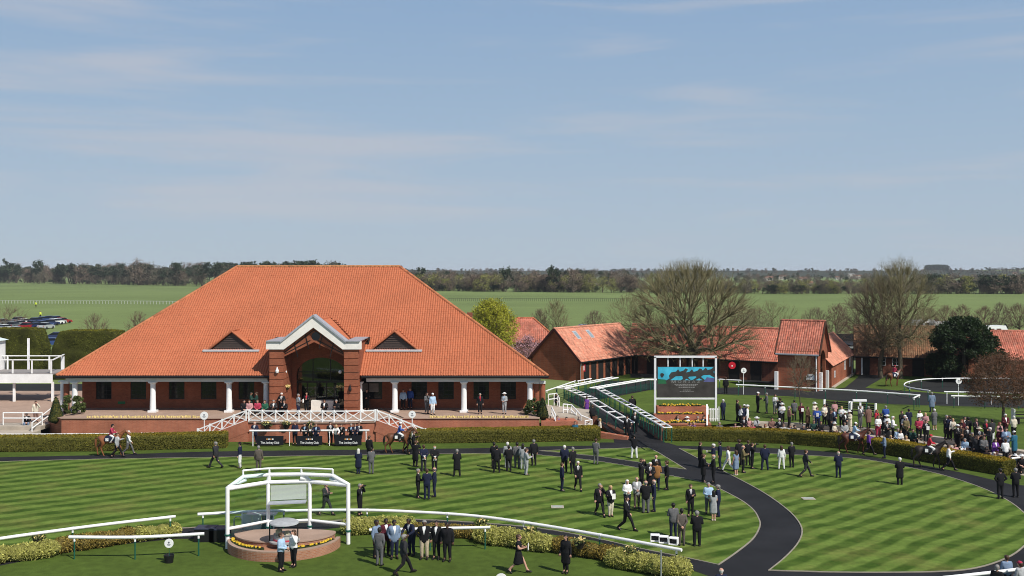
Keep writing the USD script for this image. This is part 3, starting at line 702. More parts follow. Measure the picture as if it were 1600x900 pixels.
for x, z, r in ((xD(448, 86.4) , 5.0, .19), (xD(534, 86.4), 5.0, .15)):
    m = MB(); m.mesh(trimesh.creation.icosphere(2, r), (x, PYF + 1.2, z)); m.build("globe_lamp", WHITE, B, True)
for px, py, nm, w, h in ((433, 578, "wall_lamp", .34, .5), (547, 606, "wall_lamp", .3, .6)):
    p = atD(px, py, PYF - .1); MB().lathe([(0.02, h / 2), (w * .45, -h * .2), (w * .3, -h / 2)], p, 10).build(nm, WHITE if px < 500 else BLACKM, B)
for px in (449, 531):
    p = atD(px, 606, 85.6); t = thing("hanging_basket", "hanging flower basket on the %s brick pillar of the portico" % ("lamp side" if px < 500 else "lantern side"), "flower basket", p)
    MB().lathe([(0.05, -.2), (.2, 0), (.22, .05)], (0, 0, 0), 10).build("basket", M("moss", (0.06, 0.05, 0.02), 0.9), t)
    f_ = MB(); [f_.box((R.gauss(0, .12), R.gauss(0, .12), R.uniform(.05, .22)), (.09, .09, .07), R.random()) for _ in range(40)]; f_.build("flowers", PALEF, t, kind="stuff")
# rooflight vent at the far right hip and floodlight box at the left hip
p = atD(734, 494, 96.2)
ch = MB().box(p + (0, 0, -.3), (.5, .5, 1.3)); ch.build("chimney", BRICK_OLD, RF)

# --- stable block: a wing with a gable, and a long range with a corner between
ST_E, ST_R = 3.45, 6.75   # eave and ridge heights (with ground at 0.9)
def gable_block(name, label, a, b, width, ze, zr, mat_t, mat_w, seed, gable_a=True, gable_b=True, tw=0.24, th=0.36, over=0.35, back_tiles=True):
    """a ridge-roofed range: the front wall runs from a to b (ground plan); its depth lies to the left of a->b"""
    a, b = np.array(a, float), np.array(b, float); d = (b - a) / np.linalg.norm(b - a); n = np.array([-d[1], d[0]]); L = np.linalg.norm(b - a)
    t = thing(name, label, "building")
    P3 = lambda s, w, z: np.array([*(a + d * s + n * w), z])
    wl = MB()
    for w in (0.0, width):
        wl.beam(P3(0, w, (ZB + ze) / 2), P3(L, w, (ZB + ze) / 2), 0.3, ze - ZB)
    for s, g in ((0.0, gable_a), (L, gable_b)):
        if g:
            q = [P3(s, -.15, ZB), P3(s, width + .15, ZB), P3(s, width + .15, ze), P3(s, width / 2, zr - .1), P3(s, -.15, ze)]
            e = np.array([*(d * (.12 if s == 0 else -.12)), 0])
            wl.poly3([k for k in q]); wl.poly3([k + e for k in q[::-1]])
    sl = np.array([*(n * width / 2), zr - ze]); LS = np.linalg.norm(sl); ext = over / (width / 2)
    sl /= LS; rt_ = MB(); lo = np.array([*(a - n * over), ze - (zr - ze) * ext]); LT = LS * (1 + ext)
    planes(rt_, lo - np.array([*(d * .25), 0]), np.array([*d, 0]), sl, Polygon([(0, 0), (L + .5, 0), (L + .5, LT), (0, LT)]), tw, th, seed, 0.2)
    sb = np.array([*(-n * width / 2), zr - ze]); sb /= np.linalg.norm(sb); hb = np.array([*(b + n * (width + over)), ze - (zr - ze) * ext])
    planes(rt_, hb + np.array([*(d * .25), 0]), np.array([*-d, 0]), sb, Polygon([(0, 0), (L + .5, 0), (L + .5, LT), (0, LT)]), tw * 2, th * 2, seed + 1, 0.2)
    roof = rt_.build("roof", mat_t, t, colors=True)
    rd = MB(); ridge_tiles(rd, P3(-.25, width / 2, zr + .06), P3(L + .25, width / 2, zr + .06), .14, .42, seed); rd.build("ridge_tile", mat_t, roof, True, colors=True, kind="stuff")
    return t, wl, P3, L, LT, lo, d, n, sl
A0, A1 = np.array([7.6, 116.0]), np.array([16.2, 127.5])
t, wl, P3, L, LT, lo, d, n, sl = gable_block("stable_building", "brick stable wing with its blank gable end behind the white ramp rails", A0, A1, 6.6, ST_E, ST_R, TILE_PALE, BRICK, 20, True, True)
wl.build("wall", BRICK, t)
bg = MB()
for w0, w1, z0, z1 in ((-.42, 3.3, ST_E - .42, ST_R + .02), (7.02, 3.3, ST_E - .42, ST_R + .02)):
    bg.beam(P3(-.28, w0, z0), P3(-.28, w1, z1), 0.1, 0.26)
bg.build("barge_board", M("oxblood_paint", (0.055, 0.012, 0.010), 0.5), t)
MB().tube([P3(-.2, -.42, ST_E - .36), P3(L, -.42, ST_E - .36)], .09, 8).build("gutter", BLACKM, t)
MB().tube([P3(-.05, -.35, ST_E - .4), P3(-.05, -.22, ST_E - .9), P3(-.05, -.22, ZB)], .05, 8).build("downpipe", STEEL, t)
for k in range(9):
    s = 0.75 + k * 1.55
    if s < L - .6:
        dr_ = UsdGeom.Xform.Define(stage, numbered(path_of(t) + "/stable_door"))
        MB().beam(P3(s, -.17, ZB + 1.2), P3(s + .95, -.17, ZB + 1.2), 0.05, 2.4).build("door_leaf", DARK, dr_)
        MB().beam(P3(s + .95, -.19, ZB + 1.2), P3(s + 1.02, -.19, ZB + 1.2), 0.08, 2.4).build("door_post", M("stained_timber", (0.05, 0.03, 0.02), 0.7), dr_)
for s, dn in ((3.1, 1.0), (6.0, 1.0)):
    r_ = UsdGeom.Xform.Define(stage, numbered(path_of(t) + "/rooflight"))
    o = lo + np.array([*(d * s), 0]) + sl * (LT - 1.85) + np.cross([*d, 0], sl) * .10
    MB().beam(o, o + sl * 1.25, 0.75, 0.06, up=np.cross([*d, 0], sl)).build("frame", M("zinc", (0.50, 0.53, 0.55), 0.4, metallic=.2), r_); MB().beam(o + sl * .12 + np.cross([*d, 0], sl) * .05, o + sl * 1.1 + np.cross([*d, 0], sl) * .05, 0.5, 0.02, up=np.cross([*d, 0], sl)).build("pane", M("sky_glass", (0.25, 0.30, 0.33), 0.1), r_)
# the long range
B0, B1 = at(985, 582, ZB)[:2], at(1216, 596.5, ZB)[:2]
B0 = B0 + np.array([-1.0, 0.4])
t, wl, P3, L, LT, lo, d, n, sl = gable_block("stable_building", "long low stable range with red pantiles and dark box doors behind the big bare tree", B0, B1, 6.6, ST_E, ST_R - .1, TILE_OLD, BRICK_OLD, 30, True, True)
wl.build("wall", BRICK_OLD, t)
MB().tube([P3(-.2, -.42, ST_E - .36), P3(L, -.42, ST_E - .36)], .09, 8).build("gutter", BLACKM, t)
k = 0
s = 0.9
while s < L - 1.6:
    dr_ = UsdGeom.Xform.Define(stage, numbered(path_of(t) + "/stable_door"))
    MB().beam(P3(s, -.17, ZB + 1.22), P3(s + 1.35, -.17, ZB + 1.22), 0.05, 2.44).build("door_leaf", DARK, dr_)
    for e in (s - .03, s + 1.31):
        MB().beam(P3(e, -.19, ZB + 1.22), P3(e + .09, -.19, ZB + 1.22), 0.08, 2.44).build("door_post", M("stained_timber", (0.05, 0.03, 0.02), 0.7), dr_)
    s += 2.62
# --- the square gatehouse with a steep roof, arch on its right side
G0, G1 = np.array(at(1216, 608, ZB)[:2]), np.array(at(1278, 611.5, ZB)[:2])
t, wl, P3, L, LT, lo, d, n, sl = gable_block("gatehouse_building", "square brick gatehouse with a steep red pantile roof and an arched side opening", G0, G1, 4.6, 5.05, 8.05, TILE_OLD, BRICK, 40, True, False, over=0.3)
# right gable with its arched passage
gp = Polygon([(-.15, 0), (4.75, 0), (4.75, 5.05 - ZB), (2.3, 7.95 - ZB), (-.15, 5.05 - ZB)])
ar_ = Polygon([(1.05, -.1)] + [(2.3 - 1.25 * math.cos(q), 2.9 + 1.25 * math.sin(q)) for q in np.linspace(0, math.pi, 16)] + [(3.55, -.1)])
m = trimesh.creation.extrude_polygon(gp.difference(ar_), .35, engine="earcut"); v = np.array(m.vertices)
o = P3(L - .35, 0, ZB); v = o + v[:, :1] * np.array([*n, 0]) + v[:, 1:2] * np.array([0, 0, 1.0]) + v[:, 2:3] * np.array([*d, 0]); wl.add(v, np.array(m.faces))
wl.build("wall", BRICK, t)
bg = MB()
for s in (-.28, L + .28):
    for w0, w1 in ((-.38, 2.3), (4.98, 2.3)):
        bg.beam(P3(s, w0, 5.05 - .38), P3(s, w1, 8.07), 0.1, 0.22)
bg.build("barge_board", M("dark_brown_timber", (0.06, 0.028, 0.016), 0.6), t)
MB().tube([P3(-.2, -.42, 4.66), P3(L + .2, -.42, 4.66)], .10, 8).build("gutter", STEEL, t)
MB().tube([P3(L - .1, -.3, 4.6), P3(L - .1, -.25, ZB)], .07, 8).build("downpipe", WHITE2, t)
for w in (.7, 3.9):
    MB().box(P3(L + .12, w, ZB + .95), (0.34, .5, 1.9), math.atan2(d[1], d[0])).build("white_bollard", WHITE, t)
MB().box(P3(-.12, -.3, ZB + .95), (0.34, .34, 1.9), math.atan2(d[1], d[0])).build("white_bollard", WHITE, t)
sg_ = UsdGeom.Xform.Define(stage, numbered(path_of(t) + "/wall_sign"))
sc = P3(L * .82, -.19, 2.35)
sp = Polygon([(-.42, -.28), (.44, -.28), (.44, .25), (.1, .34), (-.25, .28), (-.42, .05)])
m = trimesh.creation.extrude_polygon(sp, .04, engine="earcut"); v = np.array(m.vertices)
MB().add(sc + v[:, :1] * np.array([*d, 0]) + v[:, 1:2] * np.array([0, 0, 1.0]) + v[:, 2:3] * np.array([*-n, 0]), np.array(m.faces)).build("board", WHITE, sg_)
hm = MB(); hm.beam(sc + np.array([*(-n * .05 - d * .18), .02]), sc + np.array([*(-n * .05 + d * .16), .1]), .02, .10); hm.beam(sc + np.array([*(-n * .05 + d * .1), .06]), sc + np.array([*(-n * .05 + d * .25), .2]), .02, .07); hm.build("emblem", M("blue_grey_ink", (0.10, 0.13, 0.17), .7), sg_)
# low wing running back beyond the gatehouse
W0, W1 = at(1297, 606, ZB)[:2], at(1332, 583, ZB)[:2]
t, wl, P3, L, LT, lo, d, n, sl = gable_block("stable_building", "low brick wing with white windows running back from the gatehouse arch", W0, W1, 4.6, 3.55, 5.75, TILE_PALE, BRICK, 50, True, True)
wl.build("wall", BRICK, t)
for s, z, w, h in ((2.0, 2.2, .5, .7), (L * .55, 2.6, .8, 1.1), (L * .78, 2.6, .8, 1.1)):
    window(t, P3(s, -.2, z), w, h, math.atan2(d[1], d[0]), WHITE, (1, 1))
q = UsdGeom.Xform.Define(stage, numbered(path_of(t) + "/door"))
MB().beam(P3(L * .9, -.18, ZB + 1.05), P3(L * .9 + 1.0, -.18, ZB + 1.05), .05, 2.1).build("door_leaf", DARK, q); MB().beam(P3(L * .9 - .15, -.2, ZB + 1.1), P3(L * .9 - .02, -.2, ZB + 1.1), .08, 2.2).build("door_frame", WHITE, q)
MB().beam(P3(0, -.3, ZB + .06), P3(L, -.3, ZB + .06), .3, .12).build("plinth", CONCRETE, t)
# mossy range at the back of the yard, and its red continuation
M0, M1 = at(1337, 585, ZB)[:2], at(1470, 589, ZB)[:2]
t, wl, P3, L, LT, lo, d, n, sl = gable_block("stable_building", "old mossy roofed stable range across the yard beside the dark evergreen", M0, M1, 6.4, 3.4, 6.6, TILE_MOSS, BRICK_OLD, 60, True, False)
wl.build("wall", BRICK_OLD, t)
MB().tube([P3(-.2, -.42, 3.05), P3(L, -.42, 3.05)], .08, 8).build("gutter", BLACKM, t)
q = UsdGeom.Xform.Define(stage, numbered(path_of(t) + "/door")); MB().beam(P3(.8, -.18, ZB + 1.05), P3(1.6, -.18, ZB + 1.05), .05, 2.1).build("door_leaf", DARK, q); MB().beam(P3(.62, -.2, ZB + 1.1), P3(.8, -.2, ZB + 1.1), .1, 2.3).build("door_frame", WHITE, q); MB().beam(P3(.62, -.2, ZB + 2.25), P3(1.75, -.2, ZB + 2.25), .1, .12).build("door_frame", WHITE, q)
for s in (3.0, 4.6):
    window(t, P3(s, -.2, 2.55), .85, .9, math.atan2(d[1], d[0]), WHITE, (1, 1))
for s in (6.4, 8.6, 10.4):
    q = UsdGeom.Xform.Define(stage, numbered(path_of(t) + "/stable_door")); MB().beam(P3(s, -.18, ZB + 1.15), P3(s + 1.3, -.18, ZB + 1.15), .05, 2.3).build("door_leaf", DARK, q)
N0, N1 = at(1512, 590, ZB)[:2], at(1660, 592, ZB)[:2]
t, wl, P3, L, LT, lo, d, n, sl = gable_block("stable_building", "red pantiled stable range beyond the coppery tree at the picture edge", N0, N1, 6.0, 3.3, 6.2, TILE_OLD, BRICK, 70, True, True)
wl.build("wall", BRICK, t)
# flat roofed shed with a mossy top, between the gatehouse and the mossy range
p = at(1345, 560, ZB); s0 = atD(1312, 540, 150.0); s1 = atD(1372, 540, 150)
t = thing("flat_roofed_shed", "flat roofed shed with a yellow mossy top between the gatehouse and the old range", "shed", (0, 0, 0))
cx = (s0[0] + s1[0]) / 2; w_ = s1[0] - s0[0] + 1
MB().box((cx, 148, (ZB + 2.2) / 2 + .3), (w_, 9, 2.4)).build("wall", DARK, t); MB().box((cx, 148, 2.75), (w_ + .5, 9.4, .22)).build("fascia", STEEL, t)
MB().box((cx, 148.1, 2.93), (w_, 8.8, .14)).build("roof", M("yellow_moss", (0.17, 0.14, 0.02), .95, .35, 1.0), t); MB().box((cx, 153.0, 3.4), (w_ + 2, .3, 1.3)).build("parapet", DARK, t)
# red roofed house behind the yellow tree
H0, H1 = atD(805, 545, 150)[:2], atD(858, 545, 150)[:2]
t = thing("house", "red roofed house behind the yellow green tree and the stable gable", "building")
hx, hw, hy = (H0[0] + H1[0]) / 2 - 1.0, 9.6, 149.0
MB().box((hx, hy + 4, 1.9), (hw, 8, 2.6)).build("wall", BRICK_OLD, t)
hr = MB(); ez, rz = 3.0, 6.35
for q, seed in (([(hx - hw / 2 - .4, hy - .4, ez), (hx + hw / 2 + .4, hy - .4, ez), (hx + 1.2, hy + 4, rz), (hx - 1.2, hy + 4, rz)], 1), ([(hx + hw / 2 + .4, hy - .4, ez), (hx + hw / 2 + .4, hy + 8.4, ez), (hx + 1.2, hy + 4, rz)], 2), ([(hx - hw / 2 - .4, hy + 8.4, ez), (hx - hw / 2 - .4, hy - .4, ez), (hx - 1.2, hy + 4, rz)], 3), ([(hx + hw / 2 + .4, hy + 8.4, ez), (hx - hw / 2 - .4, hy + 8.4, ez), (hx - 1.2, hy + 4, rz), (hx + 1.2, hy + 4, rz)], 4)):
    o = np.array(q[0]); u = np.array(q[1]) - o; UL = np.linalg.norm(u); u /= UL
    nn = np.cross(u, np.array(q[2]) - o); nn /= np.linalg.norm(nn); s_ = np.cross(nn, u)
    planes(hr, o, u, s_, Polygon([(np.dot(np.array(k) - o, u), np.dot(np.array(k) - o, s_)) for k in q]), .3, .42, 80 + seed, .14)
rr = hr.build("roof", TILE_OLD, t, colors=True)
rd = MB()
for a, b in (((hx - 1.2, hy + 4, rz), (hx + 1.2, hy + 4, rz)), ((hx + hw / 2 + .4, hy - .4, ez), (hx + 1.2, hy + 4, rz)), ((hx - hw / 2 - .4, hy - .4, ez), (hx - 1.2, hy + 4, rz))):
    ridge_tiles(rd, np.array(a) + (0, 0, .1), np.array(b) + (0, 0, .1), .14, .42, 3)
rd.build("ridge_tile", TILE, rr, True, colors=True, kind="stuff")
# ---------------------------------------------------------------- vegetation
def leaf_quads(mb, pts, size, rng, tone=0.25, tint=None, flat=0.0):
    """one small bent leaf-shaped quad at every point"""
    pts = np.asarray(pts, float); N = len(pts)
    a = rng.normal(size=(N, 3)); a[:, 2] *= 1 - flat; a /= np.linalg.norm(a, axis=1, keepdims=True)
    b = rng.normal(size=(N, 3)); b -= (a * b).sum(1, keepdims=True) * a; b /= np.linalg.norm(b, axis=1, keepdims=True)
    s = size * rng.uniform(0.6, 1.4, (N, 1)); n = np.cross(a, b)
    v = np.stack([pts - a * s, pts + b * s * .55 + n * s * .15, pts + a * s, pts - b * s * .55 + n * s * .15], 1).reshape(-1, 3)
    i = np.arange(N)[:, None] * 4
    f = np.vstack([i + [[0, 1, 2]], i + [[0, 2, 3]]])
    g = rng.normal(1, tone, (N, 1)).clip(0.3, 1.8) * np.ones((1, 3))
    if tint is not None:
        g = g * tint
    mb.add(v, f, np.repeat(g, 4, 0))

def tubes_many(mb, paths, radii, n):
    """many tapered twigs at once: paths (N, m, 3), radii (N, m)"""
    N, m, _ = paths.shape
    t = np.gradient(paths, axis=1) if m > 2 else np.repeat(paths[:, 1:] - paths[:, :1], 2, 1)
    t /= np.maximum(np.linalg.norm(t, axis=2, keepdims=True), 1e-9)
    ref = np.where(np.abs(t[..., 2:3]) < 0.9, np.array([0, 0, 1.0]), np.array([1.0, 0, 0]))
    a_ = np.cross(t, ref); a_ /= np.maximum(np.linalg.norm(a_, axis=2, keepdims=True), 1e-9); b_ = np.cross(a_, t)
    th = np.arange(n) * 2 * np.pi / n
    ring = paths[:, :, None] + radii[:, :, None, None] * (np.cos(th)[None, None, :, None] * a_[:, :, None] + np.sin(th)[None, None, :, None] * b_[:, :, None])
    k = np.arange(m - 1)[:, None] * n; q = np.arange(n)[None]; q2 = (q + 1) % n
    f = np.stack([k + q, k + n + q, k + n + q2, k + q2], -1).reshape(-1, 4); f = np.vstack([f[:, [0, 1, 2]], f[:, [0, 2, 3]]])
    mb.add(ring.reshape(-1, 3), (f[None] + (np.arange(N) * m * n)[:, None, None]).reshape(-1, 3))

def unit(v):
    return v / np.maximum(np.linalg.norm(v, axis=-1, keepdims=True), 1e-9)

def split_groups(P, k, rng):
    """k clusters of points, a few rounds of k-means"""
    c = P[rng.choice(len(P), min(k, len(P)), replace=False)]
    for _ in range(5):
        lab = ((P[:, None] - c[None]) ** 2).sum(2).argmin(1)
        c = np.array([P[lab == i].mean(0) if (lab == i).any() else c[i] for i in range(len(c))])
    return lab, c

def grow(trunk, crown, seed, h, w, tr, forks, trunk_h=0.2, thin=.006, base=.16, peak=.42, twigs=3, sides=(8, 6, 4, 3, 3), lean=.03, twig_len=.055, shell=.42):
    """a branching tree: twig ends are spread through a domed crown (height h, width w) and gathered back, fork by fork, to the trunk"""
    rng = np.random.default_rng(seed); n = int(np.prod(forks))
    u = rng.uniform(0, 1, n); zz = base + (1 - base) * np.where(u < .5, (u / .5) ** .85 * .5, u)
    q = (zz - peak) / np.where(zz > peak, 1.0 - peak, (peak - base) * 1.25); rad = np.sqrt(np.clip(1 - np.abs(q) ** 2.1, 0, 1)) * rng.uniform(0, 1, n) ** shell
    lob = rng.uniform(0, 2 * np.pi, 5); az = rng.uniform(0, 2 * np.pi, n); rad = rad * (1 + .10 * np.sin(3 * az + lob[0]) + .07 * np.sin(5 * az + lob[1] + 6 * zz))
    T_ = np.column_stack([rad * np.cos(az) * w / 2, rad * np.sin(az) * w / 2, zz * h]) + rng.normal(0, .012 * h, (n, 3))
    top = np.array([rng.normal(0, lean) * h, 0, h * trunk_h]); tk = np.array([(0, 0, 0), top * (.5, .5, .5) + rng.normal(0, .004 * h, 3) * (1, 1, 0), top])
    tubes_many(trunk, np.linspace(0, 1, 6)[None, :, None] * 0 + np.stack([np.interp(np.linspace(0, 1, 6), (0, .5, 1), tk[:, k]) for k in range(3)], -1)[None], tr * np.array([[1.35, 1.05, 1.0, .95, .92, .9]]), sides[0])
    groups = [(np.arange(n), top, np.array([0, 0, 1.0]), tr * .62)]; tips = []
    # a leader carries the first forks up through the crown
    for lev, k in enumerate(forks):
        last = lev == len(forks) - 1; nxt, paths, rads = [], [], []
        for idx, p0, d0, r in groups:
            if last:
                for i in idx:
                    nxt.append((np.array([i]), p0, T_[i], d0, r))
                continue
            lab, c = split_groups(T_[idx], k, rng)
            for i in range(len(c)):
                m = idx[lab == i]
                if len(m):
                    nxt.append((m, p0, c[i], d0, r))
        f = 1.0 if last else (.50, .52, .55, .6)[min(lev, 3)]; ng = []
        for m, p0, c, d0, r in nxt:
            L = np.linalg.norm(c - p0) * f; tgt = p0 + (c - p0) * f + np.array([0, 0, -.05 * L if lev == 0 else 0]) + rng.normal(0, .03 * L, 3)
            ctrl = p0 + d0 * L * .38; t = np.linspace(0, 1, 3 if last else 5 if lev < 2 else 4)[:, None]
            P = (1 - t) ** 2 * p0 + 2 * t * (1 - t) * ctrl + t ** 2 * tgt; P[1:-1] += rng.normal(0, .018 * L, P[1:-1].shape)
            r1 = max(r * (.62 if not last else .45), thin * .75); paths.append(P); rads.append(np.linspace(r, r1, len(P)))
            ng.append((m, tgt, unit(P[-1] - P[-2]), max(r * {0: .55, 1: .50}.get(lev, .48), thin)))
            if last: tips.append(P)
        tubes_many(trunk if lev == 0 else crown, np.array(paths), np.array(rads), sides[min(lev + 1, 4)])
        groups = ng
    tp = np.array(tips); m = tp.shape[1]
    if twigs:
        j = rng.integers(1, m, (len(tp), twigs)); s0 = tp[np.arange(len(tp))[:, None], j].reshape(-1, 3); d = np.repeat(unit(tp[:, -1] - tp[:, 0]), twigs, 0)
        d = unit(d + rng.normal(0, .55, d.shape) + (0, 0, .25)); L = h * twig_len * rng.uniform(.5, 1.3, (len(d), 1))
        tw = np.stack([s0, s0 + d * L * .5, s0 + unit(d + rng.normal(0, .3, d.shape)) * L], 1)
        tubes_many(crown, tw, np.broadcast_to(np.array([thin * .9, thin * .8, thin * .5]), (len(tw), 3)), 3)
        return np.vstack([tp[:, 1:].reshape(-1, 3), tw[:, 1:].reshape(-1, 3)])
    return tp[:, 1:].reshape(-1, 3)

BARK = M("bark", (0.095, 0.080, 0.055), 0.9, 0.3, 3.0, bump=0.4, bscale=12)
TWIG = M("twigs", (0.155, 0.122, 0.080), 0.9, 0.35, 0.8)
TWIG_G = M("budding_twigs", (0.175, 0.155, 0.080), 0.9, 0.35, 0.8)
TWIG_R = M("reddish_twigs", (0.145, 0.095, 0.065), 0.9, 0.3, 0.8)
LEAF_DK = M("dark_leaf", (0.022, 0.040, 0.014), 0.55, 0.25, 1.5, tone=True, trans=(1.2, 1.4, .6))
LEAF_YG = M("yellow_green_leaf", (0.38, 0.38, 0.04), 0.6, 0.2, 1.2, tone=True, trans=(1.2, 1.2, .6))
LEAF_CU = M("coppery_leaf", (0.125, 0.060, 0.030), 0.7, 0.3, 1.2, tone=True, trans=(1.2, 1.0, .8))
LEAF_OL = M("olive_bud", (0.13, 0.125, 0.045), 0.7, 0.3, 1.2, tone=True, trans=(1.2, 1.2, .8))
LEAF_PK = M("pink_blossom", (0.42, 0.24, 0.27), 0.8, 0.25, 2.0, tone=True)
HEDGE_M = M("hedge_leaf", (0.150, 0.140, 0.020), 0.7, 0.35, 3.0, tone=True, trans=(1.1, 1.2, .5), var2=0.25, scale2=0.5)
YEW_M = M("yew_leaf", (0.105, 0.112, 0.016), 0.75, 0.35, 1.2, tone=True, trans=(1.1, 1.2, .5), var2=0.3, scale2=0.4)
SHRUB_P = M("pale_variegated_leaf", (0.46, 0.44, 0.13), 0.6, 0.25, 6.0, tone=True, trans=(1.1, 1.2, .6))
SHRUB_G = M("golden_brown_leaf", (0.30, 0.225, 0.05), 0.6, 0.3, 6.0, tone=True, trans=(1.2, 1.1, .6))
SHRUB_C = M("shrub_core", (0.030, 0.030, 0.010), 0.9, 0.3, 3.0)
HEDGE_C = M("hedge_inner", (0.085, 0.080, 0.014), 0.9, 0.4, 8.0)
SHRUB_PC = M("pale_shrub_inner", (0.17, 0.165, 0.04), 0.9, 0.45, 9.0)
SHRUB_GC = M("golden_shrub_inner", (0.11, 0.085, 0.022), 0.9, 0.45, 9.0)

def bare_tree(label, px, h, w, tr, forks, seed, D, z=ZB, mat=None, name="bare_tree", leaf=None, leaf_size=.05, leaf_n=0, cat="tree", **kw):
    t = thing(name, label, cat, (xD(px, D), D, z)); a, b = MB(), MB()
    lp = grow(a, b, seed, h, w, tr, forks, **kw)
    a.build("trunk", BARK, t, True); c = b.build("crown", mat or TWIG, t)
    if leaf:
        rng = np.random.default_rng(seed + 5); q = lp[rng.integers(0, len(lp), leaf_n)] + rng.normal(0, leaf_size * 1.8, (leaf_n, 3))
        l = MB(); leaf_quads(l, q, leaf_size, rng); l.build("foliage", leaf, c, colors=True, kind="stuff")
    return t

bare_tree("big spreading bare tree with fanning branches behind the video screen", 1078, 13.5, 16.4, .46, (12, 6, 6, 6), 3, 121.5, mat=TWIG_G, leaf=LEAF_OL, leaf_n=2500, leaf_size=.05, trunk_h=.17, base=.17, peak=.40, thin=.0075, shell=.36, twigs=5)
bare_tree("tall bare tree with a slim upright trunk beside the yard lawn", 1407, 13.7, 8.8, .25, (9, 6, 5, 6), 11, 119.0, mat=TWIG_G, leaf=LEAF_OL, leaf_n=2000, leaf_size=.05, trunk_h=.30, base=.26, peak=.62, thin=.0075, twigs=4)
bare_tree("bare tree with a thick leaning trunk before the mossy roofed range", 1376, 11.6, 8.6, .28, (9, 6, 5, 5), 12, 120.5, mat=TWIG, trunk_h=.27, base=.26, peak=.60, lean=.05, thin=.0075, twigs=4)
bare_tree("young thin tree with a stake standing in front of the gatehouse wall", 1253, 5.6, 3.2, .05, (8, 6, 7), 21, 86.0, mat=TWIG, leaf=LEAF_OL, leaf_n=700, leaf_size=.03, trunk_h=.46, base=.42, peak=.66, name="young_tree", thin=.005)
bare_tree("coppery leaved tree with a pale forked trunk beside the spectators", 1567, 5.6, 6.6, .13, (8, 6, 6, 5), 31, 83.5, mat=TWIG_R, leaf=LEAF_CU, leaf_n=8500, leaf_size=.07, trunk_h=.28, base=.30, peak=.58, name="coppery_tree", thin=.006)
bare_tree("yellow green leafing tree behind the big hipped roof", 768, 8.3, 6.9, .16, (9, 6, 6, 4), 41, 139.0, mat=TWIG, leaf=LEAF_YG, leaf_n=17000, leaf_size=.12, trunk_h=.2, base=.16, peak=.5, name="leafing_tree", thin=.01)
bare_tree("small pink blossom tree below the house roof behind the stable gable", 826, 3.7, 5.0, .09, (7, 6, 6), 43, 136, mat=TWIG_R, leaf=LEAF_PK, leaf_n=3500, leaf_size=.08, trunk_h=.2, name="blossom_tree", thin=.01)
# row of smaller bare trees between the stables and the field: (px, top, width in px, distance)
row = [(868, 470, 52, 165, "grey green bare tree directly behind the stable gable", TWIG_G), (843, 484, 36, 168, "thin bare tree close beside the red roofed house", TWIG), (928, 486, 42, 190, "small round bare tree beside the parked silver car", TWIG), (985, 462, 95, 178, "bushy bare tree near the ridge where the stable wing meets the range", TWIG_G),
       (1148, 474, 80, 176, "bare tree showing beyond the big spreading tree", TWIG), (1205, 472, 110, 178, "wide low bare tree behind the long stable roof", TWIG_G), (1180, 482, 70, 186, "bare tree half hidden behind the wide low one", TWIG), (1274, 481, 52, 182, "rounded bare tree directly behind the gatehouse roof", TWIG), (1308, 476, 48, 176, "upright bare tree with a clear trunk beyond the flat shed", TWIG_R),
       (1338, 466, 74, 180, "bare tree merging with the tall tree beside the yard", TWIG), (1478, 478, 46, 188, "reddish bare tree above the dark evergreen", TWIG_R), (1504, 477, 40, 196, "tall reddish bare tree over the evergreen top", TWIG_R), (1538, 479, 44, 200, "low reddish bare tree beside the white motorhome", TWIG_R),
       (1563, 474, 36, 205, "slim dark bare tree over the motorhome roof", TWIG), (1590, 475, 44, 198, "reddish bare tree at the end of the tree row", TWIG_R), (1618, 478, 40, 195, "reddish bare tree cut by the picture edge", TWIG_R), (1450, 482, 50, 200, "small reddish bare tree beyond the tall yard tree", TWIG_R)]
for k, (px, pt, wp, D, lab, mt) in enumerate(row):
    h = CAM_H - (pt - HORIZON) * D / FPX - ZB
    bare_tree(lab, px, h, wp * D / FPX, .13, (8, 6, 5, 3), 100 + k, float(D), mat=mt, trunk_h=.14 if mt is not TWIG_R else .2, base=.12 if mt is not TWIG_R else .2, sides=(5, 4, 3, 3, 3), thin=.013, twigs=3)
for px, pt, wp, D, lab in ((148, 491, 50, 175, "low bare bush behind the clipped hedge near the roof hip"), (216, 487, 40, 182, "bare bush half hidden by the slope of the big roof"), (12, 476, 70, 230, "brownish bare bush beyond the parked cars")):
    h = CAM_H - (pt - HORIZON) * D / FPX - ZB
    bare_tree(lab, px, h, wp * D / FPX, .10, (9, 6, 6), 150 + int(px), float(D), mat=TWIG_R, trunk_h=.08, base=.08, name="bare_bush", sides=(5, 4, 3, 3, 3), thin=.015, cat="bush")

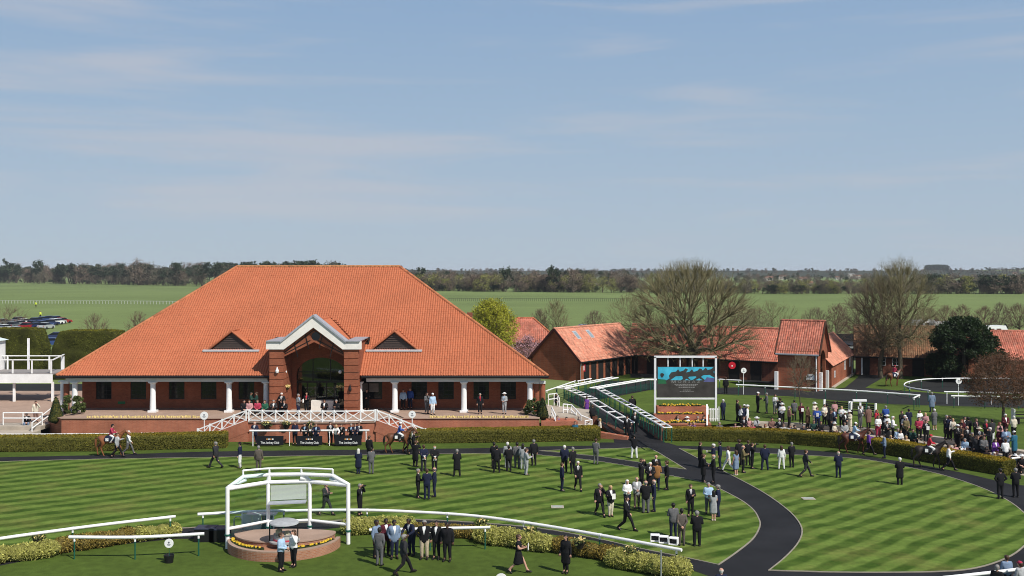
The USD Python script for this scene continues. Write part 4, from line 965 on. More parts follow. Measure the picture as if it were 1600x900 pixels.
# dark evergreen
def leafy(label, name, p, h, w, mat, seed, n, size, clumps=40, trunk=.2, cat="tree", base=.05):
    t = thing(name, label, cat, p); rng = np.random.default_rng(seed); mb = MB()
    cc = []
    for k in range(clumps):
        u = rng.uniform(0, 1) ** .8; a = rng.uniform(0, 2 * math.pi); zz = h * (base + (.97 - base) * u)
        rad = w / 2 * math.sqrt(max(0, 1 - ((u - .38) / .64) ** 2)) * (0.35 + .65 * rng.uniform(0, 1) ** .5)
        cc.append((rad * math.cos(a), rad * math.sin(a), zz))
    cc = np.array(cc); i = rng.integers(0, clumps, n); sd_ = min(h, w) * .088
    g = rng.normal(size=(n, 3)); g /= np.linalg.norm(g, axis=1, keepdims=True); pts = cc[i] + g * sd_ * rng.uniform(.5, 1.35, (n, 1)) * (1, 1, .8)
    leaf_quads(mb, pts[pts[:, 2] > .03], size, rng, .3)
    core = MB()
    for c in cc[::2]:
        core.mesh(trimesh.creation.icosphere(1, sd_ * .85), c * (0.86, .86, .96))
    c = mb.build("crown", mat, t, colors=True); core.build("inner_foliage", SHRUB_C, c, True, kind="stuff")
    if trunk:
        MB().tube([(0, 0, 0), (0, 0, h * .7)], [trunk, trunk * .4], 7).build("trunk", BARK, t)
    return t
leafy("dense dark evergreen tree in front of the old stable range", "evergreen_tree", np.array([xD(1506, 117.0), 117.0, ZB]), 7.0, 7.6, LEAF_DK, 61, 30000, .15, 130, .25)

def clipped(name, label, mesh_v, mesh_f, mat, seed, leaf_n, size, amp=.05, cat="hedge", sunlit_top_tint=(1.5, 1.25, .9), kscale=2.2, tint_from=None):
    """a clipped hedge: displaced body covered in small leaves, the sunlit top put into the leaf colour"""
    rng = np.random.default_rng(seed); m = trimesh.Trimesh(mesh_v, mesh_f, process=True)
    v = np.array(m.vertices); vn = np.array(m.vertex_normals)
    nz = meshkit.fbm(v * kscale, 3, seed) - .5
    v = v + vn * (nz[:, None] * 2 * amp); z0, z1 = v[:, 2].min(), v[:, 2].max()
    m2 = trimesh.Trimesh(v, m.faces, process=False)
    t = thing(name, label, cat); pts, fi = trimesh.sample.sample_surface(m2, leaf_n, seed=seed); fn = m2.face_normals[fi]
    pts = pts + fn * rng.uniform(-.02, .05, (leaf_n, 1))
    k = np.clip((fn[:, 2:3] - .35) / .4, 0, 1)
    tint = 1 + (np.array(sunlit_top_tint) - 1) * k  # upward leaves tinted paler and yellower: sunlight on the top painted in
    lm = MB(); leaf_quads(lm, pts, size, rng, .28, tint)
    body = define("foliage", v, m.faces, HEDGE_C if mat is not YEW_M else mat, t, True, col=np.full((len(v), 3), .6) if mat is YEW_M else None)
    lm.build("leaves", mat, body, colors=True, kind="stuff")
    return t
def hedge_body(line, w, h, step=.18, z0=0.0, end=True):
    """rounded box swept along a ground line; the line is the front foot"""
    L = LineString(line); n = max(2, int(L.length / step)); s = np.linspace(0, L.length, n + 1)
    P = np.array([L.interpolate(k).coords[0] for k in s]); T_ = np.gradient(P, axis=0); T_ /= np.linalg.norm(T_, axis=1, keepdims=True); Nn = np.stack([-T_[:, 1], T_[:, 0]], 1)
    c = .16; prof = [(0.06, 0)] + [(0, k) for k in np.linspace(.12, h - c, max(3, int((h - c) / step)))] + [(c * .3, h - c * .3), (c, h)] + [(k, h) for k in np.linspace(c + step, w - c, max(2, int(w / step)))] + [(w - c * .3, h - c * .3), (w, h - c), (w, .3), (w - .06, 0)]
    prof = np.array(prof); m = len(prof)
    v = np.stack([P[:, None, 0] + Nn[:, None, 0] * prof[None, :, 0], P[:, None, 1] + Nn[:, None, 1] * prof[None, :, 0], np.broadcast_to(prof[None, :, 1] + z0, (n + 1, m))], -1).reshape(-1, 3)
    f = [(i * m + j, (i + 1) * m + j, (i + 1) * m + j + 1) for i in range(n) for j in range(m - 1)] + [(i * m + j, (i + 1) * m + j + 1, i * m + j + 1) for i in range(n) for j in range(m - 1)]
    f += [(0, k, k + 1) for k in range(1, m - 1)] + [(n * m, n * m + k + 1, n * m + k) for k in range(1, m - 1)]
    return v, np.array(f)
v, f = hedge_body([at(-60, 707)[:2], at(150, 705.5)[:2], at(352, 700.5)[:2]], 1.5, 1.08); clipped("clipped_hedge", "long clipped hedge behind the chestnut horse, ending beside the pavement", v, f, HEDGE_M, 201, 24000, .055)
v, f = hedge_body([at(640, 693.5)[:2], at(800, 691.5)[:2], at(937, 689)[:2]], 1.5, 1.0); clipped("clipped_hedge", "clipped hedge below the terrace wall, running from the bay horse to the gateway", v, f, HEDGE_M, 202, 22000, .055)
v, f = hedge_body([tuple(p) for p in HEDGE_R] , 1.3, 0.98); clipped("clipped_hedge", "long curved clipped hedge in front of the packed spectators", v, f, HEDGE_M, 203, 40000, .055, sunlit_top_tint=(2.0, 1.5, .8))
# big clipped yews at the side
for (pxa, pxb, pt, pb, D, lab, sd_) in ((-30, 61, 514, 590, 122, "tall clipped yew hedge behind the little white kiosk roof", 5), (80, 190, 517, 600, 118, "tall clipped yew hedge behind the white deck rail, next to the roof hip", 6)):
    xa, xb = xD(pxa, D), xD(pxb, D); zt = CAM_H - (pt - HORIZON) * D / FPX
    m = trimesh.creation.box((xb - xa, 3.2, zt - ZB)).subdivide().subdivide().subdivide().subdivide()
    v = np.array(m.vertices); hh = (zt - ZB) / 2; hw = (xb - xa) / 2; q = np.clip(v[:, 2] / hh, -1, 1)
    v[:, 0] *= 1 - .22 * np.clip(q, 0, 1) ** 2; r_ = np.abs(v[:, 0]) / hw; v[:, 2] -= .35 * np.clip((r_ - .5) / .5, 0, 1) ** 2 * (v[:, 2] > 0)
    v += ((xa + xb) / 2, D + 1.6, (zt + ZB) / 2)
    clipped("yew_hedge", lab, v, m.faces, YEW_M, 210 + sd_, 9000, .09, .14, sunlit_top_tint=(1.6, 1.35, .8), kscale=1.1)
# conical topiary and shrubs beside the terrace
def cone_bush(px, pyb, pyt, wpx, D, z, lab, sd_):
    h = (pyb - pyt) * D / FPX; w = wpx * D / FPX
    pr = [(w / 2 * math.sin(min(1, t * 6) * math.pi / 2) * (1 - t) ** .85 + .02, h * t) for t in np.linspace(0, 1, 14)]
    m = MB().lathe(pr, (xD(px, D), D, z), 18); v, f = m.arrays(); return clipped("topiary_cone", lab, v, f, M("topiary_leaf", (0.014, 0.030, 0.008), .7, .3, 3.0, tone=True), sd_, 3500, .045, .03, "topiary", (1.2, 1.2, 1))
cone_bush(87.5, 662, 620, 25, 83.3, 1.02, "dark clipped cone bush at the end of the terrace near the bare steps", 221)
cone_bush(848, 655, 621, 20, 83.3, 1.35, "dark clipped cone bush on the brick planter beside the gateway steps", 222)
leafy("rounded green shrub next to the cone bush at the building corner", "green_shrub", np.array([xD(112, 84.6), 84.6, ZT]), 1.5, 2.1, M("mid_green_leaf", (0.065, 0.085, 0.022), .6, .3, 2.0, tone=True), 223, 6500, .08, 40, 0, "shrub")
leafy("rounded green shrub behind the cone bush at the planter", "green_shrub", np.array([xD(836, 84.4), 84.4, ZT]), 1.3, 1.9, MATS["mid_green_leaf"], 224, 6000, .08, 40, 0, "shrub")
# variegated shrubs along the running rail in the foreground
def fg_shrub(pts, h, w, mat, lab, sd_, n):
    rng = np.random.default_rng(sd_); P = smooth([at(px, py)[:2] for px, py in pts], 6); L = LineString(P)
    t = thing("variegated_shrub", lab, "shrub"); m = MB(); cl = []
    k = max(3, int(L.length / .38))
    for i in range(k):
        q = np.array(L.interpolate(L.length * (i + .5) / k).coords[0]); cl.append((*(q + rng.normal(0, .05, 2)), h * rng.uniform(.42, .52), rng.uniform(.85, 1.1)))
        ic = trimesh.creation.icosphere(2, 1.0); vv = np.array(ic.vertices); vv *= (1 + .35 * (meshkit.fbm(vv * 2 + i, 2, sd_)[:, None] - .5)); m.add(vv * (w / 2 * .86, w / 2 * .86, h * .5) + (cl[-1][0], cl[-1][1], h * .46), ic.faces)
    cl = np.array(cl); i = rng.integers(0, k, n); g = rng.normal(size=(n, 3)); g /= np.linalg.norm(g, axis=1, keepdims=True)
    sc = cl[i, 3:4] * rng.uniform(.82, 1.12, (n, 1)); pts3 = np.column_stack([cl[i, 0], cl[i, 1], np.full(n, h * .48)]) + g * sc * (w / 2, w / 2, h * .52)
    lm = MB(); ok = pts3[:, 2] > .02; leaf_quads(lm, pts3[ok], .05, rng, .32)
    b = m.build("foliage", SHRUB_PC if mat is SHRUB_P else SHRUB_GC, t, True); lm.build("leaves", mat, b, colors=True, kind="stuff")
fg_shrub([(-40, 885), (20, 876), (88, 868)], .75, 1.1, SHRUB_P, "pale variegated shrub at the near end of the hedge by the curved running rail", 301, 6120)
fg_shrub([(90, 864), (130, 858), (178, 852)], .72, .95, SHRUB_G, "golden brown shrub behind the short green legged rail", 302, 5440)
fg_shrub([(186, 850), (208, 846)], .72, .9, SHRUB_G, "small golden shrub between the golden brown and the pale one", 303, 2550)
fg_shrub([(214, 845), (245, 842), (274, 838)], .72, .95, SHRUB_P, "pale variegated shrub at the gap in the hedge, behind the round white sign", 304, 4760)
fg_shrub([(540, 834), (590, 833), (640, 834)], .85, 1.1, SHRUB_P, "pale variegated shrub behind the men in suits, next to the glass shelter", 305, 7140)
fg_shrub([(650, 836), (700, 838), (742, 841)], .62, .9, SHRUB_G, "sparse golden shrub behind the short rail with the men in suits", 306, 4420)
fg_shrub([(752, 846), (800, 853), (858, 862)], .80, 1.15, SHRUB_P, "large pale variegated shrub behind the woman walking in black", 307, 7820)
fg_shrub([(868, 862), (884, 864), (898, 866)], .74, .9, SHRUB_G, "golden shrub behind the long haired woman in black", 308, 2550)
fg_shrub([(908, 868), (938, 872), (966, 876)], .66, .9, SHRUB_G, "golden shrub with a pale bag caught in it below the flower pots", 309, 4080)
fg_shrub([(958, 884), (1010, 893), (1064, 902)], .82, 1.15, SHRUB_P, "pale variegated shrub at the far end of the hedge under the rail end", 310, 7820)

# ---- far trees: low detail crowns, the wood as one mass, the ones that stand out as trees of their own
FAR_BARE = M("far_bare_wood", (0.16, 0.118, 0.088), 0.95, 0.3, 0.15, tone=True)
FAR_BARE2 = M("far_grey_wood", (0.125, 0.108, 0.076), 0.95, 0.3, 0.15, tone=True)
FAR_PINE = M("far_pine", (0.034, 0.050, 0.026), 0.95, 0.3, 0.15, tone=True)
FAR_GREEN = M("far_spring_green", (0.20, 0.20, 0.06), 0.95, 0.3, 0.15, tone=True)
def far_tree_parts(kind, seed):
    rng = np.random.default_rng(seed); tk, cr = MB(), MB()
    if kind == "pine":
        tk.tube([(0, 0, 0), (.2, 0, .5), (0, 0, .9)], [.020, .015, .006], 5); n, cl = 420, 12
        cc = np.column_stack([rng.normal(0, .12, cl), rng.normal(0, .12, cl), rng.uniform(.5, .95, cl)]); sp = .085; sz = .045
    else:
        tk.tube([(0, 0, 0), (0, 0, .55)], [.022, .008], 5); n, cl = 900, 26
        u = rng.uniform(0, 1, cl); a = rng.uniform(0, 6.28, cl); r_ = .34 * np.sqrt(np.clip(1 - ((u - .45) / .6) ** 2, 0, 1)) * rng.uniform(.3, 1, cl)
        cc = np.column_stack([r_ * np.cos(a), r_ * np.sin(a), .14 + .8 * u]); sp = .10; sz = .026
        for c in cc:
            tk.tube([(0, 0, c[2] * .4), c * .95], [.007, .002], 3, cap=False)
    i = rng.integers(0, cl, n); g = rng.normal(size=(n, 3)); pts = cc[i] + g * sp * .62
    leaf_quads(cr, pts[pts[:, 2] > .02], sz, rng, .3)
    return tk, cr
def tree_line(pts, n, hts, kinds, seed, name, lab, spread=18, z=ZB):
    """a far-off wood, one mass: a point instancer over a few low tree shapes"""
    rng = np.random.default_rng(seed)
    pi = UsdGeom.PointInstancer.Define(stage, numbered("/World/" + name)); tag(pi, lab, "wood", kind="stuff")
    pr = UsdGeom.Scope.Define(stage, str(pi.GetPath()) + "/kinds"); tg = []
    for k, (kd, mt) in enumerate(kinds):
        x = UsdGeom.Xform.Define(stage, "%s/kinds/tree_%03d" % (pi.GetPath(), k)); tk, cr = far_tree_parts(kd, seed + k)
        tk.build("trunk", BARK, x); cr.build("crown", mt, x, colors=True); tg.append(x.GetPath())
    pi.CreatePrototypesRel().SetTargets(tg)
    L = LineString(pts); s = rng.uniform(0, L.length, n); P = np.array([L.interpolate(k).coords[0] for k in s]); P[:, 1] += np.abs(rng.normal(0, spread, n)); P[:, 0] += rng.normal(0, 4, n)
    hs = rng.uniform(*hts, n)
    pi.CreatePositionsAttr(Vt.Vec3fArray.FromNumpy(np.column_stack([P, np.full(n, z)]).astype(np.float32)))
    pi.CreateScalesAttr(Vt.Vec3fArray.FromNumpy((hs[:, None] * np.column_stack([rng.uniform(.9, 1.5, n)] * 2 + [np.ones(n)])).astype(np.float32)))
    a = rng.uniform(0, math.pi, n); pi.CreateOrientationsAttr(Vt.QuathArray([Gf.Quath(float(math.cos(k)), 0, 0, float(math.sin(k))) for k in a]))
    pi.CreateProtoIndicesAttr(Vt.IntArray([int(k) for k in rng.choice(len(kinds), n)]))
def fw(px, py):
    return at(px, py, ZB)[:2]
edge_l = [fw(-260, 441), fw(0, 442), fw(160, 444.5), fw(320, 447.5), fw(520, 452)]
edge_m = [fw(520, 452), fw(700, 455), fw(860, 456.5), fw(1000, 457.5)]
edge_r = [fw(1000, 457.5), fw(1220, 459.5), fw(1400, 459.5), fw(1600, 459.5), fw(1900, 461)]
tree_line(edge_l, 230, (12, 20), [("pine", FAR_PINE), ("bare", FAR_BARE), ("pine", FAR_PINE), ("bare", FAR_BARE2), ("pine", FAR_PINE)], 401, "pine_wood", "dark pine and bare wood along the edge of the far field")
tree_line(edge_m, 170, (8, 11.5), [("bare", FAR_BARE), ("bare", FAR_BARE2), ("bare", FAR_BARE), ("bare", FAR_GREEN)], 402, "bare_wood", "brown leafless wood along the field edge beyond the big roof")
er1, er2 = edge_r[:3], edge_r[2:]
tree_line(er1, 120, (4.5, 8.0), [("bare", FAR_BARE), ("bare", FAR_BARE2), ("bare", FAR_BARE2), ("bare", FAR_GREEN)], 403, "mixed_wood", "low mixed wood along the field edge in front of the town")
tree_line(er2, 150, (7.5, 11.0), [("bare", FAR_BARE), ("bare", FAR_BARE2), ("bare", FAR_BARE2), ("bare", FAR_GREEN), ("pine", FAR_PINE)], 404, "mixed_wood", "taller mixed wood along the field edge beyond the evergreen")
for k, e in enumerate((edge_l, edge_m, edge_r)):   # the scrubby foot of the wood
    tree_line(e, 160, (2.5, 5), [("bare", FAR_BARE2), ("pine", FAR_PINE)], 410 + k, "scrub_edge", ("low dark scrub at the foot of the pine wood", "low dark scrub at the foot of the brown wood", "low dark scrub at the foot of the mixed wood")[k], 3)
bk = lambda e, d: [(p[0] * (1 + d / p[1]), p[1] + d) for p in e]
tree_line(bk(edge_m, 260), 120, (9, 14), [("bare", FAR_BARE2), ("pine", FAR_PINE), ("bare", FAR_BARE)], 420, "back_wood", "second line of trees showing over the brown wood", 60)
tree_line(bk(edge_r, 420), 170, (5, 8.5), [("bare", FAR_BARE2), ("pine", FAR_PINE), ("bare", FAR_BARE)], 421, "back_wood", "second line of trees in the town beyond the mixed wood", 140)
tree_line(bk(edge_l, 200), 130, (14, 22), [("pine", FAR_PINE), ("bare", FAR_BARE)], 422, "back_wood", "second line of trees showing over the pine wood", 60)
tree_line([(-700, 2150), (1300, 2150)], 430, (6, 12), [("bare", FAR_BARE2), ("pine", FAR_PINE), ("bare", FAR_BARE)], 430, "hill_wood", "wooded crest of the low hill beyond the town", 90, 9.0)
tree_line([(1250, 2700), (2100, 2500)], 170, (5, 11), [("bare", FAR_BARE2), ("pine", FAR_PINE)], 431, "hill_wood", "wood along the pale hill beside the dark copse", 40, 14.0)
tree_line(bk(edge_r, 110), 150, (4.5, 7.5), [("bare", FAR_BARE2), ("bare", FAR_BARE), ("bare", FAR_GREEN)], 432, "back_wood", "trees between the field edge wood and the town", 40)
tree_line(bk(edge_r, 850), 190, (6, 11), [("bare", FAR_BARE2), ("pine", FAR_PINE), ("bare", FAR_BARE)], 433, "back_wood", "trees on the far side of the town below the hill", 160)
tree_line(bk(edge_m, 120), 110, (8, 11), [("bare", FAR_BARE2), ("bare", FAR_BARE)], 434, "back_wood", "trees close behind the front of the brown wood", 40)
tree_line(bk(edge_l, 90), 120, (12, 19), [("pine", FAR_PINE), ("bare", FAR_BARE), ("bare", FAR_BARE2)], 435, "back_wood", "trees close behind the front of the pine wood", 40)
singles = [(62, 408, 444, 7, "pine", FAR_PINE, "tall dark pine standing above the wood near the picture edge"), (15, 406, 443, 8, "pine", FAR_PINE, "broad dark pine in the wood at the picture edge"), (100, 414, 444, 8, "pine", FAR_PINE, "dark pine with a flat top in the far wood"), (218, 406, 446, 9, "bare", FAR_BARE, "rounded brown tree standing highest in the pine wood"), (520, 408, 452, 8, "bare", FAR_BARE2, "bare tree showing just above the roof ridge"),
           (430, 410, 450, 5, "pine", FAR_PINE, "small round pine peeping over the roof ridge"), (413, 411, 450, 5, "pine", FAR_PINE, "first of two small round pines over the roof ridge"), (655, 418, 453, 7, "pine", FAR_PINE, "dark round tree just beyond the roof ridge end"), (790, 417, 456, 8, "pine", FAR_PINE, "dark spreading cedar rising above the brown wood"), (861, 417, 456.5, 5, "pine", FAR_PINE, "pointed dark conifer above the brown wood"), (871, 419.5, 456.5, 5, "pine", FAR_PINE, "smaller conifer beside the pointed one"), (895, 419, 457, 6, "bare", FAR_BARE, "bare tree beside the two conifers"),
           (758, 427, 456, 6, "bare", FAR_GREEN, "pale green tree in front of the brown wood"), (920, 428, 457, 8, "bare", FAR_GREEN, "yellow green tree at the field edge"), (955, 433, 457.5, 8, "bare", FAR_GREEN, "pale olive tree in the field edge wood"), (1022, 427, 458, 9, "bare", FAR_GREEN, "olive tree just clear of the big bare tree"), (1165, 432, 459, 14, "bare", FAR_BARE2, "round grey green tree standing before the town"), (1238, 438, 459, 12, "bare", FAR_BARE2, "round grey tree in front of the white houses"), (1285, 437, 459, 12, "bare", FAR_BARE2, "dark round tree at the field edge below the wooded hill")]
for k, (px, pt, pb, wpx, kd, mt, lab) in enumerate(singles):
    p = at(px, pb, ZB); h = (pb - pt) * p[1] / FPX; t = thing("far_tree", lab, "tree", (p[0], p[1] - 2, ZB), scale=(h * (.9 if kd == "pine" else 1.1), h * (.9 if kd == "pine" else 1.1), h))
    tk, cr = far_tree_parts(kd, 500 + k); tk.build("trunk", BARK, t); cr.build("crown", mt, t, colors=True)
# the square dark copse on the hill
p = np.array([xD(1464, 2750.0), 2750.0, 0]); t = thing("hilltop_copse", "dark flat topped copse alone on the pale hill", "wood", (p[0], p[1], 14)); cp = MB(); rng = np.random.default_rng(77)
pts = np.column_stack([rng.uniform(-29, 29, 2600), rng.uniform(-20, 20, 2600), rng.uniform(0, 17, 2600)]); pts[:, 2] *= 1 - .35 * (np.abs(pts[:, 0]) / 29) ** 4; leaf_quads(cp, pts, 2.2, rng, .25)
cp.build("crown", FAR_PINE, t, colors=True); MB().box((0, 0, 5), (50, 34, 10)).build("inner_foliage", SHRUB_C, t)
tag(t, kind="stuff")
# ---------------------------------------------------------------- rails, signs, screen, cars, small things
def rail(label, pts, zg, h=1.1, post_step=2.4, r=0.055, post="green", skirt=False, name="running_rail", ends=True, collar=True):
    """a white top rail on posts; pts are ground points (x, y)"""
    P = np.asarray(pts, float)[:, :2]; t = thing(name, label, "rail"); L = LineString(P)
    top = np.column_stack([P, np.full(len(P), zg + h)])
    MB().tube(top, r, 10).build("top_rail", WHITE, t, 40)
    n = max(1, round(L.length / post_step)); off = 0.25 if ends else 0.0
    for k in range(n + 1):
        s = min(max(L.length * k / n, off), L.length - off); q = np.array(L.interpolate(s).coords[0])
        MB().tube([(*q, zg), (*q, zg + h - .2 * collar)], .035, 8).build("post", GREENM if post == "green" else WHITE, t, 40)
        if collar:
            MB().tube([(*q, zg + h - .2), (*q, zg + h - r * .5)], .048, 8).build("post_collar", WHITE, t, 40)
        if 0 < k < n and collar:
            q2 = np.array(L.interpolate(min(s + .3, L.length)).coords[0]); dq = (q2 - q) / max(np.linalg.norm(q2 - q), 1e-6) * .07
            MB().tube([(*(q - dq), zg + h), (*(q + dq), zg + h)], r * 1.14, 10).build("joint_sleeve", WHITE2, t, 40)
    if skirt:
        m = MB()
        for a, b in zip(P[:-1], P[1:]):
            m.beam((*a, zg + h * .42), (*b, zg + h * .42), .03, h * .72)
        m.build("screen_mesh", SKIRT, t)
    return t
def line_px(pts, z):
    return [at(px, py, z)[:2] for px, py in pts]
HR = 1.06
rail("curved white running rail on green posts above the golden shrubs, ending at the hedge gap", smooth(line_px([(-60, 852), (0, 841.5), (90, 829), (180, 817.5), (274, 807)], HR), 4), 0, HR, 4.0, .075)
rail("long curved white running rail passing behind the glass shelter towards the white boxes", smooth(line_px([(309, 803.5), (420, 798.5), (560, 797), (650, 800), (740, 806), (830, 818), (920, 833), (1000, 847.5), (1065, 859.5)], HR), 4), 0, HR, 4.4, .075)
rail("short white rail on dark green posts beside the round white sign", smooth(line_px([(108, 839), (211, 839.5), (319, 834)], 1.03), 3), 0, 1.03, 3.05, .075)
rail("short white rail on dark green posts where the men in suits lean", line_px([(577, 828), (766, 824)], 1.05), 0, 1.05, 3.0, .07)
rail("white rail in front of the brick bay, carrying the three black banners", [at(390, 697)[:2] , at(577, 696.5)[:2]], 0, 1.18, 3.0, .07, post="white")
rail("long low white rail behind the clipped hedge and the chestnut horse", line_px([(-60, 679), (80, 678.5), (240, 677)], 1.02), 0, 1.02, 2.4, .055, post="white")
rail("long white rail on dark posts between the back lawn and the gatehouse", smooth(line_px([(1150, 601), (1262, 606.5), (1345, 611), (1437, 617.5)], ZB + 1.1), 3), ZB, 1.1, 3.0, .075, skirt=False)
rail("short white rail behind the slim signpost beside the screen", line_px([(1121, 592.5), (1158, 594.5)], ZB + 1.1), ZB, 1.1, 2.6, .06)
rail("short white return rail at the gap in the back lawn rail", line_px([(1427, 622), (1437, 617.5)], ZB + 1.1), ZB, 1.1, 3, .07)
rail("curved white rail round the dark walking ring under the trees", smooth(line_px([(1640, 591), (1560, 591), (1480, 591.3), (1440, 593), (1418, 597), (1413, 602), (1424, 606), (1453, 610.5)], ZB + 1.0), 4), ZB, 1.0, 3.0, .06)
rail("rear one of the two white rails behind the coppery tree", line_px([(1475, 612), (1700, 617)], ZB + 1.15), ZB, 1.15, 4, .07, post="white")
rail("front one of the two white rails behind the coppery tree", line_px([(1486, 618.5), (1700, 622.5)], ZB + 1.1), ZB, 1.1, 3.2, .07)
rail("white rail at the near bottom corner in front of the tarmac path", smooth([at(1440, 906, 1.1)[:2], at(1510, 899, 1.1)[:2], at(1600, 888.5, 1.1)[:2], at(1660, 880, 1.1)[:2]], 3), 0, 1.1, 3.5, .07)
rail("white handrail beyond the end of the clipped hedge and the crowd", [at(1580, 727, .6)[:2], at(1660, 716, .6)[:2]], 0, 1.05, 2, .06, post="white")

# wide double rails beside the sunken horse walk: two tubes with ties, green mesh below
def double_rail(label, pts, w, side):
    P = np.asarray(pts, float); t = thing("double_rail", label, "rail"); d = np.gradient(P, axis=0)[:, :2]; d /= np.linalg.norm(d, axis=1, keepdims=True); n = np.stack([-d[:, 1], d[:, 0]], 1) * side
    A, Bb = P.copy(), P.copy(); Bb[:, :2] += n * w
    for q in (A, Bb):
        MB().tube(q + (0, 0, 1.1), .065, 8).build("top_rail", WHITE, t, 40)
    L = LineString(A[:, :2]); m = max(2, round(L.length / 1.7))
    for k in range(m + 1):
        f = k / m * (len(A) - 1); i = min(int(f), len(A) - 2); u = f - i
        a, b = A[i] + (A[i + 1] - A[i]) * u, Bb[i] + (Bb[i + 1] - Bb[i]) * u
        MB().tube([a + (0, 0, 1.1), b + (0, 0, 1.1)], .045, 6).build("tie", WHITE, t)
        MB().tube([a, a + (0, 0, 1.07)], .04, 6).build("post", GREENM, t); MB().tube([b, b + (0, 0, 1.07)], .04, 6).build("post", GREENM, t)
    s = MB()
    for i in range(len(A) - 1):
        s.poly3([A[i] + (0, 0, .10), A[i + 1] + (0, 0, .10), A[i + 1] + (0, 0, .72), A[i] + (0, 0, .72)])
    s.build("screen_mesh", SKIRT, t)
    return t
def z3(px, py, zg):
    p = at(px, py, zg + 1.1); return np.array([p[0], p[1], zg])
double_rail("wide white double rail along the stable side of the upper horse walk", [z3(881, 607, ZB), z3(920, 599, ZB), z3(966, 590, ZB)], .75, 1)
double_rail("short white double rail folding back from the ramp corner", [z3(881, 607, ZB), z3(919, 623.5, ZB)], .8, 1)
double_rail("white double rail along the brick kerb beside the ramp", [z3(921, 627, ZB), z3(948, 644, .45), z3(976, 661, .05)], .85, 1)
double_rail("long white double rail around the lawn side of the horse walk", [z3(1040, 594, ZB), z3(1012, 593.5, ZB), z3(931, 607, ZB)], .7, -1)
double_rail("white double rail running down to the gateway beside the retaining wall", [z3(931, 607, ZB), z3(985, 637, ZB), z3(1037, 668, ZB - .1)], .6, 1)
MB().beam((7.4, 90.0, .3), (9.15, 82.3, .06), .5, .6).build("brick_kerb", BRICK_OLD, label="low brick kerb along the ramp below the double rail", cat="kerb")
# paved steps and handrails at the building's corner
t = thing("corner_steps", "flight of paved steps between the terrace corner and the gateway", "steps")
for k in range(5):
    MB().prism([(3.0 + k * .55, 84.2 - k * .35), (6.2 + k * .1, 84.2 - k * .35), (6.9, 88.4), (3.0 + k * .3, 92 - k)], 0, ZT - .15 - k * .28).build("step", PAVING if k % 2 else CONCRETE, t)
def handrail(label, pts, post_n):
    P = np.asarray(pts, float); t = thing("handrail", label, "handrail")
    for hh in (1.0, .55):
        MB().tube(P + (0, 0, hh), .05, 8).build("rail", WHITE, t, 40)
    for k in range(post_n + 1):
        f = k / post_n * (len(P) - 1); i = min(int(f), len(P) - 2); q = P[i] + (P[i + 1] - P[i]) * (f - i)
        MB().tube([q, q + (0, 0, 1.0)], .045, 8).build("post", WHITE, t)
def g3(px, py, z):
    p = at(px, py, z); return (p[0], p[1], z)
handrail("white handrail beside the corner shrub at the end of the terrace", [g3(857, 634, 1.5), g3(870, 632, 1.45), g3(874, 640, 1.2)], 3)
handrail("white stair handrail with close posts above the brick steps", [g3(880, 650, 1.2), g3(893, 651, 1.15), g3(908, 668, .6)], 4)
handrail("white handrail low against the topiary planter", [g3(862, 655, 1.2), g3(868, 668, .8)], 1)
rail("white slanting rail behind the terrace corner, in front of the blank gable", [at(853, 610, 2.1)[:2], at(899, 596, 2.0)[:2]], ZB, 1.15, 3, .06)
rail("short white rail before the stable doors at the foot of the gable", [at(902, 595.5, 2.0)[:2], at(924, 591.5, 2.0)[:2]], ZB, 1.1, 2, .06, skirt=False)
MB().prism([(2.35, 82.45), (5.3, 82.45), (5.1, 84.2), (2.35, 84.2)], 0, 1.32).build("planter_wall", BRICK_WALL, label="brick planter wall carrying the cone bush beside the steps", cat="planter")
MB().beam((4.6, 83.5, .5), (9.2, 81.4, .0), .5, .55).build("brick_kerb", BRICK_WALL, label="brick ledge where people sit behind the middle hedge end", cat="kerb")
handrail("white angled handrail at the foot of the corner steps", [g3(908, 668, .6), g3(925, 675, .25), g3(914, 677, .25)], 2)
# left side: steps, handrails, white deck and kiosk
handrail("white handrail frame on the bare steps at the picture edge", [g3(5, 664, ZB), g3(36, 664, ZB), g3(66, 664, ZB)], 2)
handrail("white handrail running down the bare steps beside the cone bush", [g3(82, 655, ZB), g3(66, 668, .65), g3(50, 680, .3)], 2)
t = thing("white_deck", "white raised deck with a post and rail balustrade beside the building", "deck"); DY = 98.0
za = CAM_H - (586 - HORIZON) * DY / FPX; zt = CAM_H - (562 - HORIZON) * DY / FPX; xr = xD(83, DY)
MB().box(((xr - 62) / 2, DY + 2, za + .1), (xr + 62, 4.2, .12)).build("deck_floor", M("grey_deck", (.25, .23, .22), .8, .15), t)
MB().box(((xr - 62) / 2, DY - .12, za - .33), (xr + 62, .1, .85)).build("fascia", WHITE, t)
for hh in (zt, ):
    MB().box(((xr - 62) / 2, DY, hh), (xr + 62, .1, .1)).build("rail", WHITE, t)
MB().box(((xr - 62) / 2, DY + 3.9, zt + .06), (xr + 60, .1, .1)).build("rail", WHITE, t)
for px in (-60, -28, 20, 50, 80):
    MB().box((xD(px, DY), DY, (za + zt) / 2), (.13, .1, zt - za)).build("post", WHITE, t)
for px in (-40, 12, 44, 77):
    MB().box((xD(px, DY + 3.9), DY + 3.9, (za + zt) / 2), (.13, .1, zt - za)).build("post", WHITE, t)
MB().box((xD(43, DY + 4), DY + 4.2, za + 1.6), (.2, .2, 3.3)).build("tall_post", WHITE, t)
MB().beam((xr, DY, zt), (xD(100, DY + 4), DY + 4, zt + .18), .1, .1).build("rail", WHITE, t)
MB().box((xD(98, DY + 4), DY + 4, za + .7), (.32, .1, 1.5)).build("post", WHITE, t)
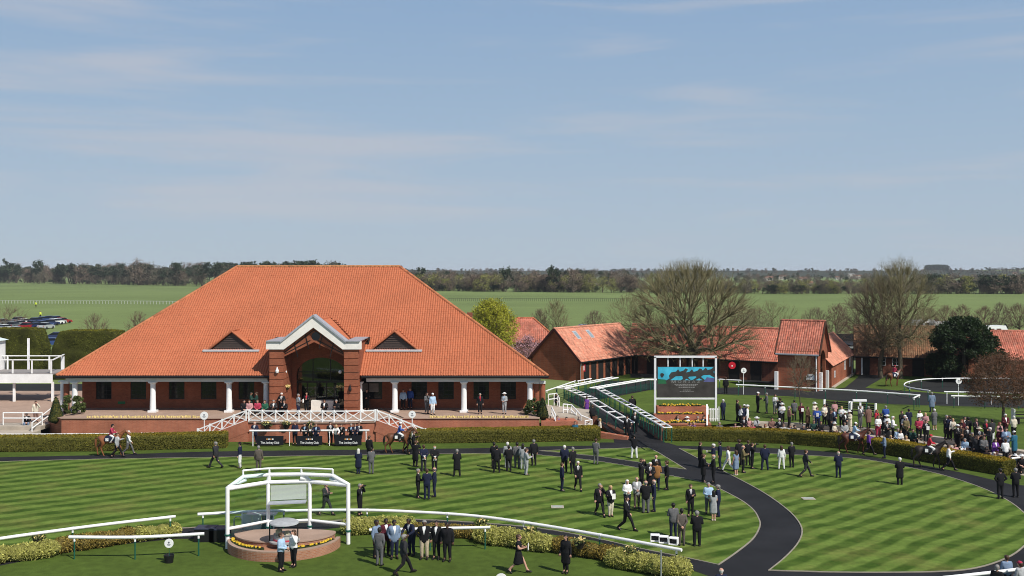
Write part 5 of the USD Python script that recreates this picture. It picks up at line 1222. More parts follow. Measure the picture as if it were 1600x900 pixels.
for px in (-30, 20, 80):
    MB().box((xD(px, DY), DY + .3, (ZB + za - .7) / 2), (.2, .2, za - .7 - ZB)).build("leg", WHITE, t)
t = thing("white_kiosk", "small white kiosk with a pale pitched roof at the picture edge", "kiosk"); kx = xD(-17, 99.5) - 1.4
MB().box((kx, 101, (3.6 + 6.6) / 2), (3.0, 3.0, 3.0)).build("wall", WHITE2, t); MB().add([(kx - 1.75, 99.25, 6.55), (kx + 1.75, 99.25, 6.55), (kx + 1.75, 102.75, 6.55), (kx - 1.75, 102.75, 6.55), (kx, 101, 7.3)], [(0, 1, 4), (1, 2, 4), (2, 3, 4), (3, 0, 4), (0, 2, 1), (0, 3, 2)]).build("roof", M("pale_green_roof", (.62, .72, .68), .5, .08), t)

# signs: white discs on slim posts
EMB = M("sign_ink", (.13, .14, .16), .6)
def disc_sign(label, px, py, rpx, D, zg, pot=False, name="round_sign"):
    z = CAM_H - (py - HORIZON) * D / FPX; r = rpx * D / FPX; t = thing(name, label, "sign", (xD(px, D), D, zg)); h = z - zg
    MB().tube([(0, .03, 0), (0, .03, h)], .035 if not pot else .012, 8).build("pole", WHITE if not pot else GREENM, t, 40)
    MB().tube([(0, -.02, h), (0, .02, h)], r, 24).build("disc", WHITE, t, 40)
    e = MB(); e.tube([(0, -.025, h + r * .2), (0, -.02, h + r * .2)], r * .22, 10); e.box((0, -.022, h - r * .22), (r * .8, .006, r * .12)); e.box((0, -.022, h - r * .42), (r * .6, .006, r * .1)); e.build("emblem", EMB, t)
    if pot:
        MB().lathe([(.19, 0), (.24, .36), (.22, .36), (.2, .3)], (0, 0, 0), 14).build("black_pot", BLACKM, t, 40)
disc_sign("round white sign on a post over the hedge behind the clipped hedge end", 319, 649.5, 6.3, 79.0, 0.0)
disc_sign("round white sign on a post beside the bay horse and jockey", 644, 647.5, 5.6, 79.3, 0.0)
disc_sign("round white sign on a slim post between the screen and the gatehouse", 1162, 579, 4.3, 104.0, ZB)
disc_sign("round white sign on a post at the gap by the two white rails", 1498, 595.5, 4.6, 95.5, ZB)
disc_sign("round white sign standing in a black pot behind the short green legged rail", 264, 849, 7.0, at(262, 879)[1], 0.0, True)
disc_sign("round white sign cut by the bottom edge below the walking woman", 783, 906, 10.0, 41.0, 0.0, True)

# video screen in a white frame above a stepped brick planter
D = 87.0; x0, x1 = xD(1023.5, D), xD(1118.5, D); zt = CAM_H - (557.5 - HORIZON) * D / FPX
t = thing("video_screen", "large video screen showing racing horses in a white steel frame", "screen")
GREYW = M("grey_white_steel", (.72, .73, .74), .45, .06)
for x in (x0, x1):
    MB().box((x, D, (zt + ZB) / 2), (.17, .17, zt - ZB)).build("frame_post", GREYW, t)
MB().box(((x0 + x1) / 2, D, zt), (x1 - x0 + .17, .17, .17)).build("frame_beam", GREYW, t)
s0, s1 = xD(1027, D), xD(1117, D); zb, zs = CAM_H - (620.5 - HORIZON) * D / FPX, CAM_H - (573 - HORIZON) * D / FPX; W_, H_ = s1 - s0, zs - zb
MB().box(((x0 + x1) / 2, D, zb - .12), (x1 - x0, .12, .14)).build("frame_beam", GREYW, t)
MB().box(((s0 + s1) / 2, D + .10, (zb + zs) / 2), (W_, .24, H_)).build("cabinet", BLACKM, t)
for px in (1044, 1063, 1082, 1099):
    MB().box((xD(px, D), D + .1, (zs + zt) / 2), (.09, .08, zt - zs)).build("hanger", GREYW, t)
def lit(name, col, st):
    return usdkit.material(stage, "/World/Looks/" + name, {"g": ("geometry", {}), "n": ("noise_texture", {"scale": 1.3, "detail": 4.0}), "r": ("map_range", {"from_min": .3, "from_max": .7, "to_min": .75, "to_max": 1.25, "clamp": True}),
        "x": ("mix", {"mix_type": "multiply", "fac": 1.0, "color1": col}), "e": ("emission", {"strength": st})}, [("g.position", "n.vector"), ("n.fac", "r.value"), ("r.result", "x.color2"), ("x.color", "e.color")], surface="e.emission")
def flat(poly, y, mat, name):
    v, f = trimesh.creation.triangulate_polygon(Polygon(poly).buffer(0), engine="earcut"); v = np.asarray(v); f = np.asarray(f)
    MB().add(np.column_stack([s0 + v[:, 0] * W_, np.full(len(v), y), zb + v[:, 1] * H_]), f).build(name, mat, disp)
disp = MB().box(((s0 + s1) / 2, D - .022, (zb + zs) / 2), (W_ - .02, .006, H_ - .02)).build("display", lit("screen_grey", (.055, .052, .047), 1.0), t)
flat([(0.01, .56), (.99, .56), (.99, .99), (.01, .99)], D - .030, lit("screen_cyan", (.06, .40, .55), 1.0), "picture_sky")
flat([(0.01, .44), (.16, .44), (.14, .58), (.01, .60)], D - .034, lit("screen_green", (.03, .13, .06), 1.0), "picture_grass"); flat([(.8, .5), (.99, .5), (.99, .62), (.86, .66)], D - .034, lit("screen_violet", (.09, .10, .22), 1.0), "picture_rail")
HS = lit("screen_horse", (.05, .052, .05), 1.0)
for k, (cx, cy, s) in enumerate(((.36, .73, 1.0), (.60, .72, 1.05), (.84, .77, 1.1))):   # galloping horses as dark shapes
    hp = [(-.16, -.02), (-.12, .08), (-.04, .10), (.0, .17), (.03, .10), (.09, .13), (.13, .20), (.17, .17), (.16, .12), (.12, .05), (.16, -.06), (.22, -.14), (.19, -.15), (.12, -.09), (.06, -.03), (-.04, -.04), (-.12, -.14), (-.2, -.2), (-.21, -.17), (-.15, -.1)]
    flat([(cx + a * s, cy + b * s * 1.1) for a, b in hp], D - .038 - .003 * k, HS, "picture_horse")
flat([(.05, .70), (.08, .63), (.11, .70), (.12, .76), (.08, .80), (.05, .77)], D - .038, HS, "picture_tree")
tm = meshkit.text_mesh("M O R I A Z", .22, .004); v = np.array(tm.vertices); v[:, 0] *= 2.45 / v[:, 0].max()
MB().add(np.column_stack([s0 + W_ * .24 + v[:, 0], D - .052 - v[:, 2], zb + H_ * .47 + v[:, 1]]), tm.faces).build("lettering", lit("screen_pale", (.20, .21, .20), 1.0), disp)
tl = MB()
for y, a, b, hh in ((.42, .30, .70, .03), (.385, .32, .68, .025), (.325, .37, .62, .035), (.235, .45, .55, .022), (.185, .39, .61, .022)):
    x = a
    while x < b:
        w = R.uniform(.012, .035); tl.box((s0 + W_ * (x + w / 2), D - .03, zb + H_ * y), (W_ * w, .006, H_ * hh * R.uniform(.7, 1))); x += w + .008
tl.build("small_text", lit("screen_text", (.22, .22, .21), 1.0), disp, kind="stuff")
t = thing("brick_planter", "stepped brick planter with rows of yellow flowers under the video screen", "planter")
pxl, pxr = xD(1021, 85), xD(1105, 85)
for k in range(3):
    y = 83.2 + k * .95; z = 1.05 + k * .55; xl = pxl + (.35 if k == 2 else 0.0)
    MB().box(((xl + pxr) / 2, y + .5, z / 2), (pxr - xl, .94, z)).build("brick_tier", BRICK_WALL, t)
    f_ = MB(); d_ = MB()
    for x in np.arange(xl + .25, pxr - .4, .09):
        if R.random() < .85:
            f_.box((x, y + .35 + R.uniform(-.12, .15), z + R.uniform(.06, .2)), (.10, .10, .08), R.random())
        d_.box((x, y + .35 + R.uniform(-.15, .2), z + .05), (.11, .11, .12), R.random())
    d_.build("leaves", M("bedding_leaf", (.035, .05, .014), .8, .3), t, kind="stuff"); f_.build("flowers", YELLOWF, t, kind="stuff")
t = thing("white_gate", "white picket gate beside the brick planter and the spectators", "gate"); gy = 85.4
for k in range(7):
    MB().box((xD(1107, gy) + k * .145, gy, ZB + .55), (.06, .05, 1.1 if 0 < k < 6 else 1.35)).build("picket", WHITE, t)
for z in (ZB + .2, ZB + 1.0):
    MB().box((xD(1107, gy) + .44, gy + .04, z), (.95, .04, .09)).build("bar", WHITE, t)
MB().beam((xD(1105, 84.5), 84.6, ZB + 1.5), (xD(1105, 83), 83.0, .9), .12).build("handrail", WHITE, t); MB().box((xD(1105, 84.5), 84.6, ZB + .7), (.14, .14, 1.5)).build("post", WHITE, t)

# banners on the front rail
BAN = M("black_banner", (.010, .010, .014), .5, .1)
for k, (pa, pb, lab) in enumerate(((400.5, 443, "black banner hanging on the white rail nearest the pavement"), (463.5, 503.5, "middle one of the three black banners on the white rail"), (523, 565, "black banner on the white rail nearest the bay horse"))):
    Dd = 78.35; xa, xb = xD(pa, Dd), xD(pb, Dd); z0, z1 = .10, .80 + .06 * (k == 2)
    t = thing("banner", lab, "banner"); MB().box(((xa + xb) / 2, Dd, (z0 + z1) / 2), (xb - xa, .03, z1 - z0)).build("panel", BAN, t)
    tm = meshkit.text_mesh("The Jockey Club", .155, .006, bold=True); v = np.array(tm.vertices); v[:, 0] *= 1.42 / v[:, 0].max()
    MB().add(np.column_stack([(xa + xb) / 2 - .71 + v[:, 0], Dd - .018 - v[:, 2], z0 + .12 + v[:, 1]]), tm.faces).build("lettering", WHITE, t)
    for j in range(4):
        MB().box(((xa + xb) / 2 - .215 + j * .145, Dd - .02, z0 + .46), (.105, .012, .10)).build("emblem", M("orange_ink", (.62, .30, .12), .6) if j % 2 == 0 else WHITE, t)
# flower baskets under the bay wall and pots on the running rail
def pot(label, p, r, mat_f, name="flower_pot", hang=True):
    t = thing(name, label, "flower pot", p); MB().lathe([(r * .5, -r * .9), (r * .95, 0), (r * 1.0, .05)], (0, 0, 0), 12).build("pot", M("dark_pot", (.02, .018, .015), .7), t, 40)
    lm = MB(); rng = np.random.default_rng(int(abs(p[0] * 100))); pts = rng.normal(0, 1, (160, 3)) * (r * .55, r * .55, r * .25) + (0, 0, r * .35); leaf_quads(lm, pts, r * .26, rng, .3); lm.build("leaves", MATS["mid_green_leaf"], t, colors=True, kind="stuff")
    fm = MB(); pts = rng.normal(0, 1, (40, 3)) * (r * .5, r * .5, r * .2) + (0, 0, r * .6); leaf_quads(fm, pts, r * .24, rng, .2); fm.build("flowers", mat_f, t, kind="stuff")
for px, lab in ((417, "hanging flower basket on the bay wall nearest the stair"), (447.5, "hanging flower basket on the bay wall above the first banner"), (485, "hanging flower basket behind the leaning pair at the rail")):
    p = atD(px, 664, 80.0); pot(lab, p, .32, PALEF)
for px, py, lab in ((62, 836, "flower pot fixed to the curved rail above the pale shrub"), (752, 812, "flower pot on the running rail just past the men in suits"), (831, 824, "flower pot on the running rail above the large pale shrub"), (906, 841, "flower pot in front of the running rail beside the long haired woman"), (985, 855, "flower pot on the running rail before the white boxes")):
    p = at(px, py + 3, .85); pot(lab, (p[0], p[1] - .1, .74), .27, PALEF)

# winners' shelter: white curved frame, glass, round brick podium with a buggy-roofed stand
t = thing("glass_shelter", "white framed curved glass shelter over the round brick podium", "shelter")
PB = [at(355.5, 857)[:2], at(419, 844)[:2], at(484, 842.5)[:2], at(544, 850)[:2]]
PB = [np.array(p) for p in PB]; ZL = 2.97
IN = [at(px, py, ZL + .30)[:2] for px, py in ((380, 745), (421, 741.5), (471, 741), (520, 743))]
for p in PB:
    MB().tube([(*p, 0), (*p, ZL)], .10, 12).build("post", WHITE, t, 40)
    MB().tube([(*p, .62), (*p, .7)], .14, 12).build("post_ring", GREENM, t, 40)
for i, (a, b) in enumerate(zip(PB[:-1], PB[1:])):
    MB().tube([(*a, ZL - .08), (*b, ZL - .08)], .10, 10).build("lower_beam", WHITE, t, 40)
    MB().tube([(*a, .95), (*b, .95)], .075, 10).build("side_rail", WHITE, t, 40)
    MB().tube([(*IN[i], ZL + .30), (*IN[i + 1], ZL + .30)], .095, 10).build("upper_beam", WHITE, t, 40)
    MB().tube([(*(IN[i] + (0, -.05)), ZL + .62), (*(IN[i + 1] + (0, -.05)), ZL + .62)], .045, 8).build("top_rail", WHITE, t, 40)
    e = .06 * (b - a) / np.linalg.norm(b - a)
    MB().poly3([(*(a + e * 3), .12), (*(b - e * 3), .12), (*(b - e * 3), ZL - .25), (*(a + e * 3), ZL - .25)]).build("glass_pane", GLASS, t)
    MB().poly3([(*(a + e), ZL + .08), (*(b - e), ZL + .08), (*(IN[i + 1] - e), ZL + .5), (*(IN[i] + e), ZL + .5)]).build("roof_pane", GLASS, t)
for p, q in zip(PB, IN):
    MB().tube([(*p, ZL - .05), (*q, ZL + .30)], .10, 10).build("rafter", WHITE, t, 40); MB().tube([(*q, ZL + .3), (*(q + (0, -.05)), ZL + .62)], .05, 8).build("strut", WHITE, t)
    MB().tube([(*(p * .5 + q * .5), ZL + .05), (*(q + (q - p) * .15), ZL + .12)], .09, 8).build("bracket", WHITE, t)
a, b = PB[1], PB[2]; fr = usdkit.material(stage, "/World/Looks/frosted_panel", {"t": ("transparent_bsdf", {"color": (.8, .85, .8)}), "d": ("diffuse_bsdf", {"color": (.62, .66, .62)}), "m": ("mix_closure", {"fac": .62})}, [("t.BSDF", "m.closure1"), ("d.BSDF", "m.closure2")], surface="m.closure")
MB().poly3([(*(a + (.15, -.1)), 2.0), (*(b + (-.15, -.1)), 2.05), (*(b + (-.15, -.1)), ZL - .2), (*(a + (.15, -.1)), ZL - .22)]).build("frosted_panel", fr, t)
MB().beam((*(a + (.1, -.4)), 1.93), (*(b + (-.1, -.4)), 1.98), .62, .05).build("grey_tray", LEAD, t)
t = thing("podium", "round brick podium with buff paving and a strip of yellow flowers", "podium")
pc = np.array([at(448, 850)[0], 49.95]); rad = 2.72
def arc(r, a0, a1, n, sy=1.0, dy=0.0):
    return [(pc[0] + r * math.cos(k), pc[1] + dy + r * sy * math.sin(k)) for k in np.linspace(a0, a1, n)]
lo_ = Polygon(arc(2.7, math.pi * 1.0, math.pi * 2.0, 30, 1.02)); hi_ = Polygon(arc(2.42, math.pi * 1.0, math.pi * 2.0, 30, .78, .15) + arc(2.42, 0.0, math.pi, 12, .22, .15))
MB().prism(lo_, 0, .42).build("lower_wall", BRICK_PODIUM, t); MB().prism(hi_, 0, .60).build("upper_wall", BRICK_PODIUM, t); MB().prism(hi_.buffer(.04), .60, .66).build("paving", PAVING, t)
MB().prism(Polygon(arc(2.7, math.pi, 2 * math.pi, 30, 1.02)).difference(Polygon(arc(2.52, math.pi, 2 * math.pi, 30, 1.0))), .42, .47).build("coping", PAVING, t)
fm, lm = MB(), MB()
for a_ in np.linspace(math.pi * 1.08, math.pi * 1.92, 90):
    if abs(a_ - 1.5 * math.pi) > .22:
        for _ in range(2):
            r_ = R.uniform(2.40, 2.52); x, y = pc[0] + r_ * math.cos(a_), pc[1] + r_ * .92 * math.sin(a_); lm.box((x, y, .46), (.12, .12, .10), R.random())
            if R.random() < .35: fm.box((x, y, .54), (.08, .08, .06), R.random())
lm.build("leaves", M("bedding_leaf", (.035, .05, .014)), t, kind="stuff"); fm.build("flowers", YELLOWF, t, kind="stuff")
# stand with an oval grey canopy on the podium
q = at(444, 846.5, .66); t = thing("canopied_stand", "small display stand under an oval grey canopy on the podium", "stand", (q[0], q[1], .66))
MB().lathe([(.0, 1.04), (.5, 1.02), (.68, .94), (.7, .88), (.64, .88)], (0, 0, 0), 24).build("canopy", M("pale_grey_canopy", (.36, .37, .38), .5), t, 40)
for sx in (-.66, .66):
    MB().tube([(sx, -.1, 0), (sx, -.1, .92)], .03, 8).build("pole", BLACKM, t)
MB().lathe([(.72, 0), (.72, .06), (.5, .08), (.48, .34), (.52, .36)], (0, .1, 0), 20).build("round_counter", M("counter_grey", (.32, .31, .30), .6, .2), t, 40)
MB().lathe([(.53, .06), (.53, .15)], (0, .1, 0), 20).build("red_band", M("red_band", (.45, .04, .06), .5), t, 40)
bm = MB(); [bm.box((R.uniform(-.35, .35), R.uniform(-.2, .25), .46), (.12, .1, R.uniform(.14, .3)), R.random()) for _ in range(9)]; bm.build("items", M("mixed_goods", (.40, .36, .25), .6, .6, 9.0), t, kind="stuff")
# glass screen stand, trolley and black crates behind the podium
q = at(405, 841); t = thing("glass_booth", "pale glass sided booth standing behind the podium", "booth", (q[0], q[1], 0)); GLB = M("frosted_teal", (.42, .52, .50), .25, .1)
for x, w in ((-.62, .5), (-.12, .45), (.42, .6)):
    MB().box((x, .0 if w < .6 else .1, .62), (w, .05, 1.2 if w < .6 else 1.1)).build("side_panel", GLB if w < .6 else M("teal_glass", (.12, .22, .21), .15, .1), t)
MB().box((.1, .12, 1.2), (1.5, .5, .05)).build("top", GLB, t)
for x in (-.86, .72):
    MB().box((x, 0, .62), (.05, .06, 1.24)).build("frame_post", WHITE, t)
q = at(372, 841); t = thing("trolley", "grey hand trolley with a looped handle beside the glass booth", "trolley", (q[0], q[1], 0))
MB().tube([(-.2, 0, .3), (-.2, 0, .95), (-.12, 0, 1.08), (.12, 0, 1.08), (.2, 0, .95), (.2, 0, .3)], .035, 8).build("handle", STEEL, t, 40); MB().box((0, -.1, .35), (.5, .5, .4)).build("tray", STEEL, t)
for x in (-.2, .2):
    MB().tube([(x - .03, 0, .14), (x + .03, 0, .14)], .14, 12).build("wheel", BLACKM, t)
for px, w, hh, lab in ((322, .95, .62, "black crate on the grass at the end of the short rail"), (343, .8, .60, "black crate against the post of the glass shelter")):
    q = at(px, 844); t = thing("black_crate", lab, "crate", (q[0], q[1], 0)); MB().box((0, 0, hh / 2), (w, .8, hh)).build("body", BLACKM, t); MB().box((0, 0, hh + .02), (w + .04, .84, .05)).build("lid", M("navy_lid", (.03, .035, .06), .5), t)
# white boxes (rack of number holders) on the rail end, with a slim post
for k, (px, lab) in enumerate(((1024, "white box on the running rail end, nearest the flower pot"), (1037.5, "middle white box on the running rail end"), (1053, "tilted white box nearest the end of the running rail"))):
    q = at(px, 845.5 + k * 2.5, 1.12); t = thing("white_box", lab, "box", (q[0], q[1] + .1, 1.10), rotz=-8 - 6 * k)
    for c, s in (((0, 0, .015), (.40, .34, .03)), ((0, 0, .285), (.40, .34, .03)), ((-.19, 0, .15), (.03, .34, .27)), ((.19, 0, .15), (.03, .34, .27))):
        MB().box(c, s).build("panel", WHITE, t)
    MB().box((0, .1, .15), (.34, .1, .24)).build("back", BLACKM, t)
q = at(1033, 905); MB().tube([(q[0], q[1], 0), (q[0], q[1], 1.25)], .04, 8).build("slim_post", STEEL, smooth=40, label="slim grey post in front of the shrub under the white boxes", cat="post")
# benches on the back lawn with white end boards
for px0, px1, py0, py1, lab in ((1288, 1327, 645, 648, "dark slatted double bench with white end boards on the back lawn, nearer the young tree"), (1330, 1368, 648.5, 651.5, "dark slatted bench beside the white weighing arm on the back lawn")):
    a, b = at(px0, py0, ZB), at(px1, py1, ZB); d = b - a; L = np.linalg.norm(d); t = thing("bench", lab, "bench", a, math.degrees(math.atan2(d[1], d[0])))
    wd = M("dark_timber", (.022, .018, .016), .7, .3, 4.0)
    for k in range(3):
        MB().box((L / 2, -.32 + k * .16, .46), (L - .1, .13, .04)).build("seat_slat", wd, t)
    for k in range(3):
        MB().box((L / 2, .16 + k * .03, .62 + k * .17), (L - .1, .04, .13)).build("back_slat", wd, t)
    for x in (.05, L / 2, L - .05):
        MB().box((x, -.05, .23), (.07, .55, .46)).build("leg", wd, t); MB().beam((x, .15, .4), (x, .26, 1.08), .07, .05).build("back_post", wd, t)
    for x in (0.0, L):
        MB().box((x, .05, .58), (.09, .5, 1.15)).build("end_board", WHITE, t)
a, b = at(1583, 662, ZB), at(1640, 664, ZB); t = thing("bench", "dark bench with a white end board beside the coppery tree trunk", "bench", a)
MB().box((0, 0, .6), (.12, .5, 1.25)).build("end_board", WHITE, t)
for z in (.46, .75, .95):
    MB().box((1.6, .05, z), (3.0, .35 if z < .5 else .05, .08)).build("slat", MATS["dark_timber"], t)
for x in (.4, 2.8):
    MB().box((x, 0, .22), (.08, .5, .44)).build("leg", MATS["dark_timber"], t)
q = at(1346, 668, .75); t = thing("white_weighing_arm", "white post with a broad white arm standing among the spectators", "post", (q[0], q[1], .6))
MB().box((-.1, 0, 1.25), (.14, .12, 2.2)).build("post", WHITE, t); MB().box((-.15, 0, 2.35), (1.1, .25, .16)).build("arm", WHITE, t); MB().beam((.45, 0, 2.2), (.3, 0, 1.3), .07).build("brace", GREENM, t); MB().box((-.1, -.07, 1.5), (.42, .06, .75)).build("board", WHITE2, t)
# first-aid style red roundel on the stable, notice, white sheet by the doors
q = atD(1144, 571, at(1140, 592.5, ZB)[1] - .5); t = thing("red_roundel", "red round board with a white mark on the long stable wall", "sign", q); MB().tube([(0, 0, 0), (0, .05, 0)], .42, 18).build("board", M("signal_red", (.5, .015, .03), .5), t, 40); MB().box((0, -.01, -.05), (.16, .02, .16)).build("mark", WHITE, t)
q = at(993, 581, ZB); t = thing("white_dust_sheet", "crumpled white sheet hung by the stable doors in the corner", "sheet", (q[0], q[1] - .8, ZB)); m = MB().poly3([(-.35, 0, .1), (.45, 0, .15), (.55, .08, 1.9), (.42, .05, 2.0), (.05, -.05, .9)]); m.poly3([(-.35, .12, .1), (.05, .1, .9), (.42, .15, 2.0), (.55, .18, 1.9), (.45, .14, .15)]); m.build("sheet", WHITE, t)
q = atD(911, 575, 116.5); t = thing("red_sign", "small red and white sign beside the first stable door", "sign", q); MB().box((0, 0, 0), (.5, .04, .8)).build("board", M("signal_red", (.5, .015, .03)), t); MB().box((0, -.025, 0), (.3, .02, .5)).build("face", WHITE, t)
# teal and grey litter of the yard: small green posts of far field rail
def far_rail(px0, py0, px1, py1, n, lab, white):
    a, b = at(px0, py0, ZB), at(px1, py1, ZB); t = thing("field_rail", lab, "fence"); m = MB(); mt = M("far_white", (.45, .47, .42), .7) if white else M("far_dark_post", (.05, .06, .04), .8)
    for k in range(n + 1):
        q = a + (b - a) * k / n; m.box(q + (0, 0, .6), (.14, .14, 1.2))
    m.build("posts", mt, t, kind="stuff"); MB().beam(a + (0, 0, 1.2), b + (0, 0, 1.2), .1, .12).build("rail", mt, t)
far_rail(-20, 474, 275, 475.5, 60, "line of pale rail posts across the far field behind the car park", True); far_rail(700, 470.5, 1010, 471, 100, "line of dark rail posts across the far field beyond the house roof", False)
far_rail(1560, 529, 1660, 529, 9, "tall pale picket posts beside the white motorhome", True)

# cars
def car(label, px, py, D, col, rot, kind="car", z=ZB):
    t = thing("parked_car" if kind == "car" else "white_van", label, "car" if kind == "car" else "van", (xD(px, D), D, z), rot, group="cars parked on the field" if kind == "car" else None)
    pm = M("car_paint_" + col, {"silver": (.42, .43, .45), "white": (.75, .75, .75), "navy": (.02, .03, .09), "blue": (.03, .06, .18), "black": (.012, .012, .014), "red": (.30, .02, .02), "grey": (.14, .15, .16)}[col], .25, .02, spec=.6)
    W2 = .88; side = [(-2.15, .28), (-2.2, .62), (-2.1, .88), (-1.2, .96), (1.05, .93), (1.95, .78), (2.15, .55), (2.12, .28)] if kind == "car" else [(-2.8, .35), (-2.85, 2.45), (-2.6, 2.75), (1.2, 2.75), (1.9, 1.55), (2.7, 1.3), (2.8, .9), (2.8, .35)]
    def ext(poly, w, taper=0.0):
        m = trimesh.creation.extrude_polygon(Polygon(poly), 2 * w, engine="earcut"); v = np.array(m.vertices); y = v[:, 2] - w; zz = v[:, 1]
        k = 1 - taper * np.clip((zz - .9) / .5, 0, 1); return np.stack([v[:, 0], y * k, zz], -1), np.array(m.faces)
    MB().add(*ext(side, W2 if kind == "car" else 1.1)).build("body", pm, t)
    if kind == "car":
        MB().add(*ext([(-1.75, .94), (-1.2, 1.36), (.15, 1.38), (.95, .92)], .80, .18)).build("cabin_glass", WINDOW, t); MB().add(*ext([(-1.15, 1.34), (-1.1, 1.42), (.1, 1.43), (.2, 1.36)], .72, .15)).build("roof", pm, t)
    else:
        for x in (-1.6, -.2):
            MB().box((x, -1.11, 1.9), (.9, .03, .6)).build("side_window", WINDOW, t)
        MB().beam((1.25, 0, 2.55), (1.85, 0, 1.6), 1.9, .04, up=(0, 1, 0)).build("windscreen", WINDOW, t)
    for x in (-1.3, 1.3) if kind == "car" else (-1.8, 1.8):
        for y in (-.8, .8) if kind == "car" else (-1.0, 1.0):
            MB().tube([(x, y - .1, .32), (x, y + .1, .32)], .32, 12).build("wheel", BLACKM, t)
    for y in (-.6, .6):
        MB().box((2.14 if kind == "car" else 2.8, y, .66 if kind == "car" else 1.0), (.05, .34, .13)).build("headlight", WHITE2, t); MB().box((-2.17 if kind == "car" else -2.83, y, .74), (.05, .28, .14)).build("tail_light", M("lamp_red", (.35, .01, .01), .3), t)
pk = [(2, 520, "silver", 205, "silver car half hidden by the picture edge in the car park"), (10, 514, "white", 215, "white car nearest the yew hedge in the car park"), (16, 521, "grey", 203, "grey car at the near side of the car park"), (27, 519, "silver", 207, "silver car in front of the grey ones above the yew hedge"), (22, 509, "grey", 226, "dark grey car in the second row of the car park"), (33, 506, "silver", 232, "silver car in the second row beside the white one"),
      (40, 503, "white", 240, "white car at the back row of the car park"), (31, 500, "grey", 250, "grey car far back in the car park"), (6, 503, "grey", 240, "grey car at the back beside the brown bush"), (44, 511, "red", 222, "reddish car between the silver and the navy ones"), (52, 507, "navy", 232, "navy car at the head of the dark row"), (60, 511, "navy", 224, "navy car at the near end of the dark row"), (58, 501, "navy", 247, "navy car behind the dark row"),
      (68, 508, "blue", 231, "dark blue car in the middle of the dark row"), (72, 512, "silver", 222, "silver car parked with the dark ones"), (78, 506, "navy", 236, "navy car beside the two white ones"), (70, 499, "blue", 252, "dark blue car in the far row"), (80, 498, "navy", 256, "navy car last but one in the far row"), (86, 505, "white", 240, "white car near the end of the row"), (92, 503, "silver", 243, "pale silver car just before the red one"), (98, 502, "red", 246, "dark red car at the end of the row"), (90, 499, "blue", 255, "dark blue car behind the white one at the row end")]
for px, py, c, D, lab in pk:
    car(lab, px, py, float(D), c, 58 + 7 * ((px * 7) % 5))
car("dark blue car between the two clipped yew hedges", 75, 538, at(75, 541, ZB)[1], "blue", 195); car("navy car behind the dark blue one between the yew hedges", 84, 530, at(84, 531, ZB)[1], "navy", 200)
car("silver car parked on the grass behind the stable ridge", 915, 516, at(915, 517, ZB)[1], "silver", 10); car("dark car parked beside the pale picket posts", 1592, 526, at(1592, 529, ZB)[1], "navy", 170)
car("white motorhome parked behind the dark evergreen", 1556, 527, at(1556, 532, ZB)[1], "white", 12, "van"); car("white van half hidden by the tall bare tree", 1478, 520, at(1478, 524, ZB)[1], "white", 5, "van"); car("white van beyond the flat shed, mostly hidden by twigs", 1447, 523, at(1440, 521, ZB)[1], "white", 4, "van")
# houses of the far town, among the trees
hs = [(206, 428, 11, 1180, "white far house with a red roof in the pine wood", 1), (748, 452, 7, 700, "low pale far house at the foot of the brown wood", 0), (797, 432, 6, 860, "white far house front high in the brown wood", 1), (855, 450, 9, 720, "pale far houses seen through the brown wood trunks", 0), (880, 449, 8, 730, "cream far house at the wood edge", 1), (905, 448, 6, 730, "buff far house behind thin trees", 0), (980, 455, 12, 640, "white blossom coloured low far house at the field edge", 0),
      (1200, 440, 14, 900, "long far house with a red roof in the town", 1), (1222, 437, 12, 950, "far terrace with a brown roof in the town", 1), (1255, 441, 13, 880, "white far houses beside the round grey tree", 1), (1264, 450, 10, 720, "cream far house low at the field edge", 1), (1275, 434, 5, 1000, "small white far house below the wooded hill", 0), (1310, 437, 9, 1000, "brick far block on the hill slope", 1), (1330, 433, 10, 1100, "white topped far building near the hill crest", 0), (1340, 436, 12, 1050, "pinkish far block near the hill crest", 1), (1500, 449, 8, 760, "pale far house in the mixed wood", 0), (1585, 430, 6, 1100, "white far house high in the wood at the picture edge", 1)]
for px, py, wp, D, lab, rr in hs:
    D = float(min((CAM_H - ZB) * FPX / (py - HORIZON) + 20, 1900.0)); w = wp * D / FPX; zb = max(ZB, CAM_H - (py - HORIZON) * D / FPX); h = min(max(3.5, w * .42), 7.5); t = thing("far_house", lab, "house", (xD(px, D), D, 0))
    MB().box((0, 0, (zb + h + ZB) / 2 - 1), (w, 6, h + zb - ZB + 2)).build("wall", M("far_render", (.55, .50, .45), .8, .2, .2), t)
    zz = zb + h - 0.5; m = MB(); rm = M("far_red_roof", (.22, .11, .075), .9, .2, .2) if rr else M("far_grey_roof", (.30, .29, .28), .9, .2, .2)
    m.poly3([(-w / 2 - .3, -3.4, zz), (w / 2 + .3, -3.4, zz), (w / 2 + .3, 0, zz + 2), (-w / 2 - .3, 0, zz + 2)]); m.poly3([(w / 2 + .3, 3.4, zz), (-w / 2 - .3, 3.4, zz), (-w / 2 - .3, 0, zz + 2), (w / 2 + .3, 0, zz + 2)]); m.build("roof", rm, t)
    for k in range(max(1, int(w / 3))):
        MB().box((-w / 2 + (k + .5) * w / max(1, int(w / 3)), -3.02, zb + h * .55 - .4), (1.1, .06, 1.2)).build("window", WINDOW, t)
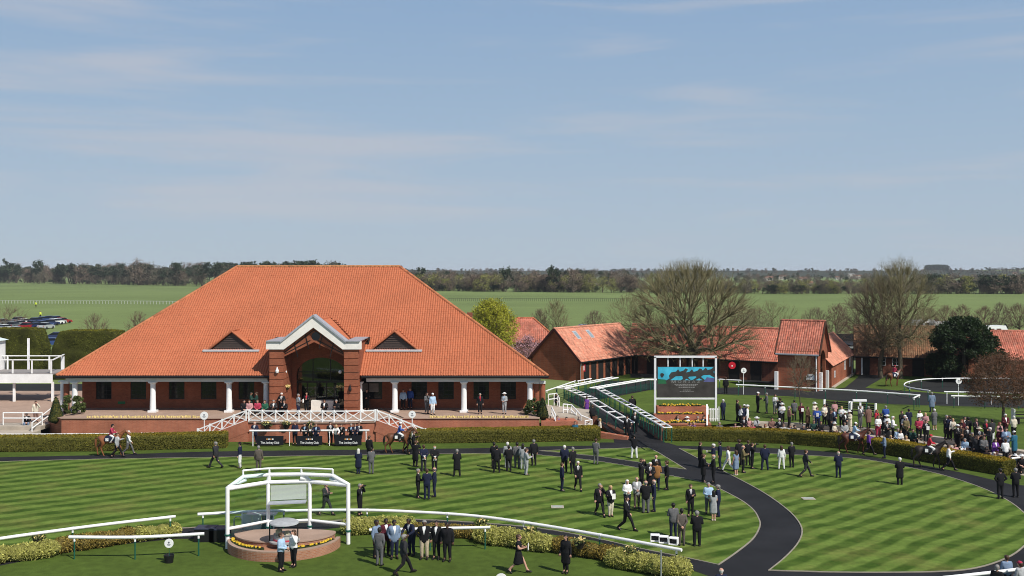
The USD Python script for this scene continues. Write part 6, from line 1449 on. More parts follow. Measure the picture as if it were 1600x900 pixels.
def horse_mesh(phase=0):
    """a walking thoroughbred facing +x: one continuous body"""
    b = []
    H = lambda *pr, n=12: b.append(hull(*pr, n=n))
    H((V(.46, 0, 1.24), .27), (V(.05, 0, 1.17), .295)); H((V(.05, 0, 1.17), .295), (V(-.40, 0, 1.24), .255)); H((V(-.40, 0, 1.26), .25), (V(-.66, 0, 1.30), .235))
    H((V(.40, 0, 1.48), .10), (V(.10, 0, 1.40), .13), (V(.46, 0, 1.24), .25)); H((V(.64, 0, 1.17), .19), (V(.46, 0, 1.24), .27)); H((V(-.60, 0, 1.42), .12), (V(-.2, 0, 1.38), .13))
    H((V(.58, 0, 1.36), .20), (V(.88, 0, 1.66), .125)); H((V(.88, 0, 1.66), .125), (V(1.09, 0, 1.86), .085)); H((V(.5, 0, 1.5), .1), (V(.86, 0, 1.72), .08))
    H((V(1.10, 0, 1.86), .088), (V(1.20, 0, 1.74), .095), (V(1.14, 0, 1.72), .08)); H((V(1.20, 0, 1.76), .085), (V(1.42, 0, 1.53), .056)); H((V(1.18, 0, 1.70), .07), (V(1.40, 0, 1.50), .048)); H((V(1.42, 0, 1.53), .056), (V(1.46, 0, 1.47), .046))
    for s in (1, -1):
        H((V(1.06, s * .055, 1.93), .026), (V(1.09, s * .062, 2.05), .008), n=6)
    sw = (.24, -.20) if phase == 0 else (-.16, .22)
    for s, k in ((1, sw[0]), (-1, sw[1])):
        y = s * .13; kn = V(.56 + k * .75, y, .56); ft = V(.55 + k * 1.15 - (.12 if k > 0 else .04), y, .17 + (.05 if k < 0 else 0)); hf = ft + V(.05, 0, -.10)
        H((V(.52, s * .15, 1.12), .12), (V(.53 + k * .25, y, .90), .085)); H((V(.53 + k * .25, y, .90), .085), (kn, .052)); H((kn, .054), (ft, .036)); H((ft, .040), (hf, .046)); H((hf, .05), (V(hf[0] + .02, y, max(.045, hf[2] - .03)), .055))
    sh_ = (-.20, .24) if phase == 0 else (.22, -.16)
    for s, k in ((1, sh_[0]), (-1, sh_[1])):
        y = s * .135; st = V(-.50 + k * .35, s * .15, .98); hk = V(-.80 + k * .80, y, .58); ft = V(-.72 + k * 1.15, y, .17 + (.05 if k < -.1 else 0)); hf = ft + V(.05, 0, -.10)
        H((V(-.58, s * .12, 1.24), .19), (st, .15)); H((st, .15), (hk + V(.02, 0, .08), .066)); H((hk, .062), (hk + V(-.03, 0, .05), .045), (ft, .040)); H((ft, .043), (hf, .048)); H((hf, .05), (V(hf[0] + .02, y, max(.045, hf[2] - .03)), .056))
    return soft(union(b), .075, 8)
_HM = {}
def horse(label, pos, rot, coat, phase, dark_points=True, number=None, rugc="n", white_feet=(), tack=True):
    if phase not in _HM:
        _HM[phase] = horse_mesh(phase)
    t = thing("horse", label, "horse", pos, rot); HM_ = M("coat_" + coat[0], coat[1], .45, .2, 3.0, spec=.4); dk = M("horse_hair_" + coat[0], coat[2], .6, .2, 6.0)
    define("body", *_HM[phase], HM_, t, True)
    m = MB(); rng = np.random.default_rng(5)
    for q in np.linspace(0, 1, 18):
        p = V(.50, 0, 1.60) * (1 - q) + V(1.06, 0, 1.95) * q
        m.tube([p, p + V(-.02, -.07, -.10), p + V(-.04, -.10, -.26)], [.03, .028, .008], 5)
    m.build("mane", dk, t, True)
    m = MB(); m.tube([V(-.86, 0, 1.38), V(-1.0, 0, 1.25), V(-1.04, .01, .95), V(-1.02, .02, .62)], [.045, .075, .085, .02], 8); m.build("tail", dk, t, True)
    if tack:
        c = union([hull((V(.28, 0, 1.20), .318), (V(-.18, 0, 1.205), .312), n=20)]) - m3.Manifold.cube([3, 3, 1.0]).translate([-1.5, -1.5, .12])
        define("saddle_cloth", *raw(c), cloth(rugc), t, 50)
        define("saddle", *raw(union([hull((V(.22, 0, 1.50), .08), (V(-.08, 0, 1.50), .10), (V(.05, .13, 1.42), .06), (V(.05, -.13, 1.42), .06))])), LEATHER, t, 50)
        for s in (1, -1):
            bd = MB().box((-.12, s * .317, 1.26), (.20, .012, .22)).build("number_cloth", WHITE, t)
            if number:
                tm = meshkit.text_mesh(number, .14, .004, bold=True); v = np.array(tm.vertices); v[:, 0] -= v[:, 0].mean()
                MB().add(np.column_stack([-.12 - s * v[:, 0], np.full(len(v), s * .326) + s * v[:, 2], 1.19 + v[:, 1]]), tm.faces).build("lettering", cloth("k"), bd)
        m = MB()
        for s in (1, -1):
            m.tube([V(1.10, s * .09, 1.92), V(1.24, s * .092, 1.66), V(1.40, s * .06, 1.50)], .012, 5); m.tube([V(1.40, s * .06, 1.50), V(.95, s * .17, 1.58), V(.42, s * .06, 1.64)], .008, 5)
        m.tube([V(1.33, .075, 1.58), V(1.36, 0, 1.66), V(1.33, -.075, 1.58)], .014, 5); m.build("bridle", LEATHER, t)
    return t
# ---------------------------------------------------------------- people and horses
def ball(p, r, n=8):
    return m3.Manifold.sphere(r, n).translate([float(k) for k in p])
def hull(*pr, n=8):
    return m3.Manifold.batch_hull([ball(p, r, n) for p, r in pr])
def union(ms):
    return m3.Manifold.batch_boolean(ms, m3.OpType.Add)
def soft(man, edge, it=6):
    man = man.refine_to_length(edge); k = man.to_mesh(); m = trimesh.Trimesh(k.vert_properties[:, :3], k.tri_verts, process=True)
    if it:
        trimesh.smoothing.filter_taubin(m, lamb=.5, nu=-.53, iterations=it)
    return np.array(m.vertices), np.array(m.faces)
def raw(man, tol=.0035):
    if tol:
        man = man.simplify(tol)
    k = man.to_mesh(); return np.array(k.vert_properties[:, :3]), np.array(k.tri_verts)
def V(*a):
    return np.array(a, float)

def skeleton(legs, arms, fem=False):
    """joints of a 1.75 m figure that faces -y; returns a dict"""
    J = {}; o = V(0, 0, 0); lean = 0.0
    for s, k in ((1, "L"), (-1, "R")):
        hip, knee, ank, toe = V(s * .095, 0, .92), V(s * .105, -.025, .49), V(s * .11, .03, .085), V(s * .135, -.15, .035)
        if legs == "wide":
            knee, ank, toe = V(s * .15, -.02, .49), V(s * .19, .03, .085), V(s * .22, -.14, .035)
        if legs == "close":
            knee, ank, toe = V(s * .075, -.02, .49), V(s * .07, .03, .085), V(s * .085, -.15, .035)
        if legs == "walk":
            f = 1 if s > 0 else -1
            knee, ank, toe = (V(s * .10, -.22, .53), V(s * .10, -.36, .12), V(s * .11, -.53, .07)) if f > 0 else (V(s * .10, .06, .50), V(s * .10, .40, .17), V(s * .11, .27, .035))
        if legs == "sit":
            o = V(0, .42, -.52); hip, knee, ank, toe = V(s * .1, .42, .40), V(s * .14, -.02, .46), V(s * .12, .03, .085), V(s * .14, -.14, .035)
        if legs == "ride":
            o = V(0, 0, -.92); hip, knee, ank, toe = V(s * .10, 0, .0), V(s * .30, -.34, -.16), V(s * .33, -.06, -.52), V(s * .35, -.22, -.56)
        J["hip" + k], J["knee" + k], J["ank" + k], J["toe" + k] = hip, knee, ank, toe
    lean = {"rail": .30, "ride": .18, "sit": .10}.get(legs if legs in ("ride", "sit") else arms, 0.0)
    def up(p):
        p = np.array(p, float); h = p[2] - .95
        if h > 0 and lean:
            p = V(p[0], p[1] - h * math.sin(lean), .95 + h * math.cos(lean))
        return p + o
    w = .155 if fem else .178
    J["pelvis"] = [up((s * .085, .0, .95)) for s in (1, -1)]; J["waist"] = [up((s * (.055 if fem else .07), .0, 1.12)) for s in (1, -1)]
    J["chest"] = [up((s * .105, -.015, 1.29)) for s in (1, -1)]; J["shoulder"] = [up((s * w, .0, 1.42)) for s in (1, -1)]
    J["neck0"], J["neck1"], J["head"] = up((0, .01, 1.42)), up((0, -.015, 1.55)), up((0, -.012, 1.65))
    A = {"side": ((.245, .02, 1.15), (.255, -.06, .91)), "behind": ((.25, .10, 1.17), (.07, .19, .98)), "front": ((.245, -.02, 1.15), (.06, -.24, 1.08)), "card": ((.25, -.06, 1.16), (.07, -.30, 1.20)),
         "cross": ((.25, -.06, 1.17), (-.06, -.20, 1.20)), "face": ((.27, -.12, 1.24), (.07, -.17, 1.56)), "bino": ((.29, -.16, 1.30), (.07, -.20, 1.60)), "rail": ((.27, -.16, 1.20), (.20, -.40, 1.08)),
         "akimbo": ((.34, .06, 1.18), (.17, -.04, 1.02)), "pocket": ((.26, .05, 1.16), (.20, -.04, .95)), "swing": ((.25, .10, 1.16), (.25, .05, .92)), "swingf": ((.24, -.06, 1.17), (.22, -.26, .99)),
         "lap": ((.24, -.04, 1.17), (.09, -.28, 1.02)), "rein": ((.26, -.14, 1.18), (.09, -.38, 1.12)), "lead": ((.26, -.12, 1.22), (.30, -.34, 1.28)), "hold": ((.30, -.10, 1.17), (.36, -.32, 1.10))}
    two = {"side": ("side", "side"), "face": ("face", "side"), "swing": ("swing", "swingf"), "point": ("hold", "side"), "lead": ("lead", "side"), "cardone": ("card", "side"), "pocketone": ("pocket", "side"), "cross": ("cross", "front")}.get(arms, (arms, arms))
    for s, k, nm in ((1, "L", two[0]), (-1, "R", two[1])):
        e, wr = A[nm]; J["sh" + k] = up((s * w, 0, 1.42)); J["el" + k] = up((s * e[0] * (.92 if fem else 1), e[1], e[2])); J["wr" + k] = up((s * wr[0], wr[1], wr[2]))
        d = J["wr" + k] - J["el" + k]; J["hd" + k] = d / np.linalg.norm(d)
        J["curl" + k] = nm
    J["up"] = up; J["o"] = o
    return J

def hand(J, k, s, fine=True):
    """palm, four fingers of unequal length bent at the knuckles, and a thumb leaving the side of the palm"""
    w, d = J["wr" + k], J["hd" + k]; side = np.cross(d, V(0, 1, 0.2)) ; side = side / np.linalg.norm(side); n = np.cross(side, d)
    if J["curl" + k] in ("behind",):
        n = -n
    ms = [hull((w, .026), (w + d * .05 + side * .022, .018), (w + d * .05 - side * .022, .018), (w + d * .095 + side * .030, .014), (w + d * .095 - side * .030, .014), n=8)]
    if not fine:   # far off: each finger and the thumb a single bent taper
        for q, ln in zip((-.030, -.010, .010, .030), (.070, .082, .076, .058)):
            a = w + d * .092 + side * q; ms.append(hull((a, .010), (a + d * ln * .8 + n * ln * .4, .008), n=4))
        a = w + d * .03 - side * s * .026; return ms + [hull((a, .014), (a - side * s * .035 + d * .06 + n * .02, .010), n=4)]
    for q, ln in zip((-.030, -.010, .010, .030), (.070, .082, .076, .058)):
        a = w + d * .092 + side * q; b = a + d * ln * .55 + n * ln * .22; c = b + d * ln * .28 + n * ln * .42
        ms += [hull((a, .0105), (b, .0095), n=5), hull((b, .0095), (c, .008), n=5)]
    a = w + d * .03 - side * s * .026; b = a - side * s * .035 + d * .03 + n * .012; c = b + d * .032 + n * .014
    return ms + [hull((a, .014), (b, .012), n=5), hull((b, .012), (c, .010), n=5)]

def arm_bones(J, r, grow_=0.0, to=1.0):
    ms = []
    for k in "LR":
        s, e, w = J["sh" + k], J["el" + k], J["wr" + k]; w2 = e + (w - e) * to
        ms += [hull((s, .062 + grow_), (e, .044 + grow_)), hull((e, .044 + grow_), (w2, .030 + grow_ * 1.3))]
    return ms
def torso_bones(J, g=0.0, fem=False):
    b = .10
    c = [(p, .108 + g) for p in J["pelvis"]]; wst = [(p, (.088 if fem else .104) + g) for p in J["waist"]]; ch = [(p, .112 + g) for p in J["chest"]]; sh = [(p, .060 + g) for p in J["shoulder"]]
    return [hull(*c, *wst), hull(*wst, *ch), hull(*ch, *sh), hull(*sh, (J["neck0"], .07 + g))]
def leg_bones(J, g=0.0, to="ank"):
    ms = []
    for k in "LR":
        ms += [hull((J["hip" + k], .098 + g), (J["knee" + k], .062 + g)), hull((J["knee" + k], .060 + g), (J["ank" + k], .044 + g))]
        ms.append(hull((J["hip" + k], .10 + g), (J["pelvis"][0 if k == "L" else 1], .108 + g)))
    ms.append(hull((J["hipL"], .09 + g), (J["hipR"], .09 + g), *[(p, .10 + g) for p in J["pelvis"]]))
    return ms
def head_bones(J):
    h = J["head"]
    ms = [hull((h + V(0, .025, .015), .092), (h + V(0, -.03, .03), .078), (h + V(0, -.045, -.055), .052), n=12), hull((h + V(0, -.05, -.06), .048), (h + V(0, -.068, -.088), .026), n=10),
          hull((h + V(0, -.098, .005), .012), (h + V(0, -.120, -.026), .016), n=6), hull((J["neck0"], .062), (h + V(0, .0, -.06), .052))]
    for s in (1, -1):
        ms.append(hull((h + V(s * .090, .010, .010), .016), (h + V(s * .092, .006, -.028), .011), n=6))
        ms.append(hull((h + V(s * .018, -.095, .022), .012), (h + V(s * .055, -.080, .022), .012), n=6))
    ms.append(hull((h + V(.02, -.096, -.055), .011), (h + V(-.02, -.096, -.055), .011), n=6))
    return ms

_T = {}
def template(legs, arms, outfit, hair, hat, fine=True):
    fem = outfit in ("dress", "skirtsuit", "wtrousers", "wcoat", "wtop"); key = (legs, arms, outfit, hair, hat, fine)
    if key in _T:
        return _T[key]
    bk = ("b", legs, arms, fem, fine)
    if bk not in _T:
        J = skeleton(legs, arms, fem)
        hands = hand(J, "L", 1, fine) + hand(J, "R", -1, fine)
        feet = [hull((J["ank" + k], .046), (J["ank" + k] + V(0, .03, -.04), .04), (J["toe" + k], .034)) for k in "LR"]
        base = union(torso_bones(J, 0, fem) + leg_bones(J) + arm_bones(J, 0) + feet)
        v, f = soft(base.simplify(.004), .11, 3)
        try:
            mb = m3.Manifold(m3.Mesh(v.astype(np.float32), f.astype(np.uint32)))
            body = raw(union([mb] + head_bones(J) + hands), .0022 if fine else .004)
        except Exception:
            body = raw(union([base] + head_bones(J) + hands), .0022 if fine else .004)
        _T[bk] = (J, body)
    J, body = _T[bk]; P = {"body": body}; h = J["head"]; o = J["o"]; up = J["up"]
    ck = ("c", legs, arms, outfit)
    if ck not in _T:
        C = {}
        riding = legs == "ride"
        def skirt(z, r, g=.0):
            kn = [J["kneeL"], J["kneeR"]]
            if legs == "sit":
                return [hull(*[(p, .125) for p in J["pelvis"]], *[(k + V(0, 0, .0), .085) for k in kn])]
            return [hull(*[(p, .118 + g) for p in J["pelvis"]], (V(.11, .0, z), r), (V(-.11, .0, z), r), *([(V(.1, -.13, z), r), (V(-.1, .1, z), r)] if legs == "walk" else []))]
        if outfit in ("suit", "coat", "blazer", "skirtsuit", "wcoat"):
            hem = [hull(*[(p, .128) for p in J["pelvis"]], *[(p + V(0, 0, -.13), .112) for p in J["pelvis"]])] if not riding and legs != "sit" else []
            if outfit in ("coat", "wcoat"):
                hem = skirt(.52, .12, .015)
            jk = union(torso_bones(J, .022, fem) + arm_bones(J, 0, .018, .96) + hem)
            wedge = m3.Manifold.hull_points(np.array([up(p) for p in ((-.085, -.04, 1.52), (.085, -.04, 1.52), (-.085, -.3, 1.55), (.085, -.3, 1.55), (0, -.04, 1.10), (0, -.4, 1.08))]))
            sh = union(torso_bones(J, .009, fem)[1:] + [hull((J["neck0"], .072), (J["neck0"] + (J["neck1"] - J["neck0"]) * .45, .066))])
            C["jacket"] = raw(jk - wedge)
            C["shirt"] = raw(sh)
            if outfit in ("suit", "coat"):
                tp = [up((0, -.088, 1.455)), up((0, -.132, 1.36)), up((0, -.142, 1.13))]
                C["tie"] = raw(union([hull((tp[0], .018), (tp[1], .014), n=6), hull((tp[1], .014), (tp[2], .024), n=6)]))
        elif outfit in ("shirt", "wtrousers", "jockey", "sweater"):
            top = union(torso_bones(J, .018, fem) + arm_bones(J, 0, .016, .97 if outfit != "wtrousers" else .97))
            C["jacket" if outfit == "sweater" else ("silks" if outfit == "jockey" else "shirt")] = raw(top)
        elif outfit in ("dress", "wtop"):
            sl = union(torso_bones(J, .014, True) + (skirt(.50, .105) if outfit == "dress" else []) + ([] if outfit == "dress" else arm_bones(J, 0, .014, .55)))
            C["dress" if outfit == "dress" else "top"] = raw(sl)
        if outfit == "skirtsuit":
            C["skirt"] = raw(union(skirt(.48, .10)))
        if outfit not in ("dress", "skirtsuit"):
            C["trousers" if outfit != "jockey" else "breeches"] = raw(union(leg_bones(J, .016)))
        for k in "LR":
            C["shoe" + k] = raw(union([hull((J["ank" + k] + V(0, 0, .01 if outfit != "jockey" else .0), .053 if outfit != "dress" else .045), (J["ank" + k] + V(0, .035, -.042), .043), (J["toe" + k], .041))] + ([hull((J["knee" + k] * .75 + J["ank" + k] * .25, .072), (J["ank" + k], .060))] if outfit == "jockey" else [])))
        _T[ck] = C
    P.update(_T[ck])
    hk = ("h", legs, arms in ("rail",), fem, hair, hat)
    if hk not in _T:
        C = {}
        face = m3.Manifold.hull_points(np.array([h + V(x, y, z) for x in (-.12, .12) for y, z in ((-.3, .055), (-.3, -.3), (-.01, -.3), (-.045, .045))]))
        if hair in ("short", "long", "bald"):
            cap = hull((h + V(0, .028, .022), .104), (h + V(0, -.022, .040), .088), (h + V(0, .045, -.05), .070), n=12)
            if hair == "bald":
                cap = cap - m3.Manifold.hull_points(np.array([h + V(x, y, z) for x in (-.2, .2) for y in (-.3, .3) for z in (.035, .3)]))
            cap = cap - face
            if hair == "long":
                cap = union([cap, hull((h + V(0, .05, 0), .10), (h + V(.05, .075, -.20), .055), (h + V(-.05, .075, -.20), .055), n=10) - face])
            C["hair"] = raw(cap)
        if hat == "brim":
            C["hat"] = raw(union([m3.Manifold.cylinder(.012, .21, .20, 20).translate([float(k) for k in h + V(0, 0, .055)]), m3.Manifold.cylinder(.10, .112, .095, 16).translate([float(k) for k in h + V(0, .01, .06)])]))
        elif hat == "cap":
            C["cap"] = raw(union([hull((h + V(0, .015, .045), .105), (h + V(0, -.03, .06), .085), n=12) - m3.Manifold.hull_points(np.array([h + V(x, y, z) for x in (-.2, .2) for y in (-.3, .3) for z in (-.3, .03)])), hull((h + V(.05, -.10, .045), .012), (h + V(-.05, -.10, .045), .012), (h + V(0, -.165, .035), .012), n=6)]))
        _T[hk] = C
    P.update(_T[hk]); P["_J"] = J
    if "eyes" not in P:
        P["eye"] = raw(ball(h + V(.034, -.094, .006), .012, 6)); P["eye2"] = raw(ball(h + V(-.034, -.094, .006), .012, 6))
    _T[key] = P
    return P

PAL = dict(k=(.012, .012, .014), n=(.014, .018, .042), c=(.032, .032, .036), g=(.115, .115, .12), l=(.33, .34, .35), w=(.74, .74, .73), e=(.60, .54, .43), b=(.085, .05, .03), t=(.27, .125, .045), o=(.14, .115, .055), r=(.45, .03, .05), p=(.48, .26, .26), u=(.035, .08, .30),
           y=(.36, .50, .66), m=(.075, .014, .022), v=(.13, .04, .24), a=(.02, .10, .16), q=(.02, .055, .045), h=(.46, .38, .27), f=(.17, .23, .33), d=(.10, .085, .072), x=(.18, .10, .08), z=(.025, .11, .065), i=(.38, .04, .08))
def cloth(c):
    return M("cloth_" + {"k": "black", "n": "navy", "c": "charcoal", "g": "grey", "l": "light_grey", "w": "white", "e": "cream", "b": "brown", "t": "tan", "o": "olive", "r": "red", "p": "pink", "u": "blue", "y": "sky_blue", "m": "maroon", "v": "purple", "a": "teal", "q": "bottle_green", "h": "khaki", "f": "grey_blue", "d": "taupe", "x": "plum_brown", "z": "green", "i": "crimson"}[c], PAL[c], .85, .22, 7.0, spec=.15, bump=.5, bscale=16.0)
SKIN = {"s": M("skin_pale", (.52, .29, .21), .55, .12, 9.0), "t": M("skin_tan", (.38, .20, .13), .55, .12, 9.0), "d": M("skin_dark", (.10, .050, .030), .55, .15, 9.0)}
HAIR = {"k": M("hair_black", (.014, .011, .010), .5, .3, 20.0), "b": M("hair_brown", (.06, .032, .018), .5, .3, 20.0), "n": M("hair_blond", (.42, .29, .13), .5, .25, 20.0), "w": M("hair_white", (.62, .60, .57), .6, .15, 20.0), "g": M("hair_grey", (.22, .21, .20), .6, .25, 20.0), "r": M("hair_red", (.22, .06, .022), .5, .25, 20.0)}
LEATHER = M("shoe_leather", (.014, .012, .011), .4, .2); PALE_SHOE = M("pale_shoe", (.52, .42, .36), .5, .2)
EYE = M("eye_dark", (.02, .018, .016), .3, .1)

def person(label, pos, face, legs, arms, outfit, top, shirt, bottom, hair="k", hstyle="short", hat="", hatc="w", skin="s", h=1.75, group=None, near=False, tie="k", sub=None):
    P = template(legs, arms, outfit, hstyle, hat, near); rb = random.Random(len(label) * 77 + int(abs(pos[0]) * 100)); build = (rb.uniform(.93, 1.14), rb.uniform(.93, 1.16)) if legs != 'ride' else (1, 1); t = thing("person", label, "person", pos, face, group, (h / 1.75 * build[0], h / 1.75 * build[1], h / 1.75))
    for k in ("body", "jacket", "shirt", "silks", "dress", "top", "skirt", "tie", "trousers", "breeches", "shoeL", "shoeR", "hair", "hat", "cap"):
        if k not in P:
            continue
        m = {"body": lambda: SKIN[skin], "jacket": lambda: cloth(top), "silks": lambda: cloth(top), "dress": lambda: cloth(top), "top": lambda: cloth(top), "skirt": lambda: cloth(bottom), "tie": lambda: cloth(tie), "trousers": lambda: cloth(bottom),
             "breeches": lambda: cloth("w"), "shirt": lambda: cloth(shirt if "jacket" in P else top), "shoeL": lambda: PALE_SHOE if outfit in ("dress", "skirtsuit") and top not in "kn" else LEATHER, "shoeR": lambda: PALE_SHOE if outfit in ("dress", "skirtsuit") and top not in "kn" else LEATHER, "hair": lambda: HAIR[hair], "hat": lambda: cloth(hatc), "cap": lambda: cloth(hatc)}[k]()
        define("shoe" if k.startswith("shoe") else k, *P[k], m, t, 45 if k in ("body",) else 60)
    if near:
        for k in ("eye", "eye2"):
            define("eye", *P[k], EYE, t, True)
    return t, P["_J"]
